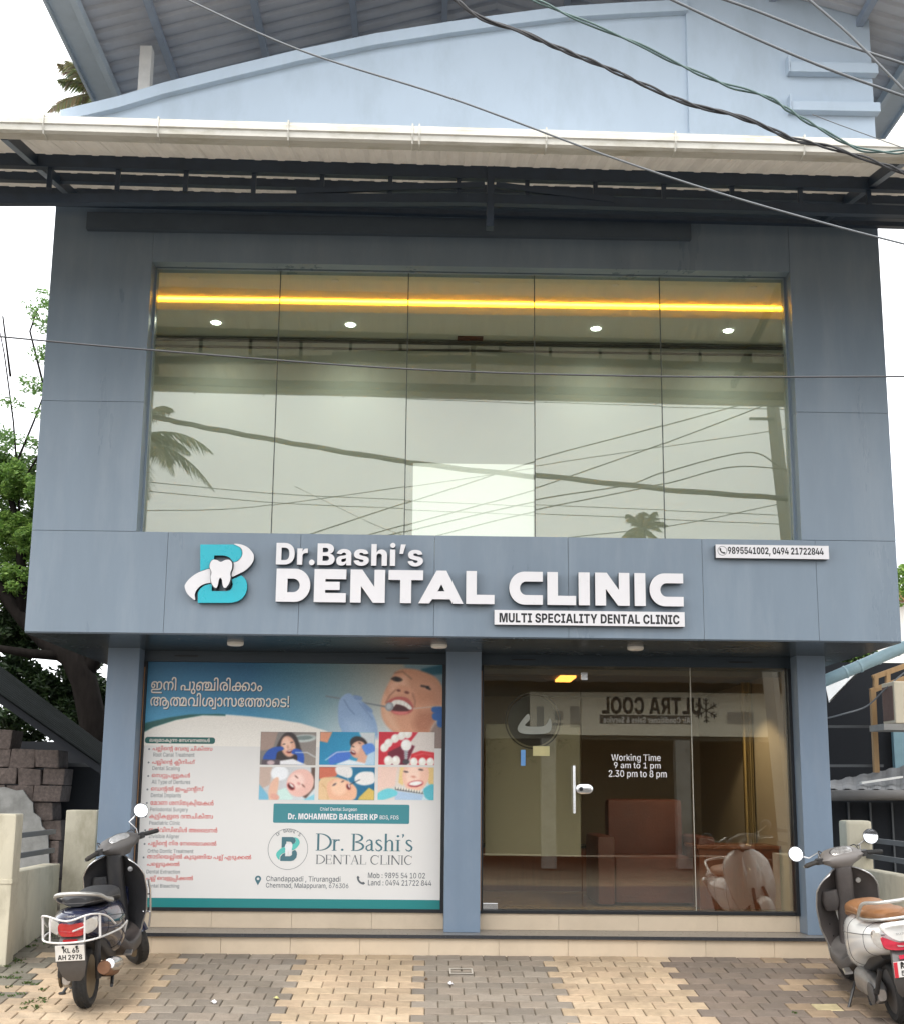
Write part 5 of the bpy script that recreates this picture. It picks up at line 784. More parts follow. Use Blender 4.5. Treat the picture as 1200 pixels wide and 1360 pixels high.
# ---- parapet, tower block, ledges
arc = [(108, 152), (160, 133), (220, 115), (300, 95), (400, 71), (500, 50), (600, 34), (680, 23), (750, 14), (830, 9), (911, 5)]
AP = [at(x, y, YF) for x, y in arc]
AP[0].x = XL
mb = MB(); mb.prism([(p.x, p.z - .09) for p in AP] + [(AP[-1].x, ZT - .02), (XL, ZT - .02)], YF + .002, YF + .16)
mb.build('parapet_wall', M['parapet'], B)
mb = MB(); top = [(p.x, p.z) for p in AP]
mb.prism(top + [(x, z - .115) for x, z in reversed(top)], YF - .075, YF + .2)
mb.build('parapet_coping', M['parapet'], B, bev=.006)
tb0, tb1 = at(912, 120, YF).x, at(1157, 120, YF).x
mb = MB(); mb.box(tb0, tb1, YF - .035, YF + 1.6, ZT - .02, 10.6)
mb.build('tower_block', M['parapet'], B, bev=.008)
for y0, y1, xa, xb in ((85, 98, 1047, 1164), (137, 149, 1049, 1167)):
    b4 = box4(YF - .1, xa, y0, xb, y1)
    mb = MB(); mb.box(b4[0], b4[1], YF - .13, YF - .036, b4[2], b4[3]); mb.box(b4[0] - .01, b4[0] + .012, YF - .13, YF - .036, b4[2], b4[3] + .07)
    mb.build('ledge', M['parapet'], B, bev=.004)

TILT = Matrix.Rotation(.0105, 4, 'Y')       # the eaves fall a little to the right
# ---- front canopy: trapezoid sheets on a steel frame
CF, CB = -3.5, -0.93
cz = lambda y: 5.80 + (y + 3.5) * .272
CX0, CX1 = -5.4, 6.2
mb = MB(); pitch = .175; prof = []
x = CX0
while x < CX1:
    prof += [(x, 0), (x + .045, .028), (x + .085, .028), (x + .13, 0)]; x += pitch
top = [[(px, y, cz(y) + h + .004) for px, h in prof] for y in (CF, CB)]
bot = [[(px, y, cz(y) + h) for px, h in prof] for y in (CF, CB)]
mb.loft(top, False, closed=False); mb.loft(bot, False, closed=False)
can = mb.build('canopy_sheet', M['sheet'], B, xf=TILT, fixn=False)
mb = MB()
yp, z1 = -2.55, cz(-2.55)
mb.box(CX0 + .1, CX1 - .1, yp - .03, yp + .03, z1 - .105, z1 - .003)
cl_ = [at(-420, 266, yp), at(620, 265, yp), at(1560, 292, yp)]
cl_ = [TILT.inverted() @ p for p in cl_]
mb.bar(cl_[0], cl_[1], .06, .075); mb.bar(cl_[1], cl_[2], .06, .075)
for k in range(16):
    xx = at(55 + 90.5 * (k - 2), 243, yp).x
    if CX0 < xx < CX1 - .2: mb.box(xx - .016, xx + .016, yp - .016, yp + .016, z1 - .27, z1 - .105)
# slightly bowed tie between the chords
cxm = at(640, 240, yp).x
for a, b in (((-1.1, 261), (.315, 246)), ((.40, 246), (1.3, 262))):
    pa = (a[0], yp - .02, at(600, a[1], yp).z); pb_ = (b[0], yp - .02, at(600, b[1], yp).z)
    mb.bar(pa, pb_, .03 + .004 * (a[0] > 0), .045)
mb.box(CX0 + .1, CX1 - .1, -3.47, -3.43, 5.725, cz(-3.45) - .003)
mb.build('canopy_truss', M['steel'], can, xf=TILT)
mb = MB()
for y, hh in ((-1.9, .075), (-1.3, .08), (-1.0, .09)):
    mb.box(CX0 + .1, CX1 - .1, y - .03, y + .03, cz(y) - hh, cz(y) - .003)
mb.build('purlin', M['steel'], can, xf=TILT)
for pa, pb_ in (((6, 178), (104, 265)), ((1201, 209), (1092, 291))):
    mb = MB(); mb.bar(at(*pa, -3.3), at(*pb_, -1.25), .05, .08); mb.build('diagonal_brace', M['steel'], can)
mb = MB(); mb.box(cxm - .026, cxm + .026, yp - .047, yp + .041, at(640, 303, yp).z, z1 - .003); mb.build('centre_bracket', M['steel'], can, xf=TILT)
mb = MB(); mb.box(XL + .3, at(915, 300, YF).x, -.965, -.904, at(500, 312, -.93).z, at(500, 290, -.93).z); mb.build('wall_beam', mat('dull_blue_beam', (.07, .095, .125), .5, 0, .15, 3), can)
# gutter
mb = MB(); gzt, gzb = at(573, 168, CF - .11).z, at(573, 189, CF - .11).z
sec = [(-.0, gzt - .0), (-.0, gzt - .012), (-.012, gzt - .022), (-.012, gzt - .06), (-.0, gzt - .068), (.006, gzb + .012), (.03, gzb), (.12, gzb), (.12, gzt - .02), (.108, gzt - .02), (.108, gzb + .012), (.04, gzb + .012), (.012, gzt)]
mb.loft([[(x, CF - .11 + a, z) for a, z in sec] for x in (CX0, CX1)])
gut = mb.build('rain_gutter', M['gutter'], B, xf=TILT)
for px in (-127, 45, 198, 371, 536, 545, 713, 884, 1055, 1226):
    xx = at(px, 180, CF - .11).x
    mb = MB(); mb.tube([(xx, CF - .09, gzt + .004), (xx, CF - .128, gzt + .004), (xx, CF - .13, gzb + .05), (xx, CF - .10, gzb - .008), (xx, CF, gzb - .008)], .0055, 6)
    mb.build('gutter_bracket', M['gutter'], gut, xf=TILT)

# ---- high gable roof over the terrace
RX0, RXR, RX1, RZ0, RSL = -3.33, .62, 4.6, 8.24, .30
RYF, RYB = -2.3, 6.0
def roofside(xa, za, xb, zb):
    mb = MB(); n = 46
    prof = []
    for i in range(n):
        y0 = RYF + (RYB - RYF) * i / n; d = (RYB - RYF) / n
        prof += [(y0, 0), (y0 + d * .5, 0), (y0 + d * .62, .03), (y0 + d * .88, .03)]
    prof.append((RYB, 0))
    for o in (0, .006): mb.loft([[(xa, y, za + h + o) for y, h in prof], [(xb, y, zb + h + o) for y, h in prof]], False, closed=False)
    return mb
rz1 = RZ0 + RSL * (RXR - RX0)
RFS = None
mb = roofside(RX0 - .02, RZ0, RXR, rz1)
m2 = roofside(RXR, rz1, RX1 + .02, RZ0)
mb.add(m2.v, m2.f)
roof = mb.build('roof', M['roofsheet'], B, fixn=False)
prl = mat('blue_grey_steel', (.25, .30, .38), .5, 0, .1, 6)
eav = mat('pale_eaves_board', (.36, .42, .48), .6, 0, .1, 4)
rz = lambda x: rz1 - RSL * abs(x - RXR)
mb = MB()
for x in (-2.62, -1.72, -.82, .08, 1.3, 2.2, 3.1, 3.9):
    mb.box(x - .03, x + .03, RYF + .02, RYB, rz(x) - .085, rz(x) - .012)
mb.build('roof_purlin', prl, roof)
mb = MB()
for s, x in ((-1, RX0), (1, RX1)):
    mb = MB()
    mb.box(x - .10, x + .10, RYF, RYB, RZ0 - .06, RZ0 - .01); mb.box(x - s * .15 - .03, x - s * .15 + .03, RYF, RYB, RZ0 - .10, RZ0 - .005)
    mb.box(x + s * .10 - .012, x + s * .10 + .012, RYF, RYB, RZ0 - .10, RZ0 + .04)
    mb.build('eaves_board', eav, roof)
pp = at(197, 50, -.4)
mb = MB(); mb.box(pp.x - .055, pp.x + .055, -.46, -.34, 6.4, rz(pp.x) - .09)
mb.build('roof_post', mat('white_post', (.66, .65, .62), .6), roof)
# ================================================================== GROUND FLOOR ROOM
GY = 0.47
mb = MB(); mb.box(.49, 3.39, .565, 4.6, .28, .318); mb.build('shop_floor', mat('tan_floor_tile', (.42, .30, .15), .18, 0, .08, 3), B)
wallm = mat('shop_room_wall', (.40, .34, .25), .6, 0, .05, 2)
mb = MB(); mb.box(.42, .489, .64, 4.6, .2, 2.6); mb.box(3.391, 3.45, .64, 4.6, .2, 2.6); mb.box(.49, 3.39, 4.55, 4.65, .318, 2.6)
mb.build('shop_room_wall', wallm, B)
mb = MB(); mb.box(.49, 3.39, .76, 4.6, 2.56, 2.62); mb.box(.49, 3.39, .751, .759, 2.5, 2.62)
sc_ = mb.build('shop_room_ceiling', mat('brown_shop_ceiling', (.17, .14, .10), .6, 0, .05, 2), B)
mb = MB(); v = at(762, 887, 1.6); mb.box(v.x - .16, v.x + .0, 1.45, 2.0, 2.535, 2.559)
mb.build('ceiling_lamp', mat('warm_ceiling_lamp', (.8, .5, .2), .5, 0, 0, emit=(1, .42, .08), estr=2.2), sc_)
ld = bpy.data.lights.new('added_curtain_light', 'SPOT'); ld.energy = 44; ld.color = (1, .86, .6); ld.spot_size = R(120); ld.shadow_soft_size = .1  # spot without a fitting, added to give the curtain a warm glow
lo = bpy.data.objects.new('added_curtain_light', ld); COL.objects.link(lo); lo.location = (2.7, 1.35, 2.53); lo.parent = sc_
# glazing: the door leaf and two fixed panes
dx = [at(640, 1000, GY).x + .01, at(771, 1000, GY).x, at(918, 1000, GY).x, 3.36]
gz0, gz1 = .345, 2.553
D = empty('glass_door', 'frameless glass door with frosted film, steel pull handle and round dark sticker', 'door', ((dx[0] + dx[1]) / 2, GY, .343))
mb = MB(); mb.box(dx[0], dx[1] - .003, GY - .006, GY + .006, gz0, 2.46); mb.build('glass_leaf', M['glass_door'], D)
film = bpy.data.materials.new('frosted_film'); film.use_nodes = True; nt = film.node_tree
for n in list(nt.nodes): nt.nodes.remove(n)
o_ = nt.nodes.new('ShaderNodeOutputMaterial'); ms = nt.nodes.new('ShaderNodeMixShader'); ms.inputs['Fac'].default_value = .62
t_ = nt.nodes.new('ShaderNodeBsdfTransparent'); t_.inputs['Color'].default_value = (.8, .82, .72, 1)
d_ = nt.nodes.new('ShaderNodeBsdfDiffuse'); d_.inputs['Color'].default_value = (.36, .36, .29, 1)
nt.links.new(t_.outputs[0], ms.inputs[1]); nt.links.new(d_.outputs[0], ms.inputs[2]); nt.links.new(ms.outputs[0], o_.inputs['Surface'])
b4 = box4(GY, 645, 968, 771, 1137)
mb = MB(); mb.box(dx[0] + .02, dx[1] - .01, GY + .010, GY + .012, b4[2], at(707, 962, GY).z); mb.build('frosted_film', film, D)
v = at(707, 957, GY)
mb = MB(); mb.lathe([(0, 0), (.235, 0), (.235, .002), (0, .002)], (v.x, GY + .0065, v.z), (0, 1, 0), 40); stk = mb.build('round_sticker', M['black'], D)
mb = MB(); mb.lathe([(.250, 0), (.262, 0), (.262, .002), (.250, .002), (.250, 0)], (v.x, GY + .0065, v.z), (0, 1, 0), 40)
mb.build('sticker_ring', M['black'], stk)
sw = catmull([(v.x - .14, v.z - .06), (v.x - .05, v.z + .06), (v.x - .03, v.z + .01), (v.x - .07, v.z - .05), (v.x + .10, v.z - .05), (v.x + .16, v.z + .02), (v.x + .17, v.z - .08), (v.x + .10, v.z - .12), (v.x - .10, v.z - .12)])
vs, fs = thick([sw], GY - .0078, .001); mb = MB().add(vs, fs); mb.build('sticker_swoosh', mat('sticker_grey', (.3, .31, .27), .6), stk)
hx = at(761, 1048, GY).x; hz0, hz1 = at(761, 1080, GY).z, at(761, 1017, GY).z
mb = MB(); mb.tube([(hx, GY - .05, hz0), (hx, GY - .05, hz1)], .014, 10)
for k in (.12, .88): mb.tube([(hx, GY - .05, hz0 + (hz1 - hz0) * k), (hx, GY, hz0 + (hz1 - hz0) * k)], .009, 8)
mb.build('pull_handle', M['chrome'], D, smooth=40)
v = at(775, 1048, GY); mb = MB(); mb.loft([[(v.x + a * s, GY - .018 + (y), v.z + b * s) for a, b in [(math.cos(t / 20 * 6.283) * .058 + (.022 if math.cos(t / 20 * 6.283) > 0 else -.022), math.sin(t / 20 * 6.283) * .045) for t in range(20)]] for y, s in ((0, .8), (.004, 1), (.03, 1))])
lk = mb.build('door_lock', M['chrome'], D, smooth=30)
mb = MB(); mb.lathe([(0, 0), (.018, 0), (.02, .01)], (v.x - .03, GY - .028, v.z), (0, 1, 0), 14); mb.build('lock_cylinder', M['frame'], lk)
mb = MB(); mb.box(dx[0] + .0, dx[0] + .135, GY - .016, GY + .016, gz0, gz0 + .055); mb.build('bottom_patch', M['chrome'], D, bev=.003)
mb = MB(); b4 = box4(GY, 691, 996, 697, 1017); mb.box(b4[0], b4[1], GY - .0095, GY - .0075, b4[2], b4[3]); mb.build('blue_sticker', mat('blue_sticker', (.12, .3, .62), .5), D)
mb = MB(); b4 = box4(GY, 707, 991, 729, 1004); mb.box(b4[0], b4[1], GY - .0095, GY - .0075, b4[2], b4[3]); mb.build('yellow_sticker', mat('yellow_sticker', (.5, .45, .22), .5), D)
G = empty('shopfront_glazing', 'fixed clear shop glass with white opening hours beside the glass door', 'shop window', ((dx[1] + dx[3]) / 2, GY, .343))
for a, b in ((dx[1], dx[2]), (dx[2] + .004, dx[3])):
    mb = MB(); mb.box(a + .002, b - .002, GY - .006, GY + .006, gz0, gz1); mb.build('glass_pane', M['glass_door'], G)
mb = MB(); mb.box(dx[0], dx[1], GY - .006, GY + .006, 2.464, gz1); mb.build('glass_overpanel', M['glass_door'], G)
mb = MB(); mb.box(dx[2] - .001, dx[2] + .005, GY - .008, GY + .008, gz0, gz1); mb.build('glazing_joint', mat('clear_silicone', (.42, .40, .34), .4), G)
mb = MB(); v = at(772, 890, GY); mb.box(v.x - .01, v.x + .05, GY - .014, GY + .014, 2.43, 2.5); mb.build('top_patch', M['chrome'], G)
for body, pb in (("Working Time", (811, 1001.5, 876.5, 1013)), ("9 am to 1 pm", (814.5, 1012.5, 876.5, 1022.5)), ("2.30 pm to 8 pm", (807.5, 1023, 884.5, 1034.5))):
    put_text('hours_lettering', body, pb, GY - .0085, M['white'], G, .012)
# furniture behind the glass
leather = mat('brown_leather', (.12, .035, .024), .42, 0, .2, 5, bump=.3, bscale=50)
S = empty('leather_sofa', 'brown leather sofa standing behind the shop glass', 'sofa', (at(850, 1190, 1.5).x, 1.5, .318))
sx0, sx1 = at(803, 1150, 1.2).x, at(925, 1150, 1.2).x
mb = MB(); mb.box(sx0 + .1, sx1, 1.25, 1.85, .34, .78); mb.build('seat', leather, S, bev=.04, smooth=35)
mb = MB(); mb.box(sx0 + .12, sx1, 1.86, 2.1, .34, 1.33); mb.build('backrest', leather, S, bev=.05, smooth=35)
for xx in (sx0 - .08, sx1 + .005):
    mb = MB(); mb.box(xx, xx + .17, 1.15, 2.1, .33, .98); mb.build('armrest', leather, S, bev=.04, smooth=35)
dk = mat('reddish_wood_panel', (.16, .048, .022), .35, 0, .25, 3, stretch=(8, 8, .5))
T = empty('reception_desk', 'reddish wooden reception desk behind the right end of the shop glass', 'desk', (3.1, 1.0, .318))
b4 = box4(.95, 928, 1128, 1068, 1200)
mb = MB(); mb.box(b4[0], 3.37, .95, 1.5, .32, b4[3]); mb.build('desk_body', dk, T)
mb = MB(); mb.box(b4[0] - .02, 3.38, .92, 1.53, b4[3] + .001, b4[3] + .035); mb.build('desk_top', mat('desk_top_wood', (.22, .08, .04), .25), T, bev=.004)
mb = MB()
for k in range(3):
    xx = b4[0] + .06 + k * .18
    mb.box(xx, xx + .13, .942, .949, .42, b4[3] - .06)
mb.build('desk_panel', dk, T, bev=.003)
C_ = MB()
xa, xb = at(985, 950, 1.9).x, 3.38
n = 60
C_.loft([[(xa + (xb - xa) * i / n, 1.9 + .05 * math.sin(i * .9) + .02 * math.sin(i * 2.3), z) for i in range(n + 1)] for z in (.33, 2.55)], False, closed=False)
tag(C_.build('curtain', mat('gold_curtain', (.42, .31, .13), .55, 0, .1, 4), smooth=True, fixn=False), 'golden pleated curtain hanging behind the right shop glass', 'curtain')
K = empty('low_cabinet', 'low dark wooden cabinet on the tan floor behind the glass door', 'cabinet', (1.1, 3.2, .318))
mb = MB(); mb.box(.6, 2.0, 3.0, 3.5, .32, .78); mb.build('cabinet_body', dk, K)
mb = MB(); mb.box(.58, 2.02, 2.98, 3.52, .781, .81); mb.build('cabinet_top', M['frame'], K)

# ================================================================== SIGNS ON THE FASCIA
SY = YF - .03                             # letter bodies stand 20 mm proud on spacers
def zspan(x0, ytop, ybot): return at(x0, ybot, YF).z, at(x0, ytop, YF).z
logo_px = lambda p: (230 + p[0] / 7.06, 700 + p[1] / 7.06)
def lp(pts, smooth=0):
    out = []
    for p in pts:
        v = at(*logo_px(p), YF - .06); out.append((v.x, v.z))
    return catmull(out, smooth) if smooth else out
L_ = empty('logo_sign', 'turquoise letter B emblem with a white tooth and swoosh, mounted left of the white lettering', 'emblem sign', tuple(at(292, 805, YF)))
def piece(name, contour, y, d, m, back=None):
    vs, fs = thick(contour, y, d)
    o = MB().add(vs, fs).build(name, [m, back or M['return']], L_, fixn=False)
    return letter_mats(o)
up = lp([(258, 165), (565, 165), (600, 172), (632, 195), (648, 230), (646, 268), (628, 300), (600, 322), (563, 335), (552, 310), (535, 290), (500, 272), (470, 268), (388, 268), (388, 330), (352, 385), (310, 397), (258, 415)])
lo_ = lp([(640, 455), (668, 475), (688, 505), (697, 545), (694, 590), (678, 635), (648, 672), (608, 697), (560, 709), (520, 712), (235, 712), (235, 615), (262, 575), (300, 548), (366, 530), (366, 602), (505, 602), (535, 595), (556, 572), (563, 540), (555, 492), (600, 475)])
piece('letter_top', [up], YF - .045, .05, M['teal'], mat('teal_return', (.0, .10, .12), .4, 0, 0))
piece('letter_bottom', [lo_], YF - .045, .05, M['teal'], mat('teal_return_low', (.0, .10, .12), .4, 0, 0))
sw1 = lp([(575, 163), (640, 166), (705, 195), (750, 245), (762, 292), (742, 348), (690, 402), (625, 440), (553, 468), (548, 420), (560, 345), (610, 325), (645, 285), (655, 240), (635, 195)], 0)
sw2 = lp([(352, 398), (300, 408), (230, 436), (165, 482), (122, 535), (115, 570), (135, 622), (172, 662), (212, 686), (208, 640), (224, 595), (262, 556), (310, 533), (362, 520), (356, 460)], 0)
piece('swoosh', [catmull(sw1, 4)], YF - .05, .06, M['white'])
piece('swoosh', [catmull(sw2, 4)], YF - .05, .06, M['white'])
tooth = [(385, 317), (420, 318), (458, 336), (500, 318), (538, 318), (562, 345), (562, 395), (546, 440), (549, 485), (533, 540), (505, 576), (487, 576), (474, 550), (468, 505), (455, 484), (440, 503), (430, 550), (416, 578), (395, 572), (372, 535), (362, 485), (370, 432), (354, 390), (360, 345)]
tp = lp(tooth, 4)
tcx, tcz = sum(p[0] for p in tp) / len(tp), sum(p[1] for p in tp) / len(tp)
piece('tooth_outline', [[(tcx + (x - tcx) * 1.09, tcz + (z - tcz) * 1.06) for x, z in tp]], YF - .055, .06, M['return'])
piece('tooth', [tp], YF - .095, .03, M['white'])

N_ = empty('name_sign', 'raised white clinic name lettering in two rows across the blue grey fascia', 'letter sign', tuple(at(637, 805, YF)))
def letter(contours, depth=.05, y=YF - .055):
    vs, fs = thick(contours, y, depth)
    return letter_mats(MB().add(vs, fs).build('letter', [M['white'], M['return']], N_, fixn=False))
# first row
z0, z1 = at(465, 753, YF).z, at(465, 724.5, YF).z
row = "Dr.Bashi’s"
xA, xB = at(368.5, 740, YF).x, at(562, 740, YF).x
# advance of every glyph, measured from the font
def glyph_x(s):
    out = []
    for i in range(len(s)):
        a, _ = text_geo(s[:i + 1], .028)
        b, _ = text_geo(s[i], .028)
        mb_ = max(v[0] for v in a); wb = max(v[0] for v in b) - min(v[0] for v in b)
        out.append((mb_ - wb, mb_))
    return out
gx = glyph_x(row)
sx = (xB - xA) / (gx[-1][1] - gx[0][0])
cap, _ = text_geo('B', .028); cz0, cz1 = min(v[2] for v in cap), max(v[2] for v in cap); sz = (z1 - z0) / (cz1 - cz0)
for ch, (a, b) in zip(row, gx):
    vs, fs = text_geo(ch, .028, .05)
    mx0 = min(v[0] for v in vs)
    vs = [(xA + (a - gx[0][0] + v[0] - mx0) * sx, YF - .055 + v[1], z0 + (v[2] - cz0) * sz) for v in vs]
    letter_mats(MB().add(vs, fs).build('letter', [M['white'], M['return']], N_, fixn=False))
# second row, a wide geometric face drawn letter by letter in a unit box
def arcp(cx, cy, rx, ry, a0, a1, n=10):
    return [(cx + rx * math.cos(R(a0 + (a1 - a0) * i / n)), cy + ry * math.sin(R(a0 + (a1 - a0) * i / n))) for i in range(n + 1)]
GL = {
 'D': [[(0, 0)] + arcp(.55, .5, .45, .5, -90, 90, 16) + [(0, 1)], [(.33, .29)] + [(.33, .70)] + list(reversed(arcp(.50, .495, .19, .205, -90, 90, 10)))],
 'E': [[(0, 0), (1, 0), (1, .28), (.35, .28), (.35, .37), (.80, .37), (.80, .62), (.35, .62), (.35, .70), (1, .70), (1, 1), (0, 1)]],
 'N': [[(0, 0), (.31, 0), (.31, .50), (.66, 0), (1, 0), (1, 1), (.69, 1), (.69, .48), (.34, 1), (0, 1)]],
 'T': [[(.34, 0), (.66, 0), (.66, .70), (1, .70), (1, 1), (0, 1), (0, .70), (.34, .70)]],
 'A': [[(0, 0), (.24, 0), (.31, .13), (.70, .13), (.76, 0), (1, 0), (.62, 1), (.40, 1)], [(.43, .37), (.585, .37), (.51, .585)]],
 'L': [[(0, 0), (1, 0), (1, .28), (.37, .28), (.37, 1), (0, 1)]],
 'C': [[(1, 0), (1, .29), (.55, .29)] + arcp(.50, .495, .18, .205, 270, 90, 12) + [(.55, .70), (1, .70), (1, 1), (.45, 1)] + arcp(.45, .5, .45, .5, 90, 270, 18)],
 'I': [[(0, 0), (1, 0), (1, 1), (0, 1)]],
}
zb, zt = at(500, 802.5, YF).z, at(500, 759, YF).z
for ch, xa, xb in (('D', 367, 412.5), ('E', 417.5, 460), ('N', 465.5, 511.5), ('T', 516, 562), ('A', 556, 615), ('L', 618.5, 656), ('C', 675.5, 720), ('L', 726, 764), ('I', 767.5, 782.3), ('N', 789.5, 835), ('I', 841.6, 856.2), ('C', 861.5, 906.5)):
    X0, X1 = at(xa, 780, YF - .08).x, at(xb, 780, YF - .08).x
    letter([[(X0 + (X1 - X0) * u, zb + (zt - zb) * v) for u, v in c] for c in GL[ch]], .055, YF - .058)

def strip_sign(name, label, pb, body, tb, off, icon=None):
    e = empty(name, label, 'sign', tuple(at((pb[0] + pb[2]) / 2, pb[3], YF)))
    b = box4(YF - .07, *pb)
    mb = MB(); mb.box(b[0], b[1], YF - .07, YF - .062, b[2], b[3]); mb.build('sign_face', M['white'], e, bev=.002)
    mb = MB(); mb.box(b[0] + .002, b[1] - .002, YF - .0615, YF - .001, b[2] + .002, b[3] - .002); mb.build('sign_case', M['return'], e)
    put_text('sign_lettering', body, tb, YF - .0712, M['black'], e, off)
    if icon:
        v = at(*icon, YF - .0712); r = .036
        mb = MB(); mb.lathe([(r, 0), (r + .005, 0), (r + .005, .001), (r, .001), (r, 0)], (v.x, YF - .0716, v.z), (0, 1, 0), 24)
        mb.build('handset_ring', mat('grey_print', (.25, .25, .25), .5, 0, 0), e)
        h = handset(v.x, v.z, .05)
        vs, fs = thick([h], YF - .0712, .0006); MB().add(vs, fs).build('handset_symbol', M['black'], e, fixn=False)
    return e
def handset(cx, cz, s):
    p = [(-.5, .35), (-.35, .5), (-.18, .28), (-.25, .15), (-.1, -.1), (.15, -.25), (.28, -.18), (.5, -.35), (.35, -.5), (.12, -.48), (-.2, -.3), (-.42, 0)]
    return catmull([(cx + x * s, cz + z * s) for x, z in p], 4)
strip_sign('strapline_sign', 'thin white strip sign reading multi speciality dental clinic under the large lettering', (656, 811.5, 908.5, 831), "MULTI SPECIALITY DENTAL CLINIC", (662.5, 815.3, 901.5, 828), .02)
strip_sign('phone_sign', 'small white phone number sign at the upper right of the fascia', (949.8, 724, 1100, 741.8), "9895541002, 0494 21722844", (965.6, 727, 1093, 738.8), .018, (958.5, 731.5))

# ================================================================== PRINTED POSTER IN THE LEFT SHOP OPENING
class Pic:
    """a small painter for printed pictures: y runs down, colours are 0-255 sRGB"""
    def __init__(s, x0, y0, x1, y1, nx, ny):
        s.b = (x0, y0, x1, y1); s.nx, s.ny = nx, ny
        s.X, s.Y = np.meshgrid(np.linspace(x0, x1, nx), np.linspace(y0, y1, ny))
        s.I = np.zeros((ny, nx, 3)); s.px = (x1 - x0) / nx
    def put(s, a, c):
        a = np.clip(a, 0, 1)[..., None]; s.I = s.I * (1 - a) + np.array(c, float) * a
    def fill(s, c): s.I[:] = c
    def grad(s, c0, c1, p0, p1):
        d = np.array(p1, float) - p0; t = np.clip(((s.X - p0[0]) * d[0] + (s.Y - p0[1]) * d[1]) / (d @ d), 0, 1)[..., None]
        s.I = np.array(c0, float) * (1 - t) + np.array(c1, float) * t
    def ell(s, cx, cy, rx, ry, c, rot=0, soft=None, al=1):
        soft = soft or s.px
        t = R(rot); x = (s.X - cx) * math.cos(t) + (s.Y - cy) * math.sin(t); y = -(s.X - cx) * math.sin(t) + (s.Y - cy) * math.cos(t)
        d = (np.sqrt((x / rx) ** 2 + (y / ry) ** 2) - 1) * min(rx, ry)
        s.put(al * (.5 - d / soft), c)
    def sd(s, pts):
        p = np.array(pts, float); n = len(p); D = np.full(s.X.shape, 1e9); ins = np.zeros(s.X.shape, bool)
        for i in range(n):
            a, b = p[i], p[(i + 1) % n]; e = b - a; wx, wy = s.X - a[0], s.Y - a[1]
            t = np.clip((wx * e[0] + wy * e[1]) / max(e @ e, 1e-9), 0, 1); D = np.minimum(D, (wx - t * e[0]) ** 2 + (wy - t * e[1]) ** 2)
            c = ((a[1] <= s.Y) & (b[1] > s.Y)) | ((b[1] <= s.Y) & (a[1] > s.Y))
            if abs(e[1]) > 1e-9: ins ^= c & (s.X < a[0] + (s.Y - a[1]) / e[1] * e[0])
        D = np.sqrt(D); return np.where(ins, -D, D)
    def poly(s, pts, c, soft=None, al=1, sm=0):
        if sm: pts = catmull(pts, sm)
        s.put(al * (.5 - s.sd(pts) / (soft or s.px)), c)
    def line(s, pts, wd, c, soft=None, al=1):
        D = np.full(s.X.shape, 1e9)
        for a, b in zip(pts, pts[1:]):
            a, b = np.array(a, float), np.array(b, float); e = b - a; wx, wy = s.X - a[0], s.Y - a[1]
            t = np.clip((wx * e[0] + wy * e[1]) / max(e @ e, 1e-9), 0, 1); D = np.minimum(D, (wx - t * e[0]) ** 2 + (wy - t * e[1]) ** 2)
        s.put(al * (.5 - (np.sqrt(D) - wd / 2) / (soft or s.px)), c)
    def build(s, name, Y, parent, soft=2):
        # the picture lies on plane Y; its corners come from the photo
        x0, y0, x1, y1 = s.b
        X0, X1, Z0, Z1 = box4(Y, x0, y0, x1, y1)
        ny, nx = s.ny, s.nx
        for _ in range(soft):
            P = np.pad(s.I, ((1, 1), (1, 1), (0, 0)), 'edge'); s.I = (P[1:-1, 1:-1] * 2 + P[:-2, 1:-1] + P[2:, 1:-1] + P[1:-1, :-2] + P[1:-1, 2:]) / 6
        s.I = s.I + np.random.default_rng(3).normal(size=(ny, nx, 1)) * 4
        vx = X0 + (X1 - X0) * np.arange(nx) / (nx - 1); vz = Z1 + (Z0 - Z1) * np.arange(ny) / (ny - 1)
        gx_, gz_ = np.meshgrid(vx, vz)
        co = np.stack([gx_, np.full_like(gx_, Y), gz_], -1).reshape(-1, 3)
        idx = np.arange(nx * ny).reshape(ny, nx)
        q = np.stack([idx[1:, :-1], idx[1:, 1:], idx[:-1, 1:], idx[:-1, :-1]], -1).reshape(-1, 4)
        me = bpy.data.meshes.new(name); me.from_pydata(co.tolist(), [], q.tolist())
        c = np.clip(s.I / 255, 0, 1); c = np.where(c <= .04045, c / 12.92, ((c + .055) / 1.055) ** 2.4)
        ca = np.ones((nx * ny, 4)); ca[:, :3] = c.reshape(-1, 3) * 1.0
        at_ = me.color_attributes.new('Col', 'FLOAT_COLOR', 'POINT'); at_.data.foreach_set('color', ca.ravel())
        me.materials.append(M['print'])
        o = bpy.data.objects.new(name, me); COL.objects.link(o); o.parent = parent
        o.matrix_parent_inverse = Matrix.Translation(-Vector(parent.location))
        return o
PY = 0.43
bX0, bX1, bZ0, bZ1 = box4(PY, 181, 879.5, 589, 1206.5)
bX0, bX1, bZ0, bZ1 = -2.607, .132, .345, 2.552
P_ = empty('window_poster', 'printed dental poster with laughing face, six photos and red service list in the shop opening', 'poster', ((bX0 + bX1) / 2, PY, bZ0))
mb = MB(); mb.box(bX0, bX1, PY, PY + .006, bZ0, bZ1); mb.build('vinyl_sheet', M['vinylwhite'], P_)
mb = MB()
mb.box(bX0 - .004, bX1 + .004, PY - .012, PY + .03, bZ0 - .03, bZ0 - .001); mb.box(bX0 - .004, bX1 + .004, PY - .012, PY + .03, bZ1 + .0005, bZ1 + .002)
mb.box(bX0 - .028, bX0 - .001, PY - .012, PY + .03, bZ0, bZ1); mb.box(bX1 + .001, bX1 + .028, PY - .012, PY + .03, bZ0, bZ1)
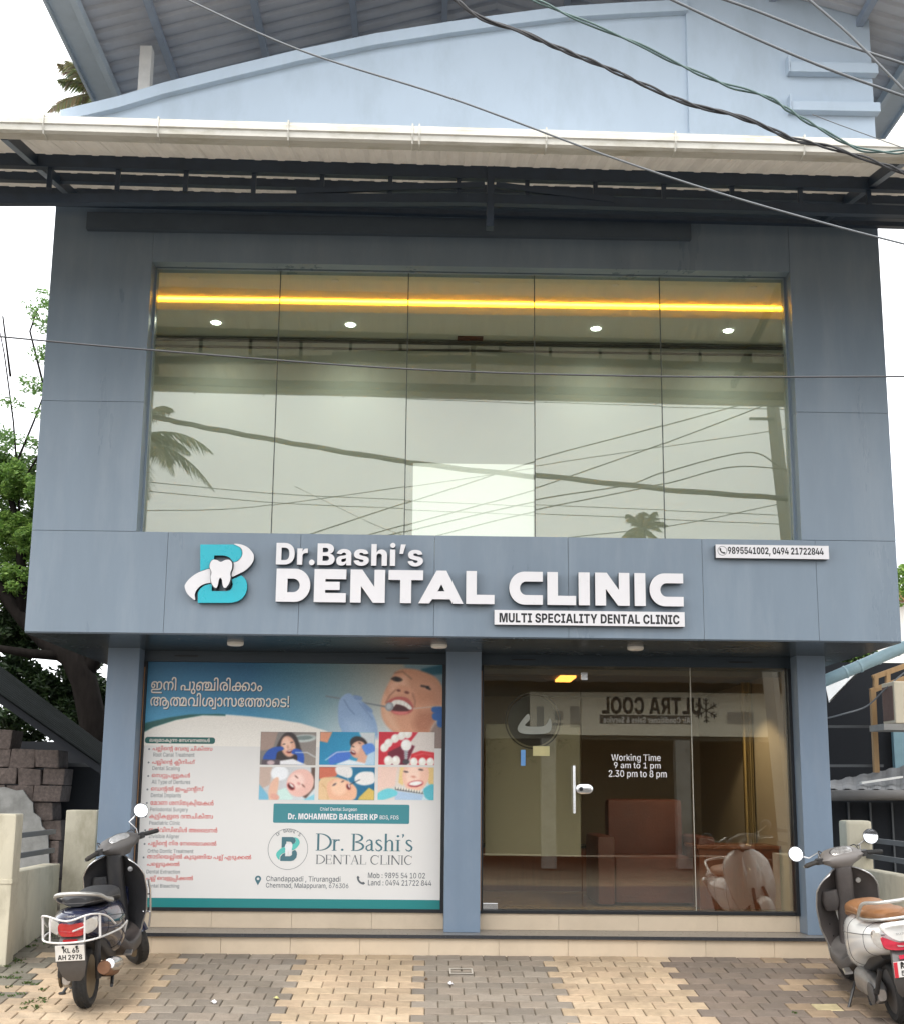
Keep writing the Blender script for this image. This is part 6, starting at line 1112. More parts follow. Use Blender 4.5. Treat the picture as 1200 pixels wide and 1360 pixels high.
mb.build('poster_frame', M['frame'], P_)
flat = lambda n, c, r=.38: mat(n, c, r, 0, 0)
PC = {'teal': flat('print_teal', rgb(28, 128, 128)), 'teal2': flat('print_blue_teal', rgb(60, 134, 142)), 'dkgreen': flat('print_dark_green', rgb(18, 92, 86)),
      'red': flat('print_red', rgb(205, 74, 66)), 'grey': flat('print_grey', rgb(118, 122, 124)), 'dgrey': flat('print_dark_grey', rgb(92, 98, 102)), 'slate': flat('print_slate', rgb(70, 112, 122)),
      'cream': flat('print_cream', rgb(226, 220, 210)), 'mint': flat('print_mint', rgb(90, 190, 180)), 'gold': flat('print_cream_shadow', rgb(30, 50, 70))}
LY = [PY - .0012 * k for k in range(8)]
# header: blue sweep and the large photograph
x0, x1 = 181.6, 590.4
h = Pic(x0, 879.5, x1, 992, 560, 156)
h.fill((236, 231, 222))
h.poly([(175, 985), (205, 968), (235, 958), (270, 951.5), (300, 952), (300, 940), (240, 940), (175, 950)], (16, 88, 82), sm=0)
blue = Pic(x0, 879.5, x1, 992, 560, 156)
blue.grad((8, 88, 128), (66, 150, 190), (300, 884), (290, 965))
t = np.clip((blue.X - 330) / 190, 0, 1)[..., None]
photo_bg = np.array([172, 166, 152.]) + (blue.Y[..., None] - 890) * np.array([.35, .4, .45])
blue.I = blue.I * (1 - t) + photo_bg * t
t2 = np.clip((blue.X - 400) / 60, 0, 1) * np.clip((blue.Y - 930) / 40, 0, 1)
blue.put(t2 * .7, (196, 208, 212))
sweep = [(170, 870), (600, 870), (600, 1000), (480, 990), (455, 980), (433, 970), (400, 960.5), (370, 956), (330, 952), (290, 949.5), (253, 950.5), (225, 955), (200, 961), (175, 968)]
msk = np.clip(.5 - h.sd(sweep) / 1.1, 0, 1)[..., None]
h.I = h.I * (1 - msk) + blue.I * msk
f = lambda pts: [(420 + x / 6.667, 870 + y / 6.667) for x, y in pts]
# hair cap and gown
h.poly(f([(760, 60), (1140, 60), (1140, 300), (1040, 290), (900, 200), (800, 150)]), (120, 148, 158), 5, .9)
h.poly(f([(890, 190), (930, 110), (1140, 60), (1140, 150), (1000, 170), (920, 215)]), (30, 92, 112), 3, .9)
h.poly(f([(1000, 690), (1060, 590), (1140, 640), (1140, 900), (1000, 900)]), (150, 130, 122), 3)
# face
face = f([(700, 140), (650, 220), (610, 300), (580, 400), (580, 520), (620, 610), (700, 690), (760, 820), (1000, 820), (1010, 660), (1060, 560), (1115, 470), (1120, 290), (1050, 180), (900, 120), (780, 110)])
h.poly(face, (216, 156, 124), 3, sm=4)
h.poly(f([(610, 320), (580, 420), (590, 540), (660, 640), (760, 690), (700, 560), (650, 470)]), (226, 178, 146), 7, .8)
h.poly(f([(900, 480), (1110, 470), (1060, 580), (1000, 680), (900, 690), (850, 600)]), (186, 122, 92), 8, .75)
h.poly(f([(640, 250), (700, 180), (800, 160), (820, 300), (720, 330), (650, 350)]), (236, 184, 154), 7, .8)
h.poly(f([(880, 290), (1050, 300), (1100, 420), (900, 440), (860, 380)]), (206, 142, 108), 8, .7)
h.line(f([(700, 300), (650, 350), (615, 415)]), 1.6, (150, 92, 70), 2.4, .8)
h.line(f([(850, 330), (875, 400), (870, 450)]), 1.6, (150, 92, 70), 2.4, .7)
h.line(f([(690, 150), (760, 135), (840, 200)]), 1.5, (120, 84, 66), 2, .6)
h.ell(*f([(710, 205)])[0], 7, 3.2, (58, 42, 36), 8, 1.2); h.ell(*f([(712, 205)])[0], 2.6, 2.6, (20, 18, 18), 0, .8); h.line(f([(660, 205), (700, 182), (755, 210)]), 1.1, (60, 40, 34), 1)
h.line(f([(930, 262), (965, 268), (1005, 290)]), 2.6, (58, 42, 36), 1.6); h.ell(*f([(985, 275)])[0], 2.4, 2, (25, 20, 20), 0, .8)
h.ell(*f([(775, 300)])[0], 11, 6, (222, 160, 128), 12, 4); h.ell(*f([(727, 305)])[0], 2.6, 1.6, (120, 62, 48), 10, 1.2); h.ell(*f([(800, 322)])[0], 3.2, 1.8, (120, 62, 48), 14, 1.2)
h.poly(f([(620, 420), (700, 365), (800, 370), (850, 420), (860, 470), (820, 510), (740, 522), (670, 500)]), (190, 92, 84), 2, sm=4)
h.poly(f([(650, 440), (700, 395), (800, 410), (850, 460), (800, 490), (720, 490), (670, 480)]), (74, 22, 24), 1.4, sm=4)
h.poly(f([(660, 425), (690, 392), (760, 392), (820, 425), (850, 462), (825, 475), (780, 445), (710, 428), (690, 450)]), (244, 240, 232), 1, sm=3)
for a, b in (((712, 395), (708, 428)), ((748, 393), (748, 432)), ((785, 405), (778, 444)), ((812, 422), (804, 458))): h.line(f([a, b]), .5, (190, 176, 166), .8, .7)
h.poly(f([(680, 488), (740, 492), (800, 490), (815, 505), (750, 520), (690, 505)]), (222, 122, 116), 1.4, sm=3)
# mirror, probe and gloved hands
h.line(f([(85, 362), (370, 408), (610, 450)]), 1.8, (112, 120, 126), 1.2); h.ell(*f([(648, 450)])[0], 5.6, 6, (150, 154, 158), 20, 1); h.ell(*f([(645, 447)])[0], 3.4, 3.8, (184, 190, 194), 20, 1.6)
h.line(f([(860, 465), (1000, 450), (1110, 438)]), 1.1, (206, 186, 170), 1)
glove = (142, 170, 206)
h.poly(f([(240, 352), (290, 335), (330, 360), (400, 400), (470, 460), (510, 530), (540, 610), (552, 720), (552, 830), (225, 830), (240, 700), (200, 590), (196, 420)]), glove, 1.6, sm=3)
h.poly(f([(330, 350), (400, 365), (398, 395), (340, 385)]), (120, 148, 190), 1.5, sm=3)
h.poly(f([(400, 410), (490, 470), (495, 505), (440, 480)]), (120, 148, 190), 1.5, sm=3)
h.line(f([(245, 395), (290, 470), (340, 520)]), 1.2, (96, 122, 166), 1.6, .8); h.line(f([(380, 420), (440, 490), (500, 560)]), 1.2, (104, 130, 172), 2, .7)
h.poly(f([(250, 560), (400, 540), (520, 640), (540, 820), (260, 820)]), (160, 186, 216), 8, .6)
for a, b in (((1030, 450), (1130, 500)), ((1035, 505), (1130, 565)), ((1075, 570), (1130, 625))):
    h.poly(f([a, (b[0], a[1]), b, (a[0] + 5, b[1] - 4)]), (38, 98, 172), 1.4, sm=3)
h.put(np.clip((h.Y - 975) / 8, 0, 1) * (h.X < 560), (236, 231, 222))
h.build('header_picture', LY[1], P_)
# six photographs, rounded by their white borders
def photo(x0, y0, x1, y1):
    p = Pic(x0, y0, x1, y1, 104, 62); p.X = (p.X - x0) / (x1 - x0) * 355; p.Y = (p.Y - y0) / (y1 - y0) * 210; p.px = 355 / 104
    return p
SK, SK2, SKD = (226, 172, 146), (240, 198, 174), (176, 118, 94)
def mouth(p, x, y, w_, h_, rot=0):
    p.ell(x, y, w_ * 1.25, h_ * 1.3, (206, 110, 102), rot, 6); p.ell(x, y, w_, h_, (92, 24, 28), rot, 4); p.ell(x + h_ * .3 * math.sin(R(rot)), y - h_ * .45, w_ * .8, h_ * .4, (244, 240, 234), rot, 4)
def ph1(p):
    p.grad((120, 116, 114), (150, 140, 132), (0, 0), (355, 210)); p.poly([(0, 0), (110, 0), (80, 110), (0, 120)], (166, 142, 130), 10); p.ell(275, 40, 80, 24, (196, 204, 200), -4, 8); p.ell(275, 36, 60, 14, (120, 134, 132), -4, 6)
    p.poly([(150, 10), (210, 10), (250, 80), (270, 210), (120, 210), (100, 110)], (48, 36, 36), 10, sm=4)
    p.ell(178, 92, 46, 68, SK, -14, 8); p.ell(168, 80, 26, 42, SK2, -14, 14); p.ell(150, 78, 9, 3, (60, 44, 42), -10, 3); p.ell(200, 66, 9, 3, (60, 44, 42), -10, 3); p.ell(176, 96, 8, 12, SKD, -10, 8, .5); mouth(p, 188, 124, 17, 9, -12)
    p.poly([(20, 165), (60, 110), (130, 92), (150, 112), (110, 130), (96, 180), (40, 205)], (28, 78, 168), 4, sm=4); p.poly([(215, 108), (255, 112), (280, 150), (275, 210), (238, 210), (236, 150), (200, 135)], (32, 84, 182), 4, sm=4)
    p.line([(225, 130), (300, 130), (355, 160)], 5, (220, 226, 230), 3); p.poly([(120, 185), (210, 170), (300, 210), (110, 210)], (236, 236, 238), 6)
    p.poly([(12, 176), (128, 176), (128, 210), (12, 210)], (88, 76, 84), 3); p.ell(70, 196, 24, 14, (200, 176, 180), 0, 6)
def ph2(p):
    p.grad((20, 132, 176), (60, 160, 200), (0, 0), (355, 210)); p.poly([(0, 0), (80, 0), (50, 70), (0, 60)], (220, 150, 116), 6); p.poly([(250, 0), (355, 0), (355, 120), (300, 100)], (206, 212, 214), 8)
    p.ell(250, 75, 58, 46, (44, 34, 34), 25, 8); p.ell(248, 112, 50, 56, SK, 25, 6); p.ell(232, 108, 26, 34, SK2, 25, 12); p.poly([(270, 120), (320, 160), (300, 210), (230, 200)], SK, 8)
    p.ell(214, 92, 9, 3, (50, 36, 34), 20, 3); p.ell(256, 70, 9, 3, (50, 36, 34), 20, 3); mouth(p, 214, 130, 18, 11, 30)
    p.poly([(60, 160), (110, 125), (190, 125), (190, 175), (110, 200), (70, 210)], (70, 118, 206), 5, sm=4); p.poly([(270, 90), (330, 70), (355, 100), (355, 160), (310, 150)], (92, 142, 220), 5, sm=4)
    p.line([(40, 180), (110, 130), (200, 122)], 5, (226, 232, 236), 3); p.poly([(110, 205), (190, 175), (300, 200), (300, 210), (110, 210)], (226, 236, 242), 6); p.poly([(310, 140), (355, 120), (355, 210), (290, 210)], (186, 214, 232), 8)
def ph3(p):
    p.fill((222, 212, 204)); p.poly([(0, 0), (250, 0), (190, 80), (80, 130), (90, 210), (0, 210)], (206, 36, 56), 6); p.poly([(60, 130), (180, 70), (230, 90), (180, 210), (60, 210)], (112, 22, 46), 8)
    for i, (x, y) in enumerate(((38, 100), (62, 72), (104, 42), (146, 24), (186, 12))): p.ell(x, y, 26, 30, (240, 236, 226), 30, 5); p.ell(x - 5, y - 6, 12, 16, (252, 250, 244), 30, 8)
    for x in (64, 112): p.ell(x, 184, 28, 32, (238, 232, 222), 0, 5); p.ell(x - 6, 176, 12, 14, (252, 250, 246), 0, 8)
    p.ell(176, 84, 34, 38, (244, 242, 236), 0, 5); p.ell(166, 74, 16, 20, (255, 254, 250), 0, 9); p.poly([(164, 118), (188, 118), (184, 180), (168, 180)], (150, 152, 156), 3); p.ell(176, 190, 22, 16, (70, 64, 70), 0, 5)
    for k in range(4): p.line([(162, 128 + 13 * k), (190, 124 + 13 * k)], 3, (216, 220, 224), 2)
    p.poly([(200, 190), (210, 140), (270, 118), (355, 130), (355, 210), (200, 210)], (214, 40, 50), 5); p.line([(230, 150), (290, 136), (340, 146)], 8, (240, 120, 120), 8, .6)
    for x in (226, 280, 330): p.ell(x, 190, 25, 28, (242, 238, 228), 0, 5); p.ell(x - 5, 182, 10, 12, (254, 252, 248), 0, 8)
def ph4(p):
    p.grad((196, 190, 190), (216, 224, 226), (0, 0), (355, 210)); p.poly([(0, 0), (80, 0), (70, 110), (0, 150)], (196, 172, 158), 8); p.poly([(0, 110), (70, 190), (60, 210), (0, 210)], (120, 184, 210), 5)
    p.ell(128, 40, 56, 46, (240, 242, 244), 0, 10); p.poly([(80, 90), (124, 70), (110, 190), (70, 210), (60, 160)], (232, 186, 160), 7, sm=3)
    p.poly([(330, 0), (355, 0), (355, 130), (300, 200), (270, 180), (330, 80)], (96, 72, 62), 10)
    p.ell(262, 100, 84, 92, (238, 190, 176), 38, 6); p.ell(238, 90, 46, 52, (248, 212, 200), 38, 22); p.ell(236, 62, 14, 4, (120, 70, 60), 42, 4); p.ell(282, 118, 14, 4, (120, 70, 60), 42, 4); p.ell(252, 104, 12, 9, (222, 156, 146), 38, 8)
    mouth(p, 204, 124, 24, 16, 42); p.poly([(120, 150), (170, 130), (220, 200), (200, 210), (120, 210)], (206, 232, 224), 6); p.ell(102, 190, 30, 20, (226, 168, 150), 20, 6); p.poly([(280, 210), (355, 170), (355, 210)], (140, 206, 222), 6)
def ph5(p):
    p.grad((40, 124, 160), (24, 104, 144), (0, 0), (355, 210)); p.poly([(0, 0), (140, 0), (110, 60), (0, 80)], (206, 110, 84), 6)
    p.poly([(0, 90), (60, 66), (150, 80), (170, 210), (0, 210)], (232, 196, 150), 8, sm=3); p.line([(20, 110), (60, 150), (60, 210)], 8, (206, 160, 110), 8, .6)
    p.poly([(60, 100), (120, 72), (180, 86), (230, 120), (245, 160), (220, 210), (90, 210), (56, 160)], (238, 184, 150), 6, sm=4); p.ell(130, 130, 50, 50, (248, 204, 172), 0, 24)
    p.ell(100, 112, 14, 5, (90, 76, 84), -36, 4); p.ell(152, 92, 10, 4, (90, 66, 64), -30, 4); mouth(p, 190, 126, 17, 11, 66)
    p.poly([(110, 0), (200, 0), (212, 50), (190, 70), (150, 60), (112, 40)], (234, 230, 226), 5, sm=4); p.poly([(230, 60), (270, 30), (340, 30), (355, 60), (350, 100), (290, 116), (236, 100)], (238, 234, 230), 5, sm=4)
    p.line([(172, 50), (200, 110)], 4, (200, 206, 210), 3); p.line([(260, 80), (200, 110)], 4, (30, 50, 70), 3); p.poly([(260, 190), (320, 130), (355, 150), (355, 210), (250, 210)], (216, 186, 96), 6)
def ph6(p):
    p.grad((238, 200, 180), (206, 226, 232), (0, 0), (300, 210)); p.poly([(0, 0), (120, 0), (110, 120), (0, 170)], (240, 206, 190), 10); p.poly([(140, 0), (180, 0), (160, 120), (130, 100)], (236, 206, 140), 8); p.poly([(310, 0), (355, 0), (355, 130), (320, 100)], (230, 196, 130), 8)
    p.ell(240, 50, 84, 108, (244, 196, 172), 8, 6); p.ell(222, 50, 44, 60, (252, 216, 196), 8, 26); p.ell(178, 30, 15, 5, (70, 54, 56), 10, 4); p.ell(272, 16, 15, 5, (70, 54, 56), 10, 4); p.ell(226, 62, 16, 8, (226, 160, 138), 8, 8)
    p.ell(240, 106, 50, 21, (206, 88, 92), -8, 5); p.ell(240, 104, 42, 14, (246, 244, 240), -8, 4); p.line([(204, 118), (250, 124), (280, 108)], 5, (150, 50, 56), 4)
    p.poly([(110, 128), (300, 156), (296, 172), (112, 146)], (60, 64, 70), 3)
    for k in range(11): p.ell(122 + k * 17, 134 + k * 2.6, 7, 9, (244, 236, 220), 8, 3)
    p.poly([(110, 150), (290, 176), (280, 210), (110, 210)], (176, 200, 224), 5); p.poly([(0, 170), (60, 138), (116, 150), (120, 180), (40, 210), (0, 210)], (112, 206, 216), 5, sm=4); p.poly([(300, 130), (355, 110), (355, 210), (310, 200), (290, 160)], (90, 186, 200), 5, sm=4)
for fn, bx in ((ph1, (346, 972.2, 420, 1016)), (ph2, (424.7, 972.2, 498.4, 1016)), (ph3, (503, 972.2, 577, 1016)), (ph4, (344.5, 1018.8, 418.5, 1062.5)), (ph5, (423.6, 1018.8, 497.7, 1062.5)), (ph6, (502, 1018.8, 576.2, 1062.5))):
    p = photo(*bx); fn(p)
    b4 = box4(LY[2], bx[0] - 1.2, bx[1] - 1.2, bx[2] + 1.2, bx[3] + 1.2)
    p.build('printed_photo', LY[2], P_)
def rect(name, pb, m, ly, rr=0):
    b = box4(ly, *pb)
    if rr:
        c = []
        for cx_, cz_, a in ((b[1] - rr, b[2] + rr, -90), (b[1] - rr, b[3] - rr, 0), (b[0] + rr, b[3] - rr, 90), (b[0] + rr, b[2] + rr, 180)): c += arcp(cx_, cz_, rr, rr, a, a + 90, 5)
        vs, fs = fill([c]); vs = [(v[0], ly, v[2]) for v in vs]; mb = MB().add(vs, fs)
    else: mb = MB(); mb.add([(b[0], ly, b[2]), (b[1], ly, b[2]), (b[1], ly, b[3]), (b[0], ly, b[3])], [(0, 1, 2, 3)])
    return mb.build(name, m, P_, fixn=False)
mb = MB(); bb = box4(PY, 300, 1193.5, 400, 1206)
mb.add([(bX0, LY[1], bb[2] + .0), (bX1, LY[1], bb[2] + .0), (bX1, LY[1], bb[3]), (bX0, LY[1], bb[3])], [(0, 1, 2, 3)]); mb.build('footer_stripe', PC['teal'], P_, fixn=False)
rect('heading_pill', (192.8, 979, 286, 987.6), PC['dkgreen'], LY[2], .025)
rect('name_panel', (363.3, 1068, 543.8, 1093.5), PC['teal2'], LY[1], .012)
# Malayalam lettering: outlines of the joined letters, quadratic curves
_mc = {}
def mal_text(name, li, pb, m, ly, off=0):
    vs, fs = [], []
    for gi, x in GLYPH_ROWS[li]:
        if (gi, off) not in _mc:
            _mc[(gi, off)] = fill_glyph(outline_contours(GLYPH_POINTS[gi]))
        v, fq = _mc[(gi, off)]; o = len(vs)
        vs += [(p[0] + x, 0, p[2]) for p in v]; fs += [tuple(i + o for i in q) for q in fq]
    mb = MB(); mb.add(fit(vs, box4(ly, *pb), ly), fs)
    return mb.build(name, m, P_, fixn=False)
for li, pb in ((0, (201, 899.5, 348.7, 922)), (1, (200, 920.5, 384.4, 942.5))):
    mal_text('headline_shadow', li, tuple(q + .9 for q in pb), PC['gold'], LY[2])
    mal_text('headline', li, pb, PC['cream'], LY[3])
mal_text('pill_lettering', 2, (199, 980.2, 279, 987), PC['cream'], LY[3])
rows = [(3, (203, 990.5, 282.5, 999.3), "Root Canal Treatment", (204, 999.6, 258.7, 1005.2)),
        (4, (202.3, 1008.3, 259.5, 1017), "Dental Scaling", (202.8, 1017.6, 239, 1024.4)),
        (5, (201.8, 1026.3, 252.8, 1035), "All Type of Dentures", (201.8, 1035.6, 253, 1042.6)),
        (6, (200.7, 1044, 271, 1053), "Dental Implants", (200.7, 1053.6, 240.7, 1060.4)),
        (7, (200, 1062, 284, 1071), "Periodontal Surgery", (199.6, 1072.3, 250, 1079)),
        (8, (198.6, 1080, 283.3, 1089), "Peadiatric Clinic", (198.6, 1090.2, 239.6, 1095.6)),
        (9, (197.8, 1098.3, 289, 1107), "Invisible Aligner", (197.8, 1108, 238.3, 1114.6)),
        (10, (197, 1116.3, 287.8, 1125.5), "Ortho Dontic Treatment", (196.5, 1127.6, 257.3, 1133)),
        (11, (195.7, 1134.3, 334, 1143.3), None, None),
        (12, (195.7, 1144.2, 238.8, 1152.6), "Dental Extraction", (195, 1155, 239.3, 1160.4)),
        (13, (194.4, 1162.5, 256.8, 1171.3), "Dental Bleaching", (194.4, 1173.9, 238.3, 1180.3))]
for li, pb, en, eb in rows:
    mal_text('service_line', li, pb, PC['red'], LY[1])
    if en: put_text('service_line', en, eb, LY[1], PC['grey'], P_, .004)
mb = MB()
for li, pb, en, eb in rows:
    if li == 12: continue
    v = at(pb[0] - 4.6, (pb[1] + pb[3]) / 2, LY[1])
    mb.add([(v.x + .009 * math.cos(t * .785), LY[1], v.z + .009 * math.sin(t * .785)) for t in range(8)], [tuple(range(8))])
mb.build('list_bullet', PC['grey'], P_, fixn=False)
put_text('panel_lettering', "Chief Dental Surgeon", (425.4, 1072.3, 474.4, 1078.2), LY[2], M['white'], P_, .004)
put_text('panel_lettering', "Dr. MOHAMMED BASHEER KP", (383, 1080.6, 501.9, 1088.6), LY[2], M['white'], P_, .028)
put_text('panel_lettering', "BDS, FDS", (504.6, 1083, 529.6, 1089.4), LY[2], M['white'], P_, .01)
# serif clinic name, drawn from strokes and hairlines
def serif(name, glyphs, pb, m, ly, wt):
    """glyphs: list of (letter, width); built in units of cap height 1"""
    parts = []; x = 0
    T, H, S_ = wt, wt * .38, wt * .32        # stem, hairline, serif thickness
    def rc(a, b, c, d): parts.append([(x + a, c), (x + b, c), (x + b, d), (x + a, d)])
    def stroke(pts, w0):
        l, r_ = [], []
        for i, p in enumerate(pts):
            q0, q1 = pts[max(0, i - 1)], pts[min(len(pts) - 1, i + 1)]
            dx_, dz_ = q1[0] - q0[0], q1[1] - q0[1]; ln = math.hypot(dx_, dz_) or 1
            ww = w0(i / (len(pts) - 1)) / 2 if callable(w0) else w0 / 2
            l.append((x + p[0] - dz_ / ln * ww, p[1] + dx_ / ln * ww)); r_.append((x + p[0] + dz_ / ln * ww, p[1] - dx_ / ln * ww))
        parts.append(l + r_[::-1])
    def stem(c, z0, z1, s0=True, s1=True):
        rc(c - T / 2, c + T / 2, z0, z1)
        if s0: rc(c - T * 1.15, c + T * 1.15, z0, z0 + S_)
        if s1: rc(c - T * 1.15, c + T * 1.15, z1 - S_, z1)
    var = lambda t: H + (T * 1.05 - H) * math.sin(math.pi * t) ** 1.2
    for ch, wd in glyphs:
        if ch == 'D': stem(.14, 0, 1); stroke(arcp(.2, .5, wd - .26, .5 - H / 2, 90, -90, 18), var)
        elif ch == 'B': stem(.14, 0, 1); stroke(arcp(.22, .76, wd - .36, .24 - H / 2, 90, -90, 12), var); stroke(arcp(.22, .26, wd - .30, .26 - H / 2, 90, -90, 12), var)
        elif ch == 'r': stem(.12, 0, .66); stroke([(.14, .48), (.22, .60), (.32, .63), (.38, .60)], lambda t: H + (T - H) * t)
        elif ch == '.': parts.append(arcp(x + .08, .06, .065, .065, 0, 350, 12))
        elif ch == "'": stroke([(.08, 1.0), (.11, .9), (.06, .8)], lambda t: T * (1 - .6 * t))
        elif ch == 'a': stroke([(.07, .52), (.13, .62), (.24, .65), (.33, .58), (.34, .45), (.34, .1), (.38, .02), (.45, .04)], lambda t: H + (T - H) * min(1, 2 * t) if t < .8 else T * .7); stroke([(.34, .40), (.2, .35), (.08, .26), (.07, .12), (.15, .03), (.26, .05), (.34, .14)], lambda t: H + (T * .8 - H) * math.sin(math.pi * t))
        elif ch == 's': stroke([(.34, .54), (.30, .62), (.20, .65), (.10, .60), (.09, .50), (.16, .40), (.28, .31), (.35, .22), (.33, .09), (.22, .01), (.10, .04), (.06, .14)], lambda t: H + (T - H) * math.sin(math.pi * t))
        elif ch == 'h': stem(.12, 0, 1.02, True, False); stem(.44, 0, .46, True, False); stroke([(.14, .46), (.22, .60), (.33, .64), (.42, .57), (.44, .44)], lambda t: H + (T - H) * t)
        elif ch == 'i': stem(.12, 0, .66); parts.append(arcp(x + .12, .88, .065, .065, 0, 350, 12))
        elif ch == 'E': stem(.14, 0, 1); [rc(.14, a, b, b + S_) for a, b in ((wd - .1, 0), (wd - .2, .5), (wd - .12, 1 - S_))]; rc(wd - .1 - S_, wd - .1, 0, .22); rc(wd - .12 - S_, wd - .12, .78, 1); rc(wd - .2 - S_, wd - .2, .40, .62)
        elif ch == 'N': stem(.12, 0, 1); rc(wd - .14, wd - .14 + H, 0, 1); rc(wd - .24, wd - .01, 1 - S_, 1); stroke([(.12, 1), (wd - .13, 0)], T * 1.1)
        elif ch == 'T': stem(wd / 2, 0, 1, True, False); rc(.02, wd - .04, 1 - S_, 1); rc(.02, .02 + S_, .78, 1); rc(wd - .04 - S_, wd - .04, .78, 1)
        elif ch == 'A': stroke([(.10, 0), (wd / 2, 1)], H); stroke([(wd / 2, 1), (wd - .12, 0)], T); rc(.22, wd - .24, .34, .34 + S_); rc(0, .22, 0, S_); rc(wd - .26, wd, 0, S_)
        elif ch == 'L': stem(.14, 0, 1); rc(.14, wd - .04, 0, S_); rc(wd - .04 - S_, wd - .04, 0, .25)
        elif ch == 'C': stroke(arcp(wd / 2, .5, wd / 2 - .06, .5 - H / 2, 40, 322, 24), var); rc(wd - .14, wd - .14 + S_, .72, .98)
        elif ch == 'I': stem(.14, 0, 1)
        x += wd
    vs, fs = [], []
    for k, pg in enumerate(parts):
        v, fq = fill([pg]); o = len(vs); vs += [(p[0], -.00004 * (k % 7), p[2]) for p in v]; fs += [tuple(i + o for i in q) for q in fq]
    mb = MB(); mb.add(fit(vs, box4(ly, *pb), ly), fs)
    return mb.build(name, m, P_, fixn=False)
serif('clinic_name', [('D', .82), ('r', .44), ('.', .50), ('B', .70), ('a', .48), ('s', .44), ('h', .60), ('i', .28), ("'", .18), ('s', .42)], (419.8, 1107, 548.3, 1130.8), PC['slate'], LY[1], .105)
serif('clinic_name', [('D', .86), ('E', .70), ('N', .88), ('T', .72), ('A', .80), ('L', .66), (' ', .34), ('C', .86), ('L', .68), ('I', .32), ('N', .88), ('I', .32), ('C', .8)], (419.8, 1135.4, 546.9, 1148.4), PC['dgrey'], LY[1], .10)
put_text('address_line', "Chandappadi , Tirurangadi", (354, 1163.5, 452.5, 1172.8), LY[1], PC['dgrey'], P_, .008)
put_text('address_line', "Chemmad, Malappuram, 676306", (353.5, 1172.9, 463, 1181), LY[1], PC['dgrey'], P_, .008)
put_text('phone_line', "Mob : 9895 54 10 02", (489, 1159, 564.6, 1166.6), LY[1], PC['dgrey'], P_, .008)
put_text('phone_line', "Land : 0494 21722 844", (489, 1168.8, 573, 1176.4), LY[1], PC['dgrey'], P_, .008)
v = at(479.6, 1169, LY[1]); vs, fs = fill([handset(v.x, v.z, .075)]); MB().add([(p[0], LY[1], p[2]) for p in vs], fs).build('phone_symbol', PC['dgrey'], P_, fixn=False)
v = at(343, 1169, LY[1])
pin = arcp(v.x, v.z + .012, .028, .028, -30, 210, 14) + [(v.x, v.z - .045)]
vs, fs = fill([pin, arcp(v.x, v.z + .012, .012, .012, 0, 340, 10)]); MB().add([(p[0], LY[1], p[2]) for p in vs], fs).build('map_pin', PC['slate'], P_, fixn=False)
# small round emblem
v = at(382.7, 1127.7, LY[1]); rr = .178
mb = MB(); mb.lathe([(rr, 0), (rr + .004, 0), (rr + .004, .0004), (rr, .0004), (rr, 0)], (v.x, LY[1], v.z), (0, 1, 0), 48); mb.build('emblem_ring', PC['grey'], P_)
lg = lambda pts: [(v.x + (x - 438) / 650 * .212, v.z - (y - 440) / 545 * .212) for x, y in pts]
def lraw(pts): return lg(pts)
RU = [(258, 165), (565, 165), (632, 195), (648, 250), (620, 310), (563, 335), (535, 290), (500, 272), (388, 268), (388, 330), (352, 385), (258, 415)]
RL = [(640, 455), (688, 505), (697, 560), (678, 635), (608, 697), (520, 712), (235, 712), (235, 615), (300, 548), (366, 530), (366, 602), (505, 602), (556, 572), (555, 492)]
RS1 = [(575, 163), (705, 195), (762, 292), (690, 402), (553, 468), (560, 345), (645, 285), (635, 195)]
RS2 = [(352, 398), (230, 436), (122, 535), (135, 622), (212, 686), (224, 595), (310, 533), (362, 520)]
for nm, c, m, l in (('emblem_letter', [lraw(RU)], PC['slate'], 1), ('emblem_letter', [lraw(RL)], PC['slate'], 1), ('emblem_swoosh', [catmull(lraw(RS1), 3)], PC['mint'], 2), ('emblem_swoosh', [catmull(lraw(RS2), 3)], PC['mint'], 2), ('emblem_tooth', [lraw(tooth)], M['white'], 3)):
    q, fs = fill(c); MB().add([(p[0], LY[l], p[2]) for p in q], fs).build(nm, m, P_, fixn=False)
word = "Dr BASHI'S"
mb = MB()
for i, ch in enumerate(word):
    if ch == ' ': continue
    a = R(128 - 76 * i / (len(word) - 1)); q, fs = text_geo(ch, .0)
    c_, s_ = math.cos(a - math.pi / 2), math.sin(a - math.pi / 2); k = .040
    mb.add([(v.x + math.cos(a) * .15 + (p[0] - .3) * k * c_ - p[2] * k * s_, LY[1], v.z + math.sin(a) * .15 + (p[0] - .3) * k * s_ + p[2] * k * c_) for p in q], fs)
mb.build('emblem_lettering', PC['grey'], P_, fixn=False)

# ================================================================== SCOOTERS
def sring(x, z0, z1, hw, e=3.0, n=28, yo=0):
    out = []
    for k in range(n):
        a = 2 * math.pi * k / n; c, s = math.cos(a), math.sin(a)
        out.append((x, yo + hw * math.copysign(abs(c) ** (2 / e), c), (z0 + z1) / 2 + (z1 - z0) / 2 * math.copysign(abs(s) ** (2 / e), s)))
    return out
def spline_rings(st, k=4):
    return catmull(st, k, closed=False)
def zring(z, xc, yc, hl, hw, e=2.6, n=26):
    return [(xc + hl * math.copysign(abs(math.cos(2 * math.pi * i / n)) ** (2 / e), math.cos(2 * math.pi * i / n)), yc + hw * math.copysign(abs(math.sin(2 * math.pi * i / n)) ** (2 / e), math.sin(2 * math.pi * i / n)), z) for i in range(n)]

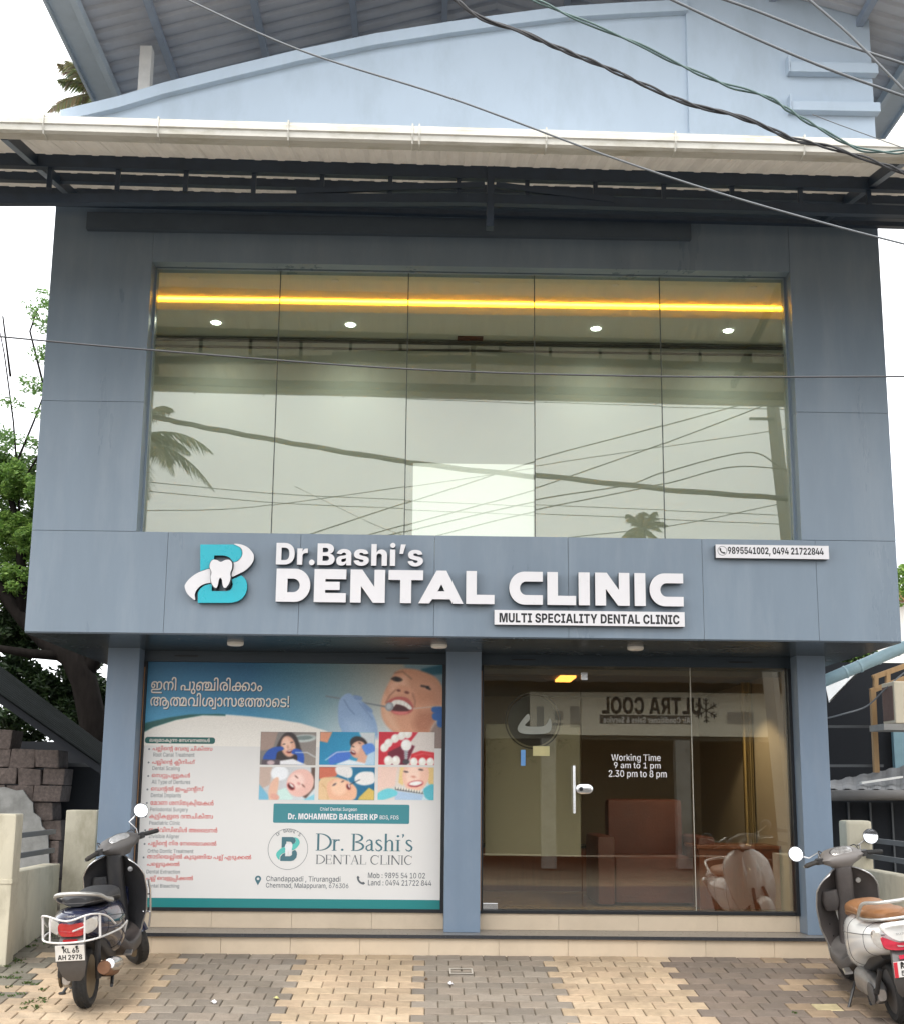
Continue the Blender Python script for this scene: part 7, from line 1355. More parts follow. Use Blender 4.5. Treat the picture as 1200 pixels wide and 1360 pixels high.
def make_scooter(name, label, P, rear, heading, lean, steer):
    root = empty(name, label, 'scooter', rear, None)
    root.rotation_mode = 'XYZ'
    root.rotation_euler = (R(lean), -math.atan(SLOPE) * math.cos(R(heading)), R(90 - heading))
    XRW, XFW, RW = 0.0, 1.25, .217
    def pb(mb, nm, m, par=root, **k): return mb.build(nm, m, par, local=True, **k)
    # steering: rotation about a raked axis
    hp = Vector((1.02, 0, .95)); ax = Vector((-.42, 0, 1)).normalized()
    ST = Matrix.Translation(hp) @ Matrix.Rotation(R(steer), 4, ax) @ Matrix.Translation(-hp)
    def wheel(x, xf=None):
        c = Vector((x, 0, RW))
        prof = [(.150, -.035), (.165, -.048), (.195, -.050), (.210, -.038), (.2165, -.018), (.217, 0), (.2165, .018), (.210, .038), (.195, .050), (.165, .048), (.150, .035), (.150, -.035)]
        mb = MB(); mb.lathe(prof, c, (0, 1, 0), 40)
        for k in range(36):                                     # tread blocks
            a = 2 * math.pi * k / 36
            for s in (-1, 1):
                p = c + Vector((math.cos(a) * .2165, s * .020, math.sin(a) * .2165)); t = Vector((-math.sin(a), .4 * s, math.cos(a))).normalized()
                mb.bar(p - t * .012, p + t * .012, .014, .006, up=(math.cos(a), 0, math.sin(a)))
        w_ = pb(mb, 'wheel', M['rubber'], xf=xf, smooth=35)
        mb = MB(); mb.lathe([(.152, -.036), (.152, -.030), (.140, -.026), (.118, -.012), (.075, -.006), (.055, -.028), (.028, -.034), (.0, -.034)], c, (0, 1, 0), 32)
        mb.lathe([(.152, .036), (.152, .030), (.140, .026), (.118, .012), (.075, .006), (.055, .028), (.028, .034), (.0, .034)], c, (0, 1, 0), 32)
        pb(mb, 'rim', P['rim'], w_, xf=xf, smooth=35)
        mb = MB()
        for k in range(10):
            a = 2 * math.pi * k / 10
            for s in (-1, 1):
                mb.lathe([(0, 0), (.0125, 0), (.0125, .004), (0, .004)], c + Vector((math.cos(a) * .098, s * .0125 - .002, math.sin(a) * .098)), (0, 1, 0), 10)
        pb(mb, 'rim_hole', M['black'], w_, xf=xf)
        return w_
    wheel(XRW); wheel(XFW, ST)
    # rear bodywork
    st = [(.70, .33, .58, .085, 2.8), (.64, .29, .64, .13, 3), (.50, .275, .69, .18, 3.2), (.30, .325, .715, .212, 3.2), (.10, .425, .72, .218, 3.0), (-.10, .49, .735, .198, 2.8), (-.24, .535, .745, .158, 2.7), (-.33, .585, .74, .105, 2.5), (-.365, .61, .725, .06, 2.2)]
    rings = [sring(*s) for s in spline_rings(st, 4)]
    mb = MB(); mb.loft(rings); body = pb(mb, 'rear_cowl', P['paint'], smooth=50)
    # panel gaps
    mb = MB()
    for i_ in (7, 13, 20):
        mb.tube([tuple(Vector(p) * 1.0 + Vector((0, .0006 if p[1] > 0 else -.0006, 0))) for p in rings[i_]], .0022, 5, loop=True)
    for s in (-1, 1):
        mb.tube([(x, s * (hw * .985 + .0025), z0 + (z1 - z0) * .70) for x, z0, z1, hw, e in spline_rings(st[2:8], 4)], .0022, 5)
    pb(mb, 'panel_gap', M['black'], body)
    # control cables looping from the bars to the steering cover
    mb = MB()
    for s, dz in ((-1, 0), (1, 0), (-1, .03), (1, .03)):
        mb.tube(catmull([(.93, s * .16, 1.03 + dz * .3), (1.0, s * .15, 1.06 + dz), (1.05, s * .09, 1.01 + dz), (1.03, s * .05, .93)], 5, False), .0045, 6)
    pb(mb, 'control_cable', M['plastic'], xf=ST)
    # lower side skirts / floor and under tray
    mb = MB(); st2 = [(1.10, .29, .40, .12, 4), (1.0, .23, .345, .185, 5), (.80, .215, .325, .195, 6), (.62, .22, .335, .190, 5), (.48, .30, .42, .160, 4), (.30, .36, .46, .150, 4)]
    mb.loft([sring(*s) for s in spline_rings(st2, 3)]); pb(mb, 'floorboard', P['skirt'], smooth=45)
    mb = MB(); mb.loft([sring(*s) for s in [(.55, .22, .40, .09, 4), (.30, .26, .50, .12, 4), (.05, .38, .60, .13, 4), (-.16, .48, .62, .11, 4)]]); pb(mb, 'under_tray', M['plastic'], smooth=45)
    # trim line round the lower edge of the cowl
    if P['trim']:
        mb = MB()
        for s in (-1, 1):
            mb.tube([(x, s * (hw * 1.0 + .004), z0 + (z1 - z0) * .30) for x, z0, z1, hw, e in spline_rings(st[2:8], 4)], .007, 6)
        pb(mb, 'trim_strip', M['metal'], body, smooth=True)
    # seat
    ss = [(.67, .60, .66, .055, 2.4), (.63, .61, .725, .10, 2.6), (.50, .66, .785, .138, 2.8), (.28, .705, .79, .142, 2.8), (.10, .715, .80, .145, 2.8), (-.05, .73, .825, .138, 2.8), (-.17, .745, .835, .115, 2.6), (-.23, .755, .815, .07, 2.4)]
    mb = MB(); mb.loft([sring(*s) for s in spline_rings(ss, 4)]); seat = pb(mb, 'seat', P['seat'], smooth=55)
    mb = MB(); mb.tube([(x, hw * .985, z0 + (z1 - z0) * .36) for x, z0, z1, hw, e in spline_rings(ss, 3)] + [(x, -hw * .985, z0 + (z1 - z0) * .36) for x, z0, z1, hw, e in reversed(spline_rings(ss, 3))], .004, 5, loop=True)
    pb(mb, 'seat_piping', P['seat2'], seat)
    # front shield: painted outside, black plastic inside
    def prof_x(v): return 1.115 - .19 * v + .035 * math.sin(v * 3.1)
    HW = [(0, .15), (.12, .19), (.35, .235), (.6, .25), (.8, .242), (.92, .205), (1, .14)]
    def hw_(v):
        for (a, ha), (b, hb) in zip(HW, HW[1:]):
            if v <= b: t = (v - a) / (b - a); t = t * t * (3 - 2 * t) * .5 + t * .5; return ha + (hb - ha) * t
        return HW[-1][1]
    def shield(off):
        return lambda u, v: (prof_x(v) + off - .115 * abs(2 * u - 1) ** 2.2, (2 * u - 1) * hw_(v), .285 + .665 * v - .03 * abs(2 * u - 1) ** 3 * v)
    mb = MB(); mb.grid(shield(.0), 20, 20); inner = pb(mb, 'shield_inner', P['inner'], smooth=True)
    mb = MB(); mb.grid(shield(.022), 20, 20)
    fo, fi = shield(.022), shield(.0)
    edge = [(0, v / 20) for v in range(21)] + [(u / 20, 1) for u in range(1, 21)] + [(1, 1 - v / 20) for v in range(1, 21)]
    mb.loft([[fi(*e) for e in edge], [fo(*e) for e in edge]], False, closed=False)
    mb.loft([sring(1.16 + .0, .30, .40, .06, 2.4), sring(1.13, .4, .75, .1, 2.4), sring(1.03, .55, .93, .08, 2.4)], True)
    front = pb(mb, 'front_shield', P['paint'], smooth=45)
    mb = MB(); mb.tube([fi(*e) for e in edge], .0065, 6); pb(mb, 'shield_edge', P['edge'], front, smooth=True)
    # steering cover, glove box hump, hook
    mb = MB(); mb.loft([zring(.31, 1.03, 0, .06, .085), zring(.42, 1.03, 0, .055, .075), zring(.55, 1.0, 0, .06, .07), zring(.75, .95, 0, .055, .065), zring(.90, .915, 0, .055, .07), zring(.955, .905, 0, .045, .06)])
    pb(mb, 'steering_cover', P['inner'], inner, smooth=50)
    mb = MB()
    for s, z in ((.14, .5), (-.14, .5), (.15, .62), (-.15, .62), (.12, .4), (-.12, .4)): mb.lathe([(0, -.002), (.007, -.002), (.007, .002), (0, .002)], fi(.5 + s / (2 * hw_((z - .285) / .665)), (z - .285) / .665), (1, 0, 0), 8)
    pb(mb, 'shield_screw', M['black'], inner)
    mb = MB(); mb.lathe([(0, -.012), (.020, -.010), (.022, .004), (0, .004)], (prof_x(.82) - .03, -.115, .83), (1, 0, 0), 14); pb(mb, 'ignition_lock', M['metal'], inner, smooth=40)
    mb = MB(); mb.loft([zring(.62, .975, .12, .03, .05), zring(.70, .955, .125, .05, .07), zring(.78, .94, .125, .03, .06)]); pb(mb, 'inner_pocket', P['inner'], inner, smooth=50)
    # front mudguard and fork
    mb = MB()
    def guard(u, v):
        a = R(-25 + 190 * u); r = RW + .035; q = (2 * v - 1)
        return (XFW + math.cos(a) * (r - .03 * q * q), q * .068, RW + math.sin(a) * (r - .03 * q * q))
    mb.grid(guard, 24, 8); pb(mb, 'front_mudguard', P['paint'], xf=ST, smooth=True)
    mb = MB()
    for s in (-1, 1): mb.tube([(XFW, s * .075, RW), (XFW - .06, s * .07, .42), (XFW - .10, s * .05, .55)], .017, 8)
    mb.tube([(XFW, -.085, RW), (XFW, .085, RW)], .014, 8); pb(mb, 'fork', M['plastic'], xf=ST, smooth=40)
    # handlebar: cowl, dial, grips, levers, mirrors
    mb = MB()
    mb.loft([zring(.935, .93, 0, .05, .06), zring(.965, .94, 0, .075, .09), zring(.995, .945, 0, .095, .155, 2.8), zring(1.03, .945, 0, .10, .185, 3), zring(1.055, .955, 0, .088, .165, 3), zring(1.085, .975, 0, .06, .115, 2.6), zring(1.095, .985, 0, .03, .06, 2.4)])
    cowl = pb(mb, 'handlebar_cowl', P['cowl'], xf=ST, smooth=55)
    mb = MB(); dn = Vector((-.62, 0, .78)).normalized(); du = Vector((.78, 0, .62)).normalized(); dc = Vector((.905, 0, 1.073))
    mb.loft([[dc + dn * h + (Vector((0, 1, 0)) * math.cos(t / 24 * 6.2832) * .088 * s + du * math.sin(t / 24 * 6.2832) * .048 * s) for t in range(24)] for h, s in ((-.03, 1), (.004, 1), (.008, .9))])
    pb(mb, 'instrument_dial', P['dial'], cowl, xf=ST, smooth=40)
    mb = MB(); mb.loft([[dc + dn * h + (Vector((0, 1, 0)) * math.cos(t / 24 * 6.2832) * .098 * s + du * math.sin(t / 24 * 6.2832) * .057 * s) for t in range(24)] for h, s in ((-.03, 1), (-.004, 1.0), (.003, .93))]); pb(mb, 'dial_bezel', M['plastic'], cowl, xf=ST, smooth=40)
    mb = MB(); mb.loft([[(1.035, 0, 1.0) for _ in range(20)]] + [[(1.02 + h, math.cos(t / 20 * 6.2832) * .085 * s, 1.0 + math.sin(t / 20 * 6.2832) * .055 * s) for t in range(20)] for h, s in ((.03, .8), (.012, 1), (-.03, 1.05))]); pb(mb, 'headlight', P['lens'], cowl, xf=ST, smooth=40)
    for s in (-1, 1):
        mb = MB(); mb.tube([(.945, s * .14, 1.025), (.93, s * .18, 1.03), (.905, s * .21, 1.03)], .014, 8); pb(mb, 'handlebar_tube', M['plastic'], cowl, xf=ST, smooth=40)
        mb = MB(); mb.tube([(.905, s * .205, 1.03), (.90, s * .22, 1.03), (.885, s * .265, 1.025), (.872, s * .31, 1.02), (.868, s * .322, 1.02)], [.012, .018, .0175, .018, .014], 10)
        for q in range(6): mb.lathe([(.0185, -.004), (.0195, 0), (.0185, .004)], (.898 - q * .0045, s * (.228 + q * .014), 1.028 - q * .001), (-.3, s, 0), 10)
        pb(mb, 'grip', M['rubber'], cowl, xf=ST, smooth=40)
        mb = MB(); mb.tube([(.955, s * .17, 1.02), (.955, s * .23, 1.02), (.935, s * .29, 1.01), (.925, s * .315, 1.005)], [.007, .006, .005, .007], 6); pb(mb, 'brake_lever', M['metal'], cowl, xf=ST, smooth=40)
        mb = MB(); mb.loft([zring(1.005, .92, s * .185, .03, .03), zring(1.05, .915, s * .185, .03, .03)]); pb(mb, 'switch_block', M['plastic'], cowl, xf=ST, smooth=40)
        if s in P['mirrors']:
            mo = P['mirrors'][s]
            mb = MB(); mb.tube([(.945, s * .17, 1.04), (.945, s * .175, 1.09)] + [tuple(mo + Vector((.03, 0, 0)) + Vector((.0, -s * d, -h)) ) for d, h in ((.11, .055), (.05, .03), (.0, .0))], .0065, 7)
            stem = pb(mb, 'mirror_stem', P['stem'], cowl, xf=ST, smooth=40)
            n_ = Vector((-.97, -s * .06, .34)).normalized(); r_ = .062
            mb = MB(); mb.lathe([(0, .035), (.035, .028), (.058, .010), (r_, -.002), (r_, -.006)], mo, -n_, 24); pb(mb, 'mirror', M['plastic'], cowl, xf=ST, smooth=50)
            mb = MB(); mb.lathe([(0, 0), (r_ - .005, 0), (r_ - .006, .002), (0, .002)], mo + n_ * .005, n_, 24); pb(mb, 'mirror_glass', M['mirror'], stem, xf=ST)
    # tail: lamp, indicators, plate, mudflap
    def panel(pts, d, n=6):                     # small solid from a (y,z) outline hugging the tail
        f0 = []
        for y, z in pts:
            x = -.375 + 1.9 * y * y + (z - .66) * -.12
            f0.append((x, y, z))
        return MB().loft([[(x + .06, y * .96, z) for x, y, z in f0], f0, [(x - d, y * .93, .66 + (z - .66) * .93) for x, y, z in f0]])
    tl = catmull(P['tail'], 4)
    pb(panel(tl, .016), 'tail_lamp', P['lamp'], smooth=45)
    for s in (-1, 1):
        pts = catmull([(s * y, z) for y, z in P['ind']], 4)
        pb(panel(pts, .012), 'indicator', P['lens'], smooth=45)
    if P.get('tailcap'):
        pb(panel(catmull(P['tailcap'], 3), .022), 'tail_cap', P['paint'], smooth=45)
    mb = MB(); mb.loft([[(-.33, -.075, .60), (-.33, .075, .60), (-.28, .075, .60), (-.28, -.075, .60)], [(-.40, -.10, .50), (-.40, .10, .50), (-.36, .10, .50), (-.36, -.10, .50)], [(-.385, -.10, .38), (-.385, .10, .38), (-.35, .10, .38), (-.35, -.10, .38)], [(-.33, -.075, .29), (-.33, .075, .29), (-.31, .075, .29), (-.31, -.075, .29)], [(-.31, -.045, .255), (-.31, .045, .255), (-.295, .045, .255), (-.295, -.045, .255)]])
    flap = pb(mb, 'mudflap', M['greyplastic'], bev=.01, smooth=40)
    PM = Matrix.Translation((-.405, P.get('plate_y', 0), .47)) @ Matrix.Rotation(R(-8), 4, 'Y')
    mb = MB(); mb.box(-.004, .002, -.102, .102, -.055, .055)
    plate = pb(mb, 'number_plate', P['plate'], xf=PM, bev=.002)
    for (tx, y0, y1, z0, z1) in P['plate_text']:
        vs, fs = text_geo(tx, .025)
        b = fit([(v[0], 0, v[2]) for v in vs], (y0, y1, z0, z1), 0)
        mb = MB(); mb.add([(-.0048, -p[0], p[2]) for p in b], fs); pb(mb, 'plate_lettering', M['black'], plate, xf=PM, fixn=False)
    if P.get('plate_band'):
        mb = MB(); mb.box(-.0046, -.0042, .075, .1015, -.0545, .0545); pb(mb, 'plate_band', P['plate_band'], plate, xf=PM)
    mb = MB()
    for y in (-.05, .045): mb.lathe([(0, -.006), (.009, -.006), (.009, 0), (0, 0)], (-.004, y, .045), (1, 0, 0), 10)
    pb(mb, 'plate_bolt', M['black'], plate, xf=PM)
    mb = MB(); mb.box(-.40, -.385, -.05, .05, .535, .56); pb(mb, 'rear_reflector', P['lamp'], flap)
    # engine, exhaust, stands
    mb = MB(); mb.loft([sring(*s) for s in ((.46, .16, .30, .05, 3, 20, .10), (.36, .14, .33, .075, 3, 20, .11), (.12, .16, .32, .06, 3, 20, .12), (-.04, .15, .29, .05, 3, 20, .12), (-.08, .18, .26, .03, 3, 20, .12))]); pb(mb, 'engine_case', M['metal'], smooth=50)
    mb = MB(); mb.lathe([(0, 0), (.07, 0), (.08, .012), (.06, .02), (0, .02)], (.0, .165, .22), (0, 1, 0), 20); pb(mb, 'gear_cover', P['rim'], smooth=40)
    mb = MB(); mb.tube([(.22, -.155, .235), (.10, -.17, .25), (-.12, -.18, .30), (-.20, -.18, .315)], [.04, .058, .058, .045], 16); ex = pb(mb, 'exhaust', mat('rusty_exhaust', (.22, .11, .06), .6, .4, .3, 9), smooth=45)
    mb = MB(); mb.tube([(.17, -.195, .265), (.08, -.205, .28), (-.12, -.215, .325), (-.17, -.215, .335)], [.035, .052, .052, .036], 14); pb(mb, 'heat_shield', M['chrome'], ex, smooth=45)
    mb = MB(); mb.tube([(.42, -.05, .30), (.33, -.13, .19), (.22, -.155, .235)], .014, 8); pb(mb, 'exhaust_pipe', M['greyplastic'], ex, smooth=40)
    mb = MB(); mb.tube([(.30, .14, .24), (-.10, .16, .25), (-.16, .13, .42)], .018, 8); mb.tube([(-.08, -.11, .22), (-.12, -.12, .50)], .022, 10); pb(mb, 'suspension', M['plastic'], smooth=40)
    mb = MB(); mb.tube([(.50, .13, .22), (.40, .22, .10), (.36, .27, .02)], .011, 8); mb.lathe([(0, -.006), (.028, -.006), (.028, .006), (0, .006)], (.355, .275, .018), (0, 0, 1), 12); pb(mb, 'side_stand', M['plastic'], smooth=40)
    mb = MB()
    for s in (-1, 1): mb.tube([(.42, s * .10, .20), (.18, s * .14, .10), (.14, s * .15, .11)], .013, 8)
    mb.tube([(.3, -.12, .15), (.3, .12, .15)], .011, 8); pb(mb, 'centre_stand', M['plastic'], smooth=40)
    for s in (-1, 1):
        mb = MB(); mb.loft([sring(.50, .275, .29, .028, 4, 14, s * .20), sring(.38, .27, .285, .032, 4, 14, s * .215)]); pb(mb, 'foot_peg', M['metal'], smooth=40)
    P['extra'](root, pb)
    return root

paint_d = mat('midnight_blue_paint', (.012, .016, .045), .18, 0, .05, 3, coat=.8, dirt=(.07, .06, .06), dirt_amt=.25)
paint_w = mat('pearl_white_paint', (.80, .80, .78), .2, 0, .03, 3, coat=.8, dirt=(.6, .57, .5), dirt_amt=.2)
lens = mat('clear_lens', (.62, .60, .56), .12, .3, .2, 25, coat=1)
redl = mat('red_lamp', (.42, .012, .018), .12, 0, .2, 20, coat=1)
pinkl = mat('pink_red_lamp', (.62, .03, .07), .12, 0, .2, 20, coat=1)
def extra_dark(root, pb):
    # grab rail
    mb = MB(); pts = catmull([(.12, .165, .735), (-.06, .172, .775), (-.20, .155, .825), (-.31, .09, .855), (-.335, 0, .862), (-.31, -.09, .855), (-.20, -.155, .825), (-.06, -.172, .775), (.12, -.165, .735)], 5, False)
    mb.tube(pts, [.016 if 4 < i < len(pts) - 5 else .019 for i in range(len(pts))], 10); pb(mb, 'grab_rail', mat('grey_alloy', (.50, .49, .46), .35, .7, .1, 9), smooth=40)
    # tubular guard round the tail lamp
    W = mat('white_guard_tube', (.66, .64, .62), .35, .2, .1, 20)
    mb = MB()
    up_ = catmull([(-.10, .245, .60), (-.30, .225, .70), (-.44, .15, .735), (-.47, 0, .70), (-.44, -.15, .735), (-.30, -.225, .70), (-.10, -.245, .60)], 5, False)
    dn_ = catmull([(.34, .225, .535), (.10, .24, .535), (-.10, .245, .55), (-.36, .20, .56), (-.47, .12, .56), (-.485, 0, .555), (-.47, -.12, .56), (-.36, -.20, .56), (-.10, -.245, .55), (.10, -.24, .535), (.34, -.225, .535)], 4, False)
    mb.tube(up_, .007, 8); mb.tube(dn_, .007, 8)
    for s in (-1, 1):
        mb.tube([(-.455, s * .12, .728), (-.472, s * .12, .56)], .0065, 7); mb.tube([(-.36, s * .20, .717), (-.36, s * .20, .56)], .0085, 7)
        mb.tube([(.34, s * .225, .535), (.36, s * .19, .43)], .0085, 7)
    mb.tube([(-.35, -.1, .64), (-.468, -.04, .63)], .006, 7)
    pb(mb, 'rear_guard', W, smooth=40)
    # side emblem lettering on both cowls
    for s in (-1, 1):
        vs, fs = text_geo('ACTIVA', .03)
        b = fit([(v[0], 0, v[2]) for v in vs], (0, .17, 0, .026), 0)
        mb = MB(); mb.add([(.14 + (p[0] if s < 0 else .17 - p[0]), s * .2195, .568 + p[2] + .0 * p[0]) for p in b], fs); pb(mb, 'side_emblem', M['chrome'], fixn=False)
    vs, fs = text_geo('HONDA', .03); b = fit([(v[0], 0, v[2]) for v in vs], (-.04, .04, 0, .013), 0)
    mb = MB(); mb.add([(-.402 + 1.9 * p[0] ** 2, -p[0], .712 + p[2]) for p in b], fs); pb(mb, 'tail_emblem', M['chrome'], fixn=False)
    # blue inner body under the seat nose, guard rails on the shield
    mb = MB(); mb.loft([zring(.34, .70, 0, .06, .11), zring(.48, .67, 0, .07, .115), zring(.60, .655, 0, .055, .10), zring(.66, .64, 0, .03, .06)]); pb(mb, 'front_cowl_blue', mat('bright_blue_paint', (.01, .11, .36), .25, 0, .05, 3, coat=.8), smooth=50)
    mb = MB()
    for s in (-1, 1):
        mb.tube([(1.0, s * .245, .36), (.985, s * .262, .45), (.965, s * .268, .66), (.96, s * .255, .74)], .009, 8)
        for z in (.48, .62): mb.tube([(.975, s * .266, z), (1.0, s * .20, z)], .006, 6)
    pb(mb, 'shield_guard', M['chrome'], smooth=40)
def extra_white(root, pb):
    mb = MB()
    al = mat('silver_grab_rail', (.60, .59, .56), .3, .6, .1, 9)
    loop = catmull([(.06, .168, .74), (-.02, .175, .80), (-.12, .165, .875), (-.26, .10, .90), (-.29, 0, .905), (-.26, -.10, .90), (-.12, -.165, .875), (-.02, -.175, .80), (.06, -.168, .74)], 5, False)
    mb.tube(loop, .0125, 10)
    mb.tube(catmull([(.06, .168, .74), (-.14, .155, .765), (-.27, .09, .785), (-.30, 0, .79), (-.27, -.09, .785), (-.14, -.155, .765), (.06, -.168, .74)], 4, False), .010, 8)
    pb(mb, 'grab_rail', al, smooth=40)
    vs, fs = text_geo('SUZUKI', .02); b = fit([(v[0], 0, v[2]) for v in vs], (-.05, .05, 0, .014), 0)
    mb = MB(); mb.add([(-.409 + 1.9 * p[0] ** 2, -p[0], .70 + p[2]) for p in b], fs); pb(mb, 'tail_emblem', mat('faint_grey_emblem', (.35, .35, .35), .4), fixn=False)
    mb = MB(); mb.loft([zring(.36, .70, 0, .06, .12), zring(.5, .67, 0, .07, .125), zring(.62, .65, 0, .05, .10)]); pb(mb, 'front_cowl', paint_w, smooth=50)
    vs, fs = text_geo('S', .04); 
    mb = MB(); mb.box(.888, .8885, -.035, .035, .885, .93); pb(mb, 'document_sticker', M['vinylwhite'])
PD = dict(paint=paint_d, skirt=mat('dark_brown_plastic', (.05, .042, .04), .45, 0, .2, 6, dirt=(.14, .11, .09), dirt_amt=.4), inner=M['plastic'], cowl=M['greyplastic'], seat=mat('black_seat_vinyl', (.03, .03, .032), .5, 0, .15, 6, bump=.15, bscale=200), seat2=M['greyplastic'],
          rim=mat('dusty_bronze_rim', (.20, .15, .09), .6, .3, .3, 9, dirt=(.10, .06, .035), dirt_amt=.6), edge=M['chrome'], dial=mat('pale_dial', (.42, .42, .42), .15, .2, .25, 30, coat=1), lens=lens, lamp=redl, trim=False, stem=M['chrome'],
          mirrors={-1: Vector((.93, -.25, 1.215))}, tail=[(-.085, .665), (0, .66), (.085, .665), (.10, .615), (.075, .575), (0, .57), (-.075, .575), (-.10, .615)], ind=[(.092, .67), (.15, .695), (.172, .67), (.165, .62), (.11, .585), (.096, .62)],
          plate=mat('plate_white', (.72, .70, .66), .5, 0, .1, 20, dirt=(.4, .34, .28), dirt_amt=.4), plate_text=[("KL 65", -.045, .065, .002, .036), ("AH 2978", -.085, .085, -.046, -.010)], extra=extra_dark)
PWH = dict(paint=paint_w, skirt=M['greyplastic'], inner=mat('worn_grey_inner', (.070, .062, .060), .5, 0, .2, 6, bump=.1, bscale=200, dirt=(.17, .14, .13), dirt_amt=.4), cowl=mat('grey_beige_cowl', (.17, .155, .145), .45, 0, .1, 9), seat=mat('tan_seat_vinyl', (.27, .125, .05), .45, 0, .15, 6, bump=.15, bscale=150), seat2=mat('tan_piping', (.35, .2, .1), .5),
           rim=M['greyplastic'], edge=M['metal'], dial=mat('dark_dial', (.30, .29, .28), .15, .2, .5, 40, coat=1), lens=lens, lamp=pinkl, trim=False, stem=M['metal'],
           mirrors={-1: Vector((.93, -.27, 1.14)), 1: Vector((.93, .36, 1.115))}, tail=[(-.135, .685), (-.05, .648), (0, .642), (.05, .648), (.135, .685), (.148, .665), (.12, .60), (0, .585), (-.12, .60), (-.148, .665)], ind=[(.145, .70), (.175, .72), (.19, .68), (.18, .635), (.142, .60), (.15, .65)],
           tailcap=[(-.115, .765), (0, .775), (.115, .765), (.125, .72), (.05, .662), (0, .655), (-.05, .662), (-.125, .72)],
           plate=mat('plate_white_new', (.74, .72, .70), .5, 0, .05, 20), plate_band=mat('plate_red', (.62, .03, .05), .5, 0, .1, 12), plate_text=[("KL", -.055, .0, .004, .042), ("50", -.055, .0, -.045, -.008)], extra=extra_white)
rl = gnd(115, 1337); fl = gnd(191, 1288)
make_scooter('scooter', 'dark blue scooter with a silver tail guard and one mirror parked before the poster', PD, (rl.x, rl.y, rl.z), 0.0, -3, 40)
rr_ = gnd(1195, 1357)
make_scooter('scooter', 'white scooter with a tan seat and silver grab rail parked by the right wall', PWH, (rr_.x, rr_.y, rr_.z), 2.0, -8, 6)

# ================================================================== TREES AND PALMS
nrg = np.random.default_rng(5)
def leaves(name, parent, blobs, n, size, cols, m=None, flat_=.5):
    """leaf-sized folded faces spread through blobs (centre, radii, weight)"""
    w_ = np.array([b[2] for b in blobs], float); w_ /= w_.sum()
    pick = nrg.choice(len(blobs), n, p=w_)
    C0 = np.array([tuple(b[0]) for b in blobs])[pick]; RD = np.array([b[1] for b in blobs])[pick]
    d = nrg.normal(size=(n, 3)); d /= np.linalg.norm(d, axis=1)[:, None]
    r = nrg.random(n) ** .45
    # twigs: leaves gather on sub-clumps
    k = 60; sub = nrg.normal(size=(len(blobs), k, 3)); sub /= np.linalg.norm(sub, axis=2)[:, :, None]; sub *= (nrg.random((len(blobs), k)) ** .4)[:, :, None]
    sp = sub[pick, nrg.integers(0, k, n)]
    P0 = C0 + (sp * .88 + d * r[:, None] * .24) * RD
    a = nrg.normal(size=(n, 3)); a[:, 2] *= flat_; a /= np.linalg.norm(a, axis=1)[:, None]
    b = np.cross(a, nrg.normal(size=(n, 3))); b /= np.linalg.norm(b, axis=1)[:, None]; nn = np.cross(a, b)
    L = size * (.6 + .8 * nrg.random(n))[:, None]; W = L * .36
    v = np.stack([P0 - a * L, P0 - b * W + nn * W * .3, P0 + a * L, P0 + b * W + nn * W * .3], 1).reshape(-1, 3)
    f = np.arange(4 * n).reshape(n, 4)
    me = bpy.data.meshes.new(name); me.from_pydata(v.tolist(), [], f.tolist())
    cc = np.array(cols)[nrg.integers(0, len(cols), n)] * (.75 + .5 * nrg.random(n))[:, None]
    ca = np.ones((n, 4, 4)); ca[:, :, :3] = cc[:, None, :]
    at_ = me.color_attributes.new('Col', 'FLOAT_COLOR', 'CORNER'); at_.data.foreach_set('color', ca.ravel())
    me.materials.append(m or M['leaf'])
    o = bpy.data.objects.new(name, me); COL.objects.link(o); o.parent = parent
    if parent is not None: o.matrix_parent_inverse = Matrix.Translation(-Vector(parent.location))
    return o
GRN = [(.13, .24, .04), (.17, .29, .055), (.09, .18, .035), (.21, .32, .07)]
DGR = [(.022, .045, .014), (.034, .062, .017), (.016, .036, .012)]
A5 = lambda x, y, Y=5.5: at(x, y, Y)
tb = A5(128, 1010, 5.0)
TR = empty('broadleaf_tree', 'leafy green tree with a dark leaning trunk left of the clinic', 'tree', (tb.x, 5.0, gz(3)))
mb = MB()
mb.tube([Vector((tb.x, 5.0, gz(3))), A5(124, 960, 5), A5(112, 905, 5), A5(95, 872, 5), A5(60, 850, 5.2), A5(30, 820, 5.3), A5(-10, 770, 5.4), A5(-60, 700, 5.5)], [.19, .18, .17, .15, .12, .10, .08, .05], 12)
mb.tube([A5(95, 872, 5), A5(40, 868, 5.0), A5(-20, 858, 4.8)], [.07, .06, .04], 10)
mb.tube([A5(110, 900, 5), A5(135, 860, 5.1), A5(150, 780, 5.3), A5(140, 650, 5.5)], [.12, .10, .07, .04], 10)
mb.tube([A5(30, 820, 5.3), A5(28, 720, 5.4), A5(10, 640, 5.5)], [.09, .06, .03], 8)
mb.build('trunk', M['bark'], TR, smooth=True)
mb = MB()
for pts in (((26, 690), (24, 640), (18, 560), (6, 470), (0, 440)), ((20, 620), (45, 560), (60, 520), (66, 470)), ((30, 640), (55, 600), (72, 560)), ((14, 500), (4, 420)), ((60, 520), (40, 440), (50, 410))):
    mb.tube([A5(x, y, 5.5) for x, y in pts], [.018 - .013 * i / len(pts) for i in range(len(pts))], 5)
mb.build('branch', M['bark'], TR)
bl = []
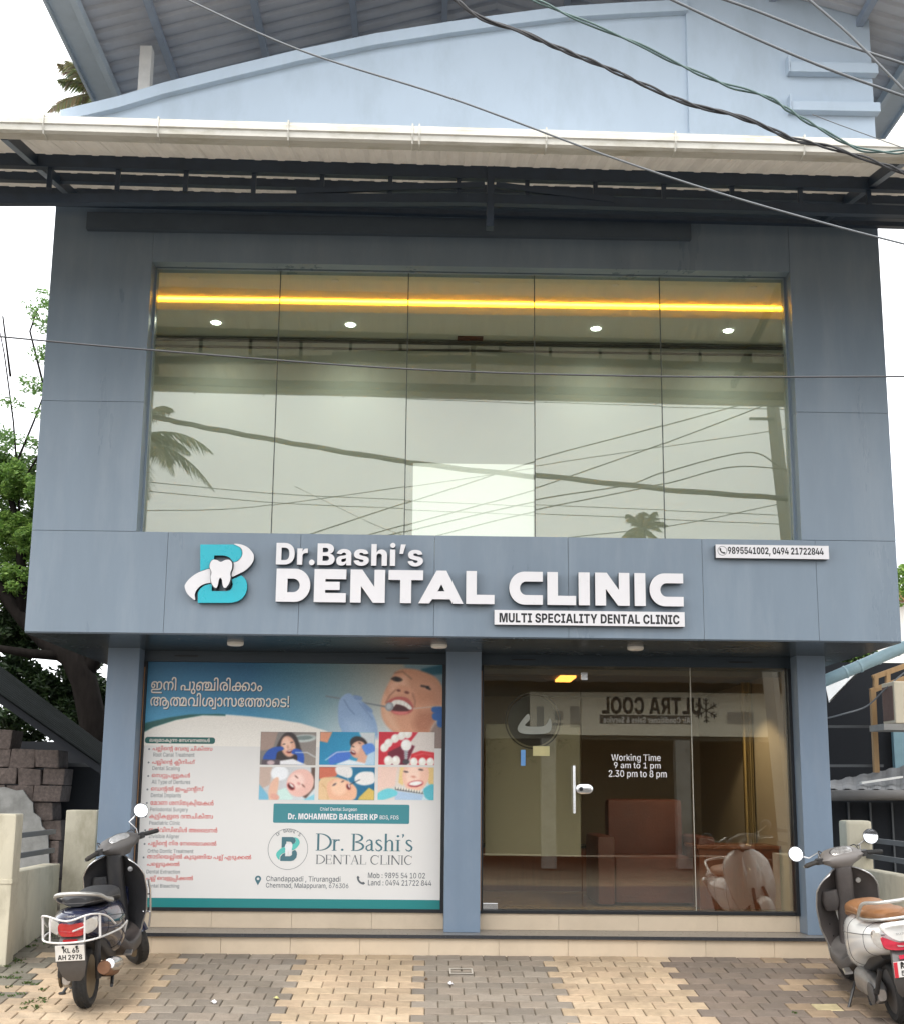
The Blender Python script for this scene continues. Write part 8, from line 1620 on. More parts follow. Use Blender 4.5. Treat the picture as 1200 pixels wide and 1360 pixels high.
for x, y, rx, rz_, ww in ((20, 640, .32, .30, 9), (55, 655, .25, .30, 7), (10, 710, .4, .35, 10), (50, 720, .35, .35, 9), (25, 775, .42, .30, 9), (66, 780, .2, .28, 4), (-30, 660, .4, .5, 8), (-40, 780, .5, .5, 8), (75, 700, .2, .3, 4), (95, 760, .3, .4, 4), (120, 680, .3, .5, 4)):
    bl.append((A5(x, y, 5.5), (rx, .5, rz_), ww))
leaves('crown', TR, bl, 42000, .031, GRN)
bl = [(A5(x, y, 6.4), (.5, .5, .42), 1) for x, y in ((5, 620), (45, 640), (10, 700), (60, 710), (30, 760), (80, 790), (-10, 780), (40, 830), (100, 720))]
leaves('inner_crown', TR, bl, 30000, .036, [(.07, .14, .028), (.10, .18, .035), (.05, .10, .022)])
bl = []
for x, y, rx, rz_, ww in ((46, 412, .10, .06, 2), (62, 400, .12, .10, 3), (60, 432, .14, .06, 3), (56, 470, .16, .07, 3), (44, 512, .2, .07, 4), (66, 515, .1, .1, 3), (58, 552, .12, .06, 2), (14, 535, .16, .05, 2), (18, 585, .25, .05, 4), (52, 590, .16, .06, 3), (4, 575, .1, .08, 2), (70, 440, .1, .12, 2)):
    bl.append((A5(x, y, 5.5), (rx * 1.35, .4, rz_ * 1.6), ww))
leaves('sparse_twigs', TR, bl, 2600, .030, [(.13, .24, .06), (.17, .30, .08), (.10, .2, .05)])
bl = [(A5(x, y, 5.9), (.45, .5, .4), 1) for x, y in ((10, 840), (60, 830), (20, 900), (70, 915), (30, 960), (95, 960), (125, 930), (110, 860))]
leaves('under_foliage', TR, bl, 26000, .05, DGR)  # deep shade below the crown is put into these leaf colours

def palm(name, label, base, top, n, ln, droop, seed, group=None, cols=None, frd=None):
    e = empty(name, label, 'palm tree', tuple(base), group)
    q = random.Random(seed); base, top = Vector(base), Vector(top)
    mb = MB(); mid = (base + top) / 2 + Vector((.15, 0, 0))
    mb.tube([base, base * .6 + mid * .4, mid, mid * .4 + top * .6, top], [.20, .16, .14, .13, .12], 12); mb.build('trunk', M['bark'], e, smooth=True)
    mb = MB(); cols = cols or [(.10, .14, .06), (.13, .17, .07), (.16, .16, .08)]
    for i in range(n):
        az = 2 * math.pi * i / n + q.uniform(-.3, .3); el = q.uniform(-.35, 1.1); L = ln * q.uniform(.8, 1.1)
        d = Vector((math.cos(az), math.sin(az), 0)); col = q.choice(cols); pts = []
        for k in range(15):
            t = k / 14; pts.append(top + d * L * t * math.cos(el) * (1 - .15 * t) + Vector((0, 0, L * (math.sin(el) * t - droop * t * t))))
        mb.tube(pts, [.022 - .018 * k / 14 for k in range(15)], 5, col)
        for k in range(1, 43):
            t = k / 43; j = min(13, int(t * 14)); p = pts[j].lerp(pts[j + 1], t * 14 - j); tg = (pts[j + 1] - pts[j]).normalized()
            sd = tg.cross(Vector((0, 0, 1))).normalized(); ll = ln * .26 * math.sin(math.pi * min(1, .12 + t * .86)) * q.uniform(.8, 1.1)
            for s in (-1, 1):
                dr = (sd * s * .8 + tg * .55 + Vector((0, 0, -.35 - .3 * q.random()))).normalized(); wv = tg * .018
                e1 = p + dr * ll * .55; e2 = p + dr * ll + Vector((0, 0, -.12 * ll))
                mb.add([p - wv, p + wv, e1 + wv * .9, e2, e1 - wv * .9], [(0, 1, 2, 3, 4)], tuple(c * q.uniform(.8, 1.2) for c in col))
    mb.build('fronds', M['leaf'], e, fixn=False)
    return e
pt = at(132, 126, 9.0)
palm('palm_tree', 'tall palm whose fronds show above the canopy at the upper left', (pt.x + .2, 9.0, gz(3)), pt, 17, 1.15, .42, 3, None, [(.20, .22, .13), (.26, .25, .16), (.16, .19, .10)])
t2 = at(1122, 884, 7)
T2 = empty('shrub', 'dark green shrub far behind the pale rain pipe on the right', 'shrub', (t2.x, 7, gz(3)))
mb = MB(); mb.tube([(t2.x, 7, gz(3)), (t2.x + .05, 7, 1.4), (t2.x, 7, 2.5)], [.09, .06, .03], 8); mb.build('trunk', M['bark'], T2)
leaves('crown', T2, [(at(x, y, 7), (.28, .4, .25), 1) for x, y in ((1112, 880), (1130, 886), (1145, 870), (1115, 905), (1150, 900), (1130, 855))], 3500, .04, DGR + GRN[:2])
t3 = at(1210, 790, 14)
T3 = empty('broadleaf_tree', 'distant leafy tree at the right edge beside the clinic', 'tree', (t3.x + .3, 14, gz(3)))
mb = MB(); mb.tube([(t3.x + .3, 14, gz(3)), (t3.x + .3, 14, 4), (t3.x + .2, 14, 4.8)], [.12, .09, .04], 8); mb.build('trunk', M['bark'], T3)
leaves('crown', T3, [(at(x, y, 14), (.45, .5, .3), 1) for x, y in ((1205, 765), (1215, 790), (1230, 745), (1240, 800))], 2500, .06, GRN)

# ================================================================== LEFT SIDE
gA = gnd(8, 1284)
Xw = (gnd(63, 1241).x + gnd(30, 1255).x) / 2
YA, YB_ = gA.y, 1.15
topz = at(98, 1147, YB_).z
W_ = empty('compound_wall', 'weathered cream compound wall with grey rails left of the dark scooter', 'wall', (Xw - .1, .5, gz(.5)))
mb = MB(); mb.add([(Xw, YA + .12, gz(YA) - .1), (Xw, YB_, gz(YB_) - .1), (Xw - .16, YB_, gz(YB_) - .1), (Xw - .16, YA + .12, gz(YA) - .1), (Xw, YA + .12, topz), (Xw, YB_, topz), (Xw - .16, YB_, topz), (Xw - .16, YA + .12, topz)], [(0, 1, 5, 4), (1, 2, 6, 5), (2, 3, 7, 6), (3, 0, 4, 7), (4, 5, 6, 7)])
mb.build('low_wall', M['cream'], W_, bev=.008)
b4 = box4(YA, -20, 1081, 15, 1284)
mb = MB(); mb.box(b4[0] - .2, b4[1], YA, YA + .2, b4[2] - .15, b4[3]); mb.build('gate_post', M['cream'], W_, bev=.012)
mb = MB(); mb.box(b4[0] - .2, b4[1] + .008, YA - .008, YA + .208, at(8, 1174, YA).z, at(8, 1168, YA).z); mb.build('post_band', M['cream'], W_, bev=.003)
b5 = box4(YB_, 84, 1076, 126, 1200)
mb = MB(); mb.box(b5[0], b5[1], YB_ + .001, YB_ + .22, gz(YB_) - .1, b5[3]); mb.build('gate_post', M['cream'], W_, bev=.012)
for yy in (1105, 1130):
    z = at(80, yy, YB_ - .1).z
    mb = MB(); mb.box(Xw - .10, Xw - .06, YA + .2, YB_ + .0, z - .022, z + .022); mb.build('rail', M['rail'], W_)
# plastered laterite wall and shed behind it
LY_ = 2.6
ol = [(-60, 975), (0, 984), (14, 990), (32, 994), (44, 1000), (50, 1008), (62, 1012), (70, 1022), (68, 1050), (66, 1075), (60, 1082), (70, 1100), (72, 1180), (-60, 1180)]
pts = [(at(x, y, LY_).x, at(x, y, LY_).z) for x, y in ol]
LW = empty('laterite_wall', 'broken laterite stone wall with patchy grey plaster behind the left compound wall', 'wall', (at(20, 1180, LY_).x, LY_ + .2, gz(2)))
mb = MB(); q = random.Random(4)
zz = gz(2) - .1; xa_ = min(p[0] for p in pts); xb_ = max(p[0] for p in pts)
while zz < max(p[1] for p in pts):
    hh = q.uniform(.17, .21); xx = xa_ - q.random() * .2
    while xx < xb_:
        ww = q.uniform(.24, .36)
        if winding((xx + ww * .5, zz + hh * .5), [pts]) or winding((xx + ww * .2, zz + hh * .3), [pts]):
            d = q.uniform(-.03, .03)
            f0 = [(min(xx + a * (ww - .005), xb_ + .03) + q.uniform(-.012, .012), zz + b * (hh - .005) + q.uniform(-.012, .012)) for a, b in ((0, 0), (1, 0), (1, 1), (0, 1))]
            mb.prism(f0, LY_ + d, LY_ + .36)
        xx += ww
    zz += hh
mb.build('stone_core', M['laterite'], LW, bev=.012)
op = [(-60, 1044), (-10, 1048), (8, 1045), (24, 1050), (33, 1049), (41, 1061), (46, 1066), (47, 1079), (56, 1086), (58, 1097), (66, 1106), (69, 1178), (-60, 1178)]
mb = MB(); mb.prism([(at(x, y, LY_).x, at(x, y, LY_).z) for x, y in op], LY_ - .06, LY_ - .032); mb.build('plaster_patch', M['cement'], LW)
SH = empty('shed', 'dark shed with an old corrugated roof at the far left behind the compound wall', 'shed', (at(40, 1100, 3.6).x, 3.6, gz(3)))
e0, e1 = at(-60, 880, 1.9), at(134, 1016, 1.9); u0, u1 = at(-60, 840, 3.6), at(150, 1000, 3.6)
mb = MB(); n = 48
def srow(a, b, off): return [a.lerp(b, i / n) + Vector((0, 0, (.018 if i % 4 in (1, 2) else 0) + off)) for i in range(n + 1)]
for off in (0, .008): mb.loft([srow(e0, u0, off), srow(e1, u1, off)], False, closed=False)
mb.build('corrugated_roof', M['darkroof'], SH, fixn=False)
mb = MB(); mb.bar(e0 + Vector((0, .1, -.06)), e1 + Vector((0, .1, -.06)), .05, .07); mb.build('roof_beam', M['net'], SH); mb = MB(); mb.bar(u0 + Vector((0, -.1, -.06)), u1 + Vector((0, -.1, -.06)), .05, .07); mb.build('roof_beam', M['net'], SH)
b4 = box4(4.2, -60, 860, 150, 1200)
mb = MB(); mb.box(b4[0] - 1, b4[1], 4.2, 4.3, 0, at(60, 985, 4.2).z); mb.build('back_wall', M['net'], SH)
b4 = box4(3.1, 72, 1016, 132, 1200)
mb = MB(); mb.box(b4[0], b4[1], 3.1, 3.13, gz(3), b4[3] - .02); sp_ = mb.build('net_panel', M['net'], SH)
mb = MB(); mb.box(b4[0] - .03, b4[1], 3.06, 3.1, b4[3] - .02, b4[3] + .02); mb.box(b4[0] - .03, b4[0] + .01, 3.06, 3.1, gz(3), b4[3]); mb.build('net_frame', M['rail'], sp_)
b4 = box4(3.0, -60, 1140, 120, 1240)
# ================================================================== RIGHT SIDE
Yr = .95
xr = at(1142, 1154, Yr).x; zr = at(1142, 1154, Yr).z
V_ = empty('compound_wall', 'cream compound wall with grey rails behind the white scooter', 'wall', (xr + .1, 0, gz(0)))
mb = MB(); mb.add([(xr, -3.2, gz(-3.2) - .1), (xr, Yr, gz(Yr) - .1), (xr + .16, Yr, gz(Yr) - .1), (xr + .16, -3.2, gz(-3.2) - .1), (xr, -3.2, zr), (xr, Yr, zr), (xr + .16, Yr, zr), (xr + .16, -3.2, zr)], [(0, 1, 5, 4), (1, 2, 6, 5), (2, 3, 7, 6), (3, 0, 4, 7), (4, 5, 6, 7)])
mb.build('low_wall', M['cream'], V_, bev=.008)
b4 = box4(Yr, 1125, 1090, 1160, 1200)
mb = MB(); mb.box(b4[0], b4[1], Yr + .001, Yr + .24, gz(Yr) - .1, b4[3]); mb.build('gate_post', M['cream'], V_, bev=.03)
for yy in (1117, 1139):
    z = at(1172, yy, Yr - .3).z
    mb = MB(); mb.box(xr + .06, xr + .10, -3.2, Yr, z - .022, z + .022); mb.build('rail', M['rail'], V_)
NS = empty('neighbour_shed', 'open dark shed with grey sheet roof and timber posts right of the clinic', 'shed', (at(1170, 1150, 3).x, 3.0, gz(3)))
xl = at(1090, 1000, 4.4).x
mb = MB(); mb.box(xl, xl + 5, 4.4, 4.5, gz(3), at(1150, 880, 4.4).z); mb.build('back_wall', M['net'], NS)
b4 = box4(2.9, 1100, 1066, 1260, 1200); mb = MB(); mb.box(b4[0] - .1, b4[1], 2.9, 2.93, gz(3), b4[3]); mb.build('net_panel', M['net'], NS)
mb = MB()
for px in (1128, 1157, 1186): b6 = at(px, 1100, 2.86); mb.box(b6.x - .01, b6.x + .01, 2.87, 2.895, gz(3), b4[3])
mb.build('net_post', M['rail'], NS)
a0, a1 = at(1098, 1050, 2.2), at(1290, 1052, 2.2); c0, c1 = at(1098, 1040, 3.9), at(1290, 1000, 3.9)
mb = MB(); n = 40
for off in (0, .008): mb.loft([[a0.lerp(a1, i / n) + Vector((0, 0, (.015 if i % 4 in (1, 2) else 0) + off)) for i in range(n + 1)], [c0.lerp(c1, i / n) + Vector((0, 0, (.015 if i % 4 in (1, 2) else 0) + off)) for i in range(n + 1)]], False, closed=False)
rsh = mb.build('low_sheet_roof', mat('pale_grey_sheet', (.20, .20, .20), .7, 0, .2, 4, dirt=(.10, .09, .08), dirt_amt=.5), NS, fixn=False)
mb = MB(); mb.tube([a0 + Vector((-.1, -.04, -.05)), a1 + Vector((0, -.04, -.03))], .055, 12); mb.build('roof_gutter', mat('brown_grey_gutter', (.14, .13, .12), .6), NS, smooth=True)
for px, y0, y1 in ((1160, 918, 1026),):
    p0, p1 = at(px - 2, y0, 3.6), at(px + 3, y1, 3.6); mb = MB(); mb.bar(p1, p0, .06, .06); mb.build('timber_post', M['wood'], NS)
mb = MB()
for pa, pb_ in (((1155, 918), (1290, 868)), ((1158, 900), (1290, 852)), ((1162, 915), (1162, 898)), ((1178, 908), (1178, 893))): mb.bar(at(*pa, 3.6), at(*pb_, 3.6), .05, .06)
mb.build('timber_rafter', M['wood'], NS)
mb = MB()
for y in (965, 1017): mb.bar(at(1095, y, 3.7), at(1172, y, 3.7), .03, .03)
mb.build('cross_rail', M['rail'], NS)
mb = MB(); mb.add([at(1100, 931, 3.2), at(1096, 912, 3.9), at(1148, 880, 3.9), at(1137, 893, 3.2)], [(0, 1, 2, 3)]); mb.add([at(1100, 931, 3.2) + Vector((0, 0, -.02)), at(1096, 912, 3.9) + Vector((0, 0, -.02)), at(1148, 880, 3.9) + Vector((0, 0, -.02)), at(1137, 893, 3.2) + Vector((0, 0, -.02))], [(0, 1, 2, 3)])
mb.build('white_roof_edge', M['lampoff'], NS)
mb = MB(); b6 = box4(4.3, 1186, 968, 1290, 1022); mb.box(b6[0], b6[1], 4.28, 4.36, b6[2] - .3, b6[3] + .1); mb.build('blue_wall_piece', mat('pale_blue_wall', (.22, .36, .42), .8), NS)
mb = MB(); p0, p1, p2, p3 = at(1142, 1040, 2.5), at(1150, 1048, 2.3), at(1196, 1032, 2.5), at(1190, 1028, 2.8)
mb.bar(p0, p2, .10, .02); tag(mb.build('sheet_scrap', M['lampoff']), 'white scrap of sheet lying on the low grey shed roof', 'scrap')
PI = MB(); PI.tube([at(1085, 908, 1.9), at(1140, 885, 1.9), at(1205, 857, 1.8), at(1300, 815, 1.6)], .062, 16)
pipe = tag(PI.build('rain_pipe', M['pipe'], smooth=True), 'pale blue plastic rain pipe sloping up to the right edge', 'pipe')
mb = MB()
for px, py in ((1122, 892.6), (1141, 884.7), (1165, 874.3), (1190, 863.4)):
    c = at(px, py, 1.9); d = (at(1205, 857, 1.9) - at(1140, 885, 1.9)).normalized(); mb.lathe([(.062, -.01), (.068, -.01), (.068, .01), (.062, .01)], c, d, 16)
mb.build('pipe_joint', M['pipe'], pipe, smooth=40)
AC = empty('air_conditioner', 'cream air conditioner outdoor unit on a bracket at the right edge', 'air conditioner', tuple(at(1200, 964, 3.0)))
b6 = box4(3.0, 1183, 906, 1290, 962)
mb = MB(); mb.box(b6[0], b6[1], 2.9, 3.3, b6[2], b6[3]); hs = mb.build('housing', mat('cream_metal', (.62, .54, .40), .5, 0, .08, 5), AC, bev=.015)
mb = MB()
for k in range(9): mb.box(b6[0] - .008, b6[0] - .0005, 2.94 + k * .038, 2.94 + k * .038 + .02, b6[2] + .04, b6[3] - .05)
mb.build('side_grille', mat('dusty_grille', (.20, .13, .11), .8), AC)
mb = MB(); mb.box(b6[0] + .13, b6[0] + .21, 2.889, 2.899, b6[2] + .16, b6[2] + .25); mb.build('blue_badge', mat('blue_badge', (.12, .38, .6), .5), AC)
mb = MB(); mb.box(b6[0] - .15, b6[1], 2.86, 3.34, b6[2] - .075, b6[2] - .005); mb.build('bracket', M['concrete'], AC)
mb = MB(); mb.tube(catmull([at(1097, 954, 3.3), at(1120, 948, 3.2), at(1150, 938, 3.2), at(1175, 915, 3.1), at(1205, 890, 3.0), at(1260, 860, 2.9)], 5, False), .010, 6)
tag(mb.build('shed_cable', M['cable_w']), 'loose grey cable sagging across the dark shed opening on the right', 'cable')
FB = empty('far_house', 'pale distant house at the right edge behind the trees', 'house', (at(1215, 850, 22).x, 22, gz(3)))
b6 = box4(22, 1193, 800, 1300, 900); mb = MB(); mb.box(b6[0], b6[1] + 2, 22, 26, 0, b6[3]); mb.build('wall', M['lampoff'], FB)
mb = MB(); mb.box(b6[0] - .3, b6[1] + 2, 21.6, 26, b6[3] + .001, b6[3] + .25); mb.build('roof', mat('terracotta_roof', (.35, .16, .09), .8), FB)

# ================================================================== OVERHEAD CABLES IN FRONT OF THE CLINIC
def ends(q, l, first=True):
    q = [Vector(p) for p in q]; a, b = (q[0] - q[1]).normalized(), (q[-1] - q[-2]).normalized()
    return ([q[0] + a * l, q[0] + a * l * .5] if first else []) + q + [q[-1] + b * l * .5, q[-1] + b * l]
def cable(name, label, pts, Y, r, m, group=None, twist=0, dY=0):
    q = []
    for i, (x, y) in enumerate(pts): q.append(at(x, y, Y + dY * i / (len(pts) - 1)))
    q = catmull([tuple(p) for p in q], 10, False); q = ends(q, .7, pts[0][0] != 1078)
    mb = MB()
    if not twist: mb.tube(q, r, 6)
    else:
        for s in range(twist):
            pr_ = []
            for i, p in enumerate(q):
                a_ = i * .34 + 2 * math.pi * s / twist + .9 * math.sin(i * .11 + s); k = r * (1.05 + .8 * math.sin(i * .23 + 1.3 * s) ** 2)
                pr_.append(Vector(p) + Vector((0, math.cos(a_) * k, math.sin(a_) * k)))
            mb.tube(pr_, r, 6)
    return tag(mb.build(name, m, smooth=True), label, 'cable', group)
GC = 'overhead cables'
cable('twisted_cable', 'thick black twisted service cable crossing the upper right parapet', [(605, 0), (640, 25), (700, 46), (742, 64), (795, 86), (850, 111), (910, 137), (960, 150), (1005, 163), (1050, 184), (1100, 196), (1160, 215), (1200, 230)], -7.6, .0038, M['cable'], GC, 3)
cable('twisted_cable', 'greenish twisted cable above the thick black one at the upper right', [(710, 0), (765, 25), (850, 61), (910, 89), (960, 111), (1022, 131), (1050, 149), (1078, 166), (1112, 184), (1150, 200), (1200, 202)], -7.5, .0036, M['cable_g'], GC, 2)
cable('overhead_cable', 'grey cable running from the top edge towards the right above the two ledges', [(890, -1), (1000, 50), (1100, 92), (1200, 128)], -7.7, .0046, M['cable_w'], GC)
cable('overhead_cable', 'topmost grey cable crossing the tower block and roof corner', [(945, -6), (1000, 13), (1100, 52), (1200, 85)], -7.8, .0046, M['cable_w'], GC)
cable('overhead_cable', 'steep thin cable crossing the other cables at the upper right corner', [(1074, 0), (1130, 49), (1200, 120)], -7.9, .004, M['cable_w'], GC)
cable('overhead_cable', 'hair thin wire branching down right above the gutter end', [(1078, 152), (1120, 168), (1200, 197)], -7.4, .0016, M['cable_w'], GC)
cable('overhead_cable', 'long thin cable running from the roof down across the canopy', [(250, 0), (400, 67), (600, 131), (800, 205), (950, 255), (1100, 298), (1200, 324)], -6.2, .0045, M['cable_w'], GC)
cable('overhead_cable', 'thin dark wire stretched level across the upper window', [(0, 447), (190, 464), (540, 490), (880, 500), (1200, 500)], -4.8, .005, M['cable'], GC)

# ================================================================== ACROSS THE ROAD (seen in the glass)
Yd = 20.0
rf = lambda x, y: refl(x, y, Yd, GY)
yo = 2 * GY - Yd
s0, s1 = rf(703, 918), rf(1046, 975)
SX0, SX1, SZ1, SZ0 = s0.x, s1.x, at(860, 920, Yd).z, at(860, 977, Yd).z
O_ = empty('opposite_shop', 'shop across the road with a wide white signboard over a dark open front', 'shop', ((SX0 + SX1) / 2, yo - 3, gz(-9)))
mb = MB(); mb.box(SX0 - 3.5, SX1 + 1.0, yo - 7, yo - 6.8, gz(-9), SZ1 + .4); mb.box(SX0 - 3.5, SX0 - 3.3, yo - 6.8, yo - .3, gz(-9), SZ1 + .4); mb.box(SX1 + .8, SX1 + 1.0, yo - 6.8, yo - .3, gz(-9), SZ1 + .4); mb.box(SX0 - 3.5, SX1 + 1, yo - 6.8, yo - .3, SZ1 + .401, SZ1 + .5)
mb.build('wall', mat('dim_plaster', (.17, .16, .13), .9), O_)
mb = MB(); mb.box(SX0 - 3.4, SX1 + .9, yo - .35, yo - .2, SZ0 - .1, SZ1 + .38); mb.build('shop_header', mat('dim_header', (.14, .14, .12), .9), O_)
mb = MB(); n = 40; a0, a1 = Vector((SX0 - 4, yo + .9, SZ1 + .15)), Vector((SX1 + 1.5, yo + .9, SZ1 + .15)); c0, c1 = a0 + Vector((0, -3, 1.0)), a1 + Vector((0, -3, 1.0))
for off in (0, .01): mb.loft([[a0.lerp(a1, i / n) + Vector((0, 0, .03 * (i % 2) + off)) for i in range(n + 1)], [c0.lerp(c1, i / n) + Vector((0, 0, .03 * (i % 2) + off)) for i in range(n + 1)]], False, closed=False)
mb.build('roof', M['darkroof'], O_, fixn=False)
mb = MB()
for k in range(4):
    xx = SX0 - 3 + k * (SX1 - SX0 + 3.5) / 3; mb.box(xx, xx + .35, yo - .34, yo - .0, gz(-9), SZ0 - .101)
mb.build('pillar', M['cement'], O_)
bx = empty('opposite_signboard', 'white shop signboard with a snowflake and large capitals mirrored in the door glass', 'sign', ((SX0 + SX1) / 2, yo, SZ0))
mb = MB(); mb.box(SX0, SX1, yo - .12, yo, SZ0, SZ1); mb.build('sign_board', mat('sign_cream', (.70, .66, .56), .6, 0, .04, 2), bx)
def otext(body, pb, m, off):
    vs, fs = text_geo(body, off)
    p, q = rf(pb[0], pb[1]), rf(pb[2], pb[3])
    # the board faces the clinic: read from there its left is at larger x
    b = fit([(-v[0], 0, v[2]) for v in vs], (min(p.x, q.x), max(p.x, q.x), at((pb[0] + pb[2]) / 2, pb[3], Yd).z, at((pb[0] + pb[2]) / 2, pb[1], Yd).z), 0)
    mb = MB(); mb.add([(v[0], yo + .004, v[2]) for v in b], fs)
    return mb.build('sign_lettering', m, bx, fixn=False)
otext("ULTRA COOL", (798, 926, 930, 949), M['black'], .04)
p, q = rf(795, 950), rf(918, 961)
mb = MB(); mb.box(p.x, q.x, yo + .002, yo + .006, at(856, 961.5, Yd).z, at(856, 950, Yd).z); mb.build('sign_stripe', mat('sign_dark', (.09, .085, .08), .6), bx)
vs_o = otext("Air Conditioner Sales & Service", (800, 952, 916, 960.5), M['vinylwhite'], .02)
for v_ in vs_o.data.vertices: v_.co.y += .006
c = rf(937, 944); mb = MB(); rr0 = .30
for k in range(6):
    a = R(60 * k + 30); d = Vector((math.cos(a), 0, math.sin(a)))
    mb.bar(c + Vector((0, .006 + .0004 * k, 0)), c + d * rr0 + Vector((0, .006 + .0004 * k, 0)), .03, .003, up=(0, 1, 0))
    for t in (.45, .72):
        for s in (-1, 1):
            e_ = Vector((math.cos(a + s * .9), 0, math.sin(a + s * .9))); mb.bar(c + d * rr0 * t + Vector((0, .0095, 0)), c + d * rr0 * t + e_ * .09 + Vector((0, .0095, 0)), .022, .003, up=(0, 1, 0))
mb.build('snowflake', M['black'], bx)
mb = MB()
for x0_, x1_, y0_, y1_ in ((712, 722, 938, 966), (757, 770, 938, 966), (736, 748, 944, 956), (733, 747, 960, 964), (965, 1000, 946, 962)):
    p, q = rf(x0_, y0_), rf(x1_, y1_); mb.box(p.x, q.x, yo + .002, yo + .005, at((x0_ + x1_) / 2, y1_, Yd).z, at((x0_ + x1_) / 2, y0_, Yd).z)
mb.build('sign_picture', mat('sign_grey_picture', (.34, .33, .30), .6), bx)
# power pole, palms, bushes
pb0 = refl(1050, 715, 13.5); pt0 = refl(1024, 527, 13.5)
PO = empty('power_pole', 'concrete power pole across the road mirrored at the right of the upper window', 'pole', (pb0.x, pb0.y, gz(-9)))
mb = MB(); top = Vector((pt0.x, pt0.y, pt0.z)); bot_ = Vector((pb0.x + (pb0.x - pt0.x) * 1.4, pb0.y, gz(-9) - .1))
mb.tube([bot_, top], [.20, .13], 4); mb.build('mast', M['concrete'], PO)
mb = MB(); mb.bar(top + Vector((-.75, 0, -.08)), top + Vector((.35, 0, -.03)), .08, .09); mb.bar(top + Vector((-.5, .1, -.5)), top + Vector((0, .1, -.5)), .05, .05); mb.build('crossarm', M['rail'], PO)
mb = MB()
for k in (-.7, -.35, .25): mb.lathe([(.03, 0), (.055, .03), (.03, .06), (.05, .09), (.02, .13)], top + Vector((k, 0, -.03)), (0, 0, 1), 10)
mb.build('insulator', M['lampoff'], PO)
GR = 'cables across the road'
def rcable(label, pts, Yv, r, tw=0, name='road_cable'):
    q = ends(catmull([tuple(refl(x, y, Yv)) for x, y in pts], 8, False), 16); mb = MB()
    if tw:
        for s in range(tw): mb.tube([Vector(p) + Vector((0, math.cos(i * .5 + s * 2.1), math.sin(i * .5 + s * 2.1))) * r * 1.2 for i, p in enumerate(q)], r, 6)
    else: mb.tube(q, r, 5)
    return tag(mb.build(name, M['cable'], smooth=True), label, 'cable', GR)
rcable('thick bundled cable sagging across the road, the boldest line in the upper glass', [(222, 556), (290, 570), (400, 590), (540, 612), (700, 630), (880, 650), (1030, 661)], 12, .026, 3)
rcable('upper of two slanting wires mirrored toward the pole top', [(620, 640), (720, 608), (870, 568), (985, 537)], 13.2, .013)
rcable('lower of two slanting wires mirrored toward the pole top', [(640, 668), (720, 645), (870, 593), (1010, 540)], 13.2, .013)
rcable('wire rising to a bend near the mirrored pole, higher one', [(600, 690), (720, 662), (830, 645), (880, 628), (990, 600), (1030, 616)], 13.0, .014)
rcable('wire rising to a bend near the mirrored pole, lower one', [(620, 700), (720, 675), (880, 643), (970, 620), (1040, 622)], 13.0, .013)
rcable('thin level wire low in the left panes of the mirrored street', [(200, 640), (370, 655), (540, 663)], 15, .009)
rcable('second thin level wire just below its neighbour in the left panes', [(200, 652), (370, 667), (540, 675)], 15, .009)
rcable('wire low in the left panes rising to the right', [(210, 677), (310, 675), (420, 662), (560, 642), (640, 630)], 14, .009)
rcable('lowest wire of the mirrored street rising across the right panes', [(700, 720), (880, 700), (1040, 668)], 14, .010)
rcable('thin wire close below the mirrored canopy edge', [(250, 516), (540, 528), (880, 540), (960, 542)], 14, .009)
p_ = refl(196, 600, 15)
palm('palm_tree', 'tall palm across the road mirrored at the left of the upper window', (p_.x - .5, p_.y, gz(-9)), (p_.x - .45, p_.y, refl(196, 585, 15).z), 17, 2.3, .55, 11)
p_ = refl(850, 690, 26)
palm('palm_tree', 'small distant palm mirrored low in the right part of the upper window', (p_.x, p_.y, gz(-9)), (p_.x, p_.y, refl(850, 702, 26).z), 13, 1.2, .5, 12)
def bush(label, cx_, cy_, cz_, rx, rz_, n):
    e = empty('roadside_tree', label, 'tree', (cx_, cy_, gz(-9)))
    mb = MB(); mb.tube([(cx_, cy_, gz(-9)), (cx_ + .1, cy_, cz_ - rz_ * .3)], [.16, .08], 8); mb.build('trunk', M['bark'], e)
    leaves('crown', e, [(Vector((cx_ + rnd.uniform(-.6, .6) * rx, cy_ + rnd.uniform(-.5, .5), cz_ + rnd.uniform(-.5, .5) * rz_)), (rx * .5, .8, rz_ * .5), 1) for _ in range(9)], n, .12, DGR)
q0 = refl(700, 905, 27, GY)
bush('dark bushy tree behind the opposite shop on the left', q0.x - 1.5, q0.y, 3.2, 3.0, 2.2, 2600)
bush('dark bushy tree behind the opposite shop in the middle', q0.x + 3.6, q0.y - .6, 3.6, 2.8, 1.7, 2600)
bush('dark bushy tree behind the opposite shop on the right', q0.x + 8.5, q0.y, 3.4, 3.0, 2.0, 2600)

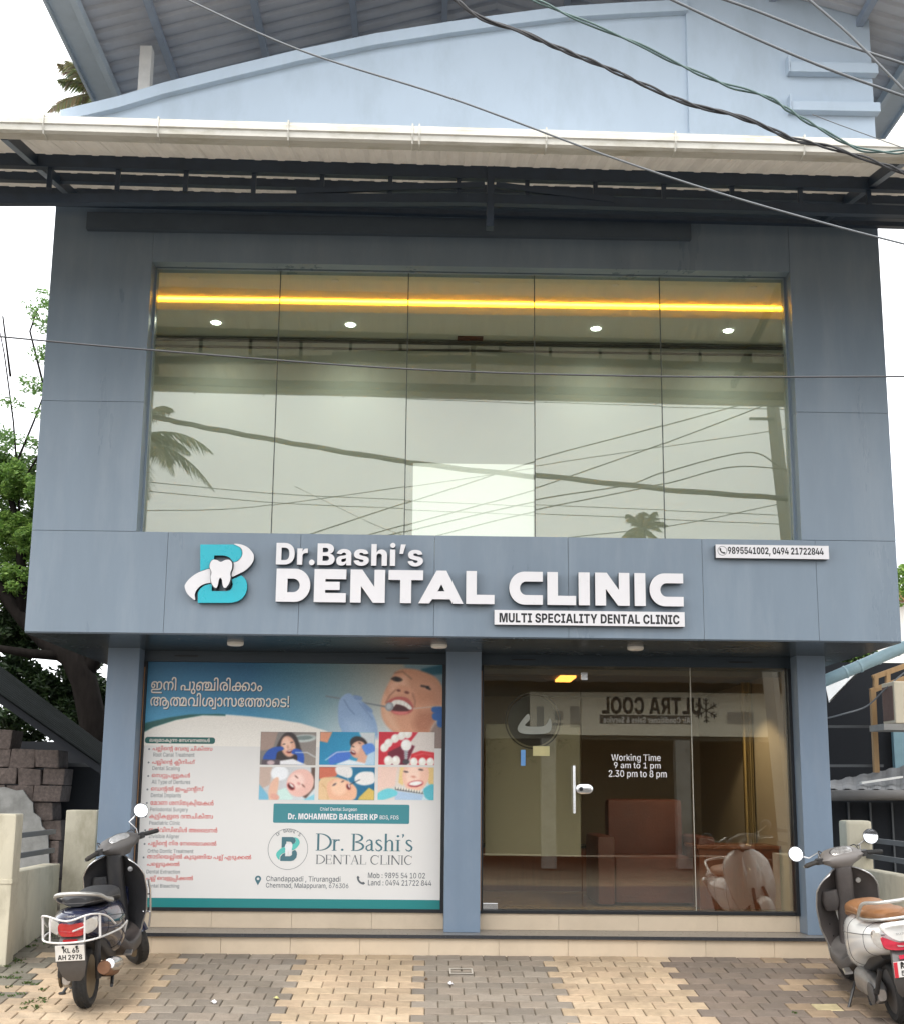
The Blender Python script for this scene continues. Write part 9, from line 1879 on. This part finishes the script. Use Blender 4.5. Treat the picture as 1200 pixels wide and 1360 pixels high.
# ================================================================== SMALL THINGS ON THE GROUND
def lit(name, label, px, py, r, m, seed):
    p = gnd(px, py); q = random.Random(seed); mb = MB()
    ring = [(p.x + math.cos(k * .785) * r * q.uniform(.6, 1.2), p.y + math.sin(k * .785) * r * q.uniform(.8, 1.6), gz(p.y) + q.uniform(.004, .022)) for k in range(8)]
    mb.add(ring + [(p.x, p.y, gz(p.y) + .03)], [(k, (k + 1) % 8, 8) for k in range(8)]); o = mb.build(name, m, smooth=40)
    so = o.modifiers.new('thickness', 'SOLIDIFY'); so.thickness = .002
    return tag(o, label, 'litter')
lit('crumpled_paper', 'crumpled white paper on the left grey paver band', 285, 1333, .028, M['white'], 1)
lit('crumpled_paper', 'small white paper scrap near the middle of the grey band', 598, 1308, .022, M['white'], 2)
lit('fallen_leaf', 'pale yellow fallen leaf on the left grey paver band', 368, 1328, .026, mat('yellow_leaf', (.55, .52, .22), .6), 3)
lit('fallen_leaf', 'brown dry leaf at the edge of the middle grey band', 566, 1303, .018, mat('brown_leaf', (.10, .06, .03), .8), 4)
mb = MB(); p0, p1 = gnd(597, 1294), gnd(627, 1287); zt = lambda y: gz(y) + .005
for xa, xb, ya, yb in ((p0.x, p1.x, p0.y, p0.y + .02), (p0.x, p1.x, p1.y - .02, p1.y), (p0.x, p0.x + .012, p0.y + .021, p1.y - .021), (p1.x - .012, p1.x, p0.y + .021, p1.y - .021)):
    mb.add([(xa, ya, zt(ya)), (xb, ya, zt(ya)), (xb, yb, zt(yb)), (xa, yb, zt(yb))], [(0, 1, 2, 3)])
struct(mb.build('paint_mark', mat('old_white_paint', (.50, .46, .40), .8)))
# grass tufts along the left wall
mb = MB(); q = random.Random(9)
for c in range(46):
    px, py = q.choice(((q.uniform(-10, 34), q.uniform(1272, 1300)), (q.uniform(-5, 60), q.uniform(1300, 1345)), (q.uniform(25, 70), q.uniform(1238, 1262))))
    if q.random() < .05: px, py = q.choice(((1052, 1346), (1043, 1316), (1030, 1290), (902, 1350)))
    p = gnd(px, py)
    for b in range(14):
        a = q.uniform(0, 6.28); l = q.uniform(.008, .026); o = p + Vector((q.uniform(-.03, .03), q.uniform(-.03, .03), -.004)); d = Vector((math.cos(a), math.sin(a), 0))
        s_ = Vector((-d.y, d.x, 0)) * .004
        mb.add([o - s_, o + s_, o + d * l * .35 + Vector((0, 0, l * .7)) + s_ * .7, o + d * l + Vector((0, 0, l * .8)), o + d * l * .35 + Vector((0, 0, l * .7)) - s_ * .7], [(0, 1, 2, 3, 4)], tuple(k * q.uniform(.6, 1.2) for k in (.10, .16, .04)))
struct(mb.build('grass_tufts', M['leaf'], fixn=False), 'stuff')
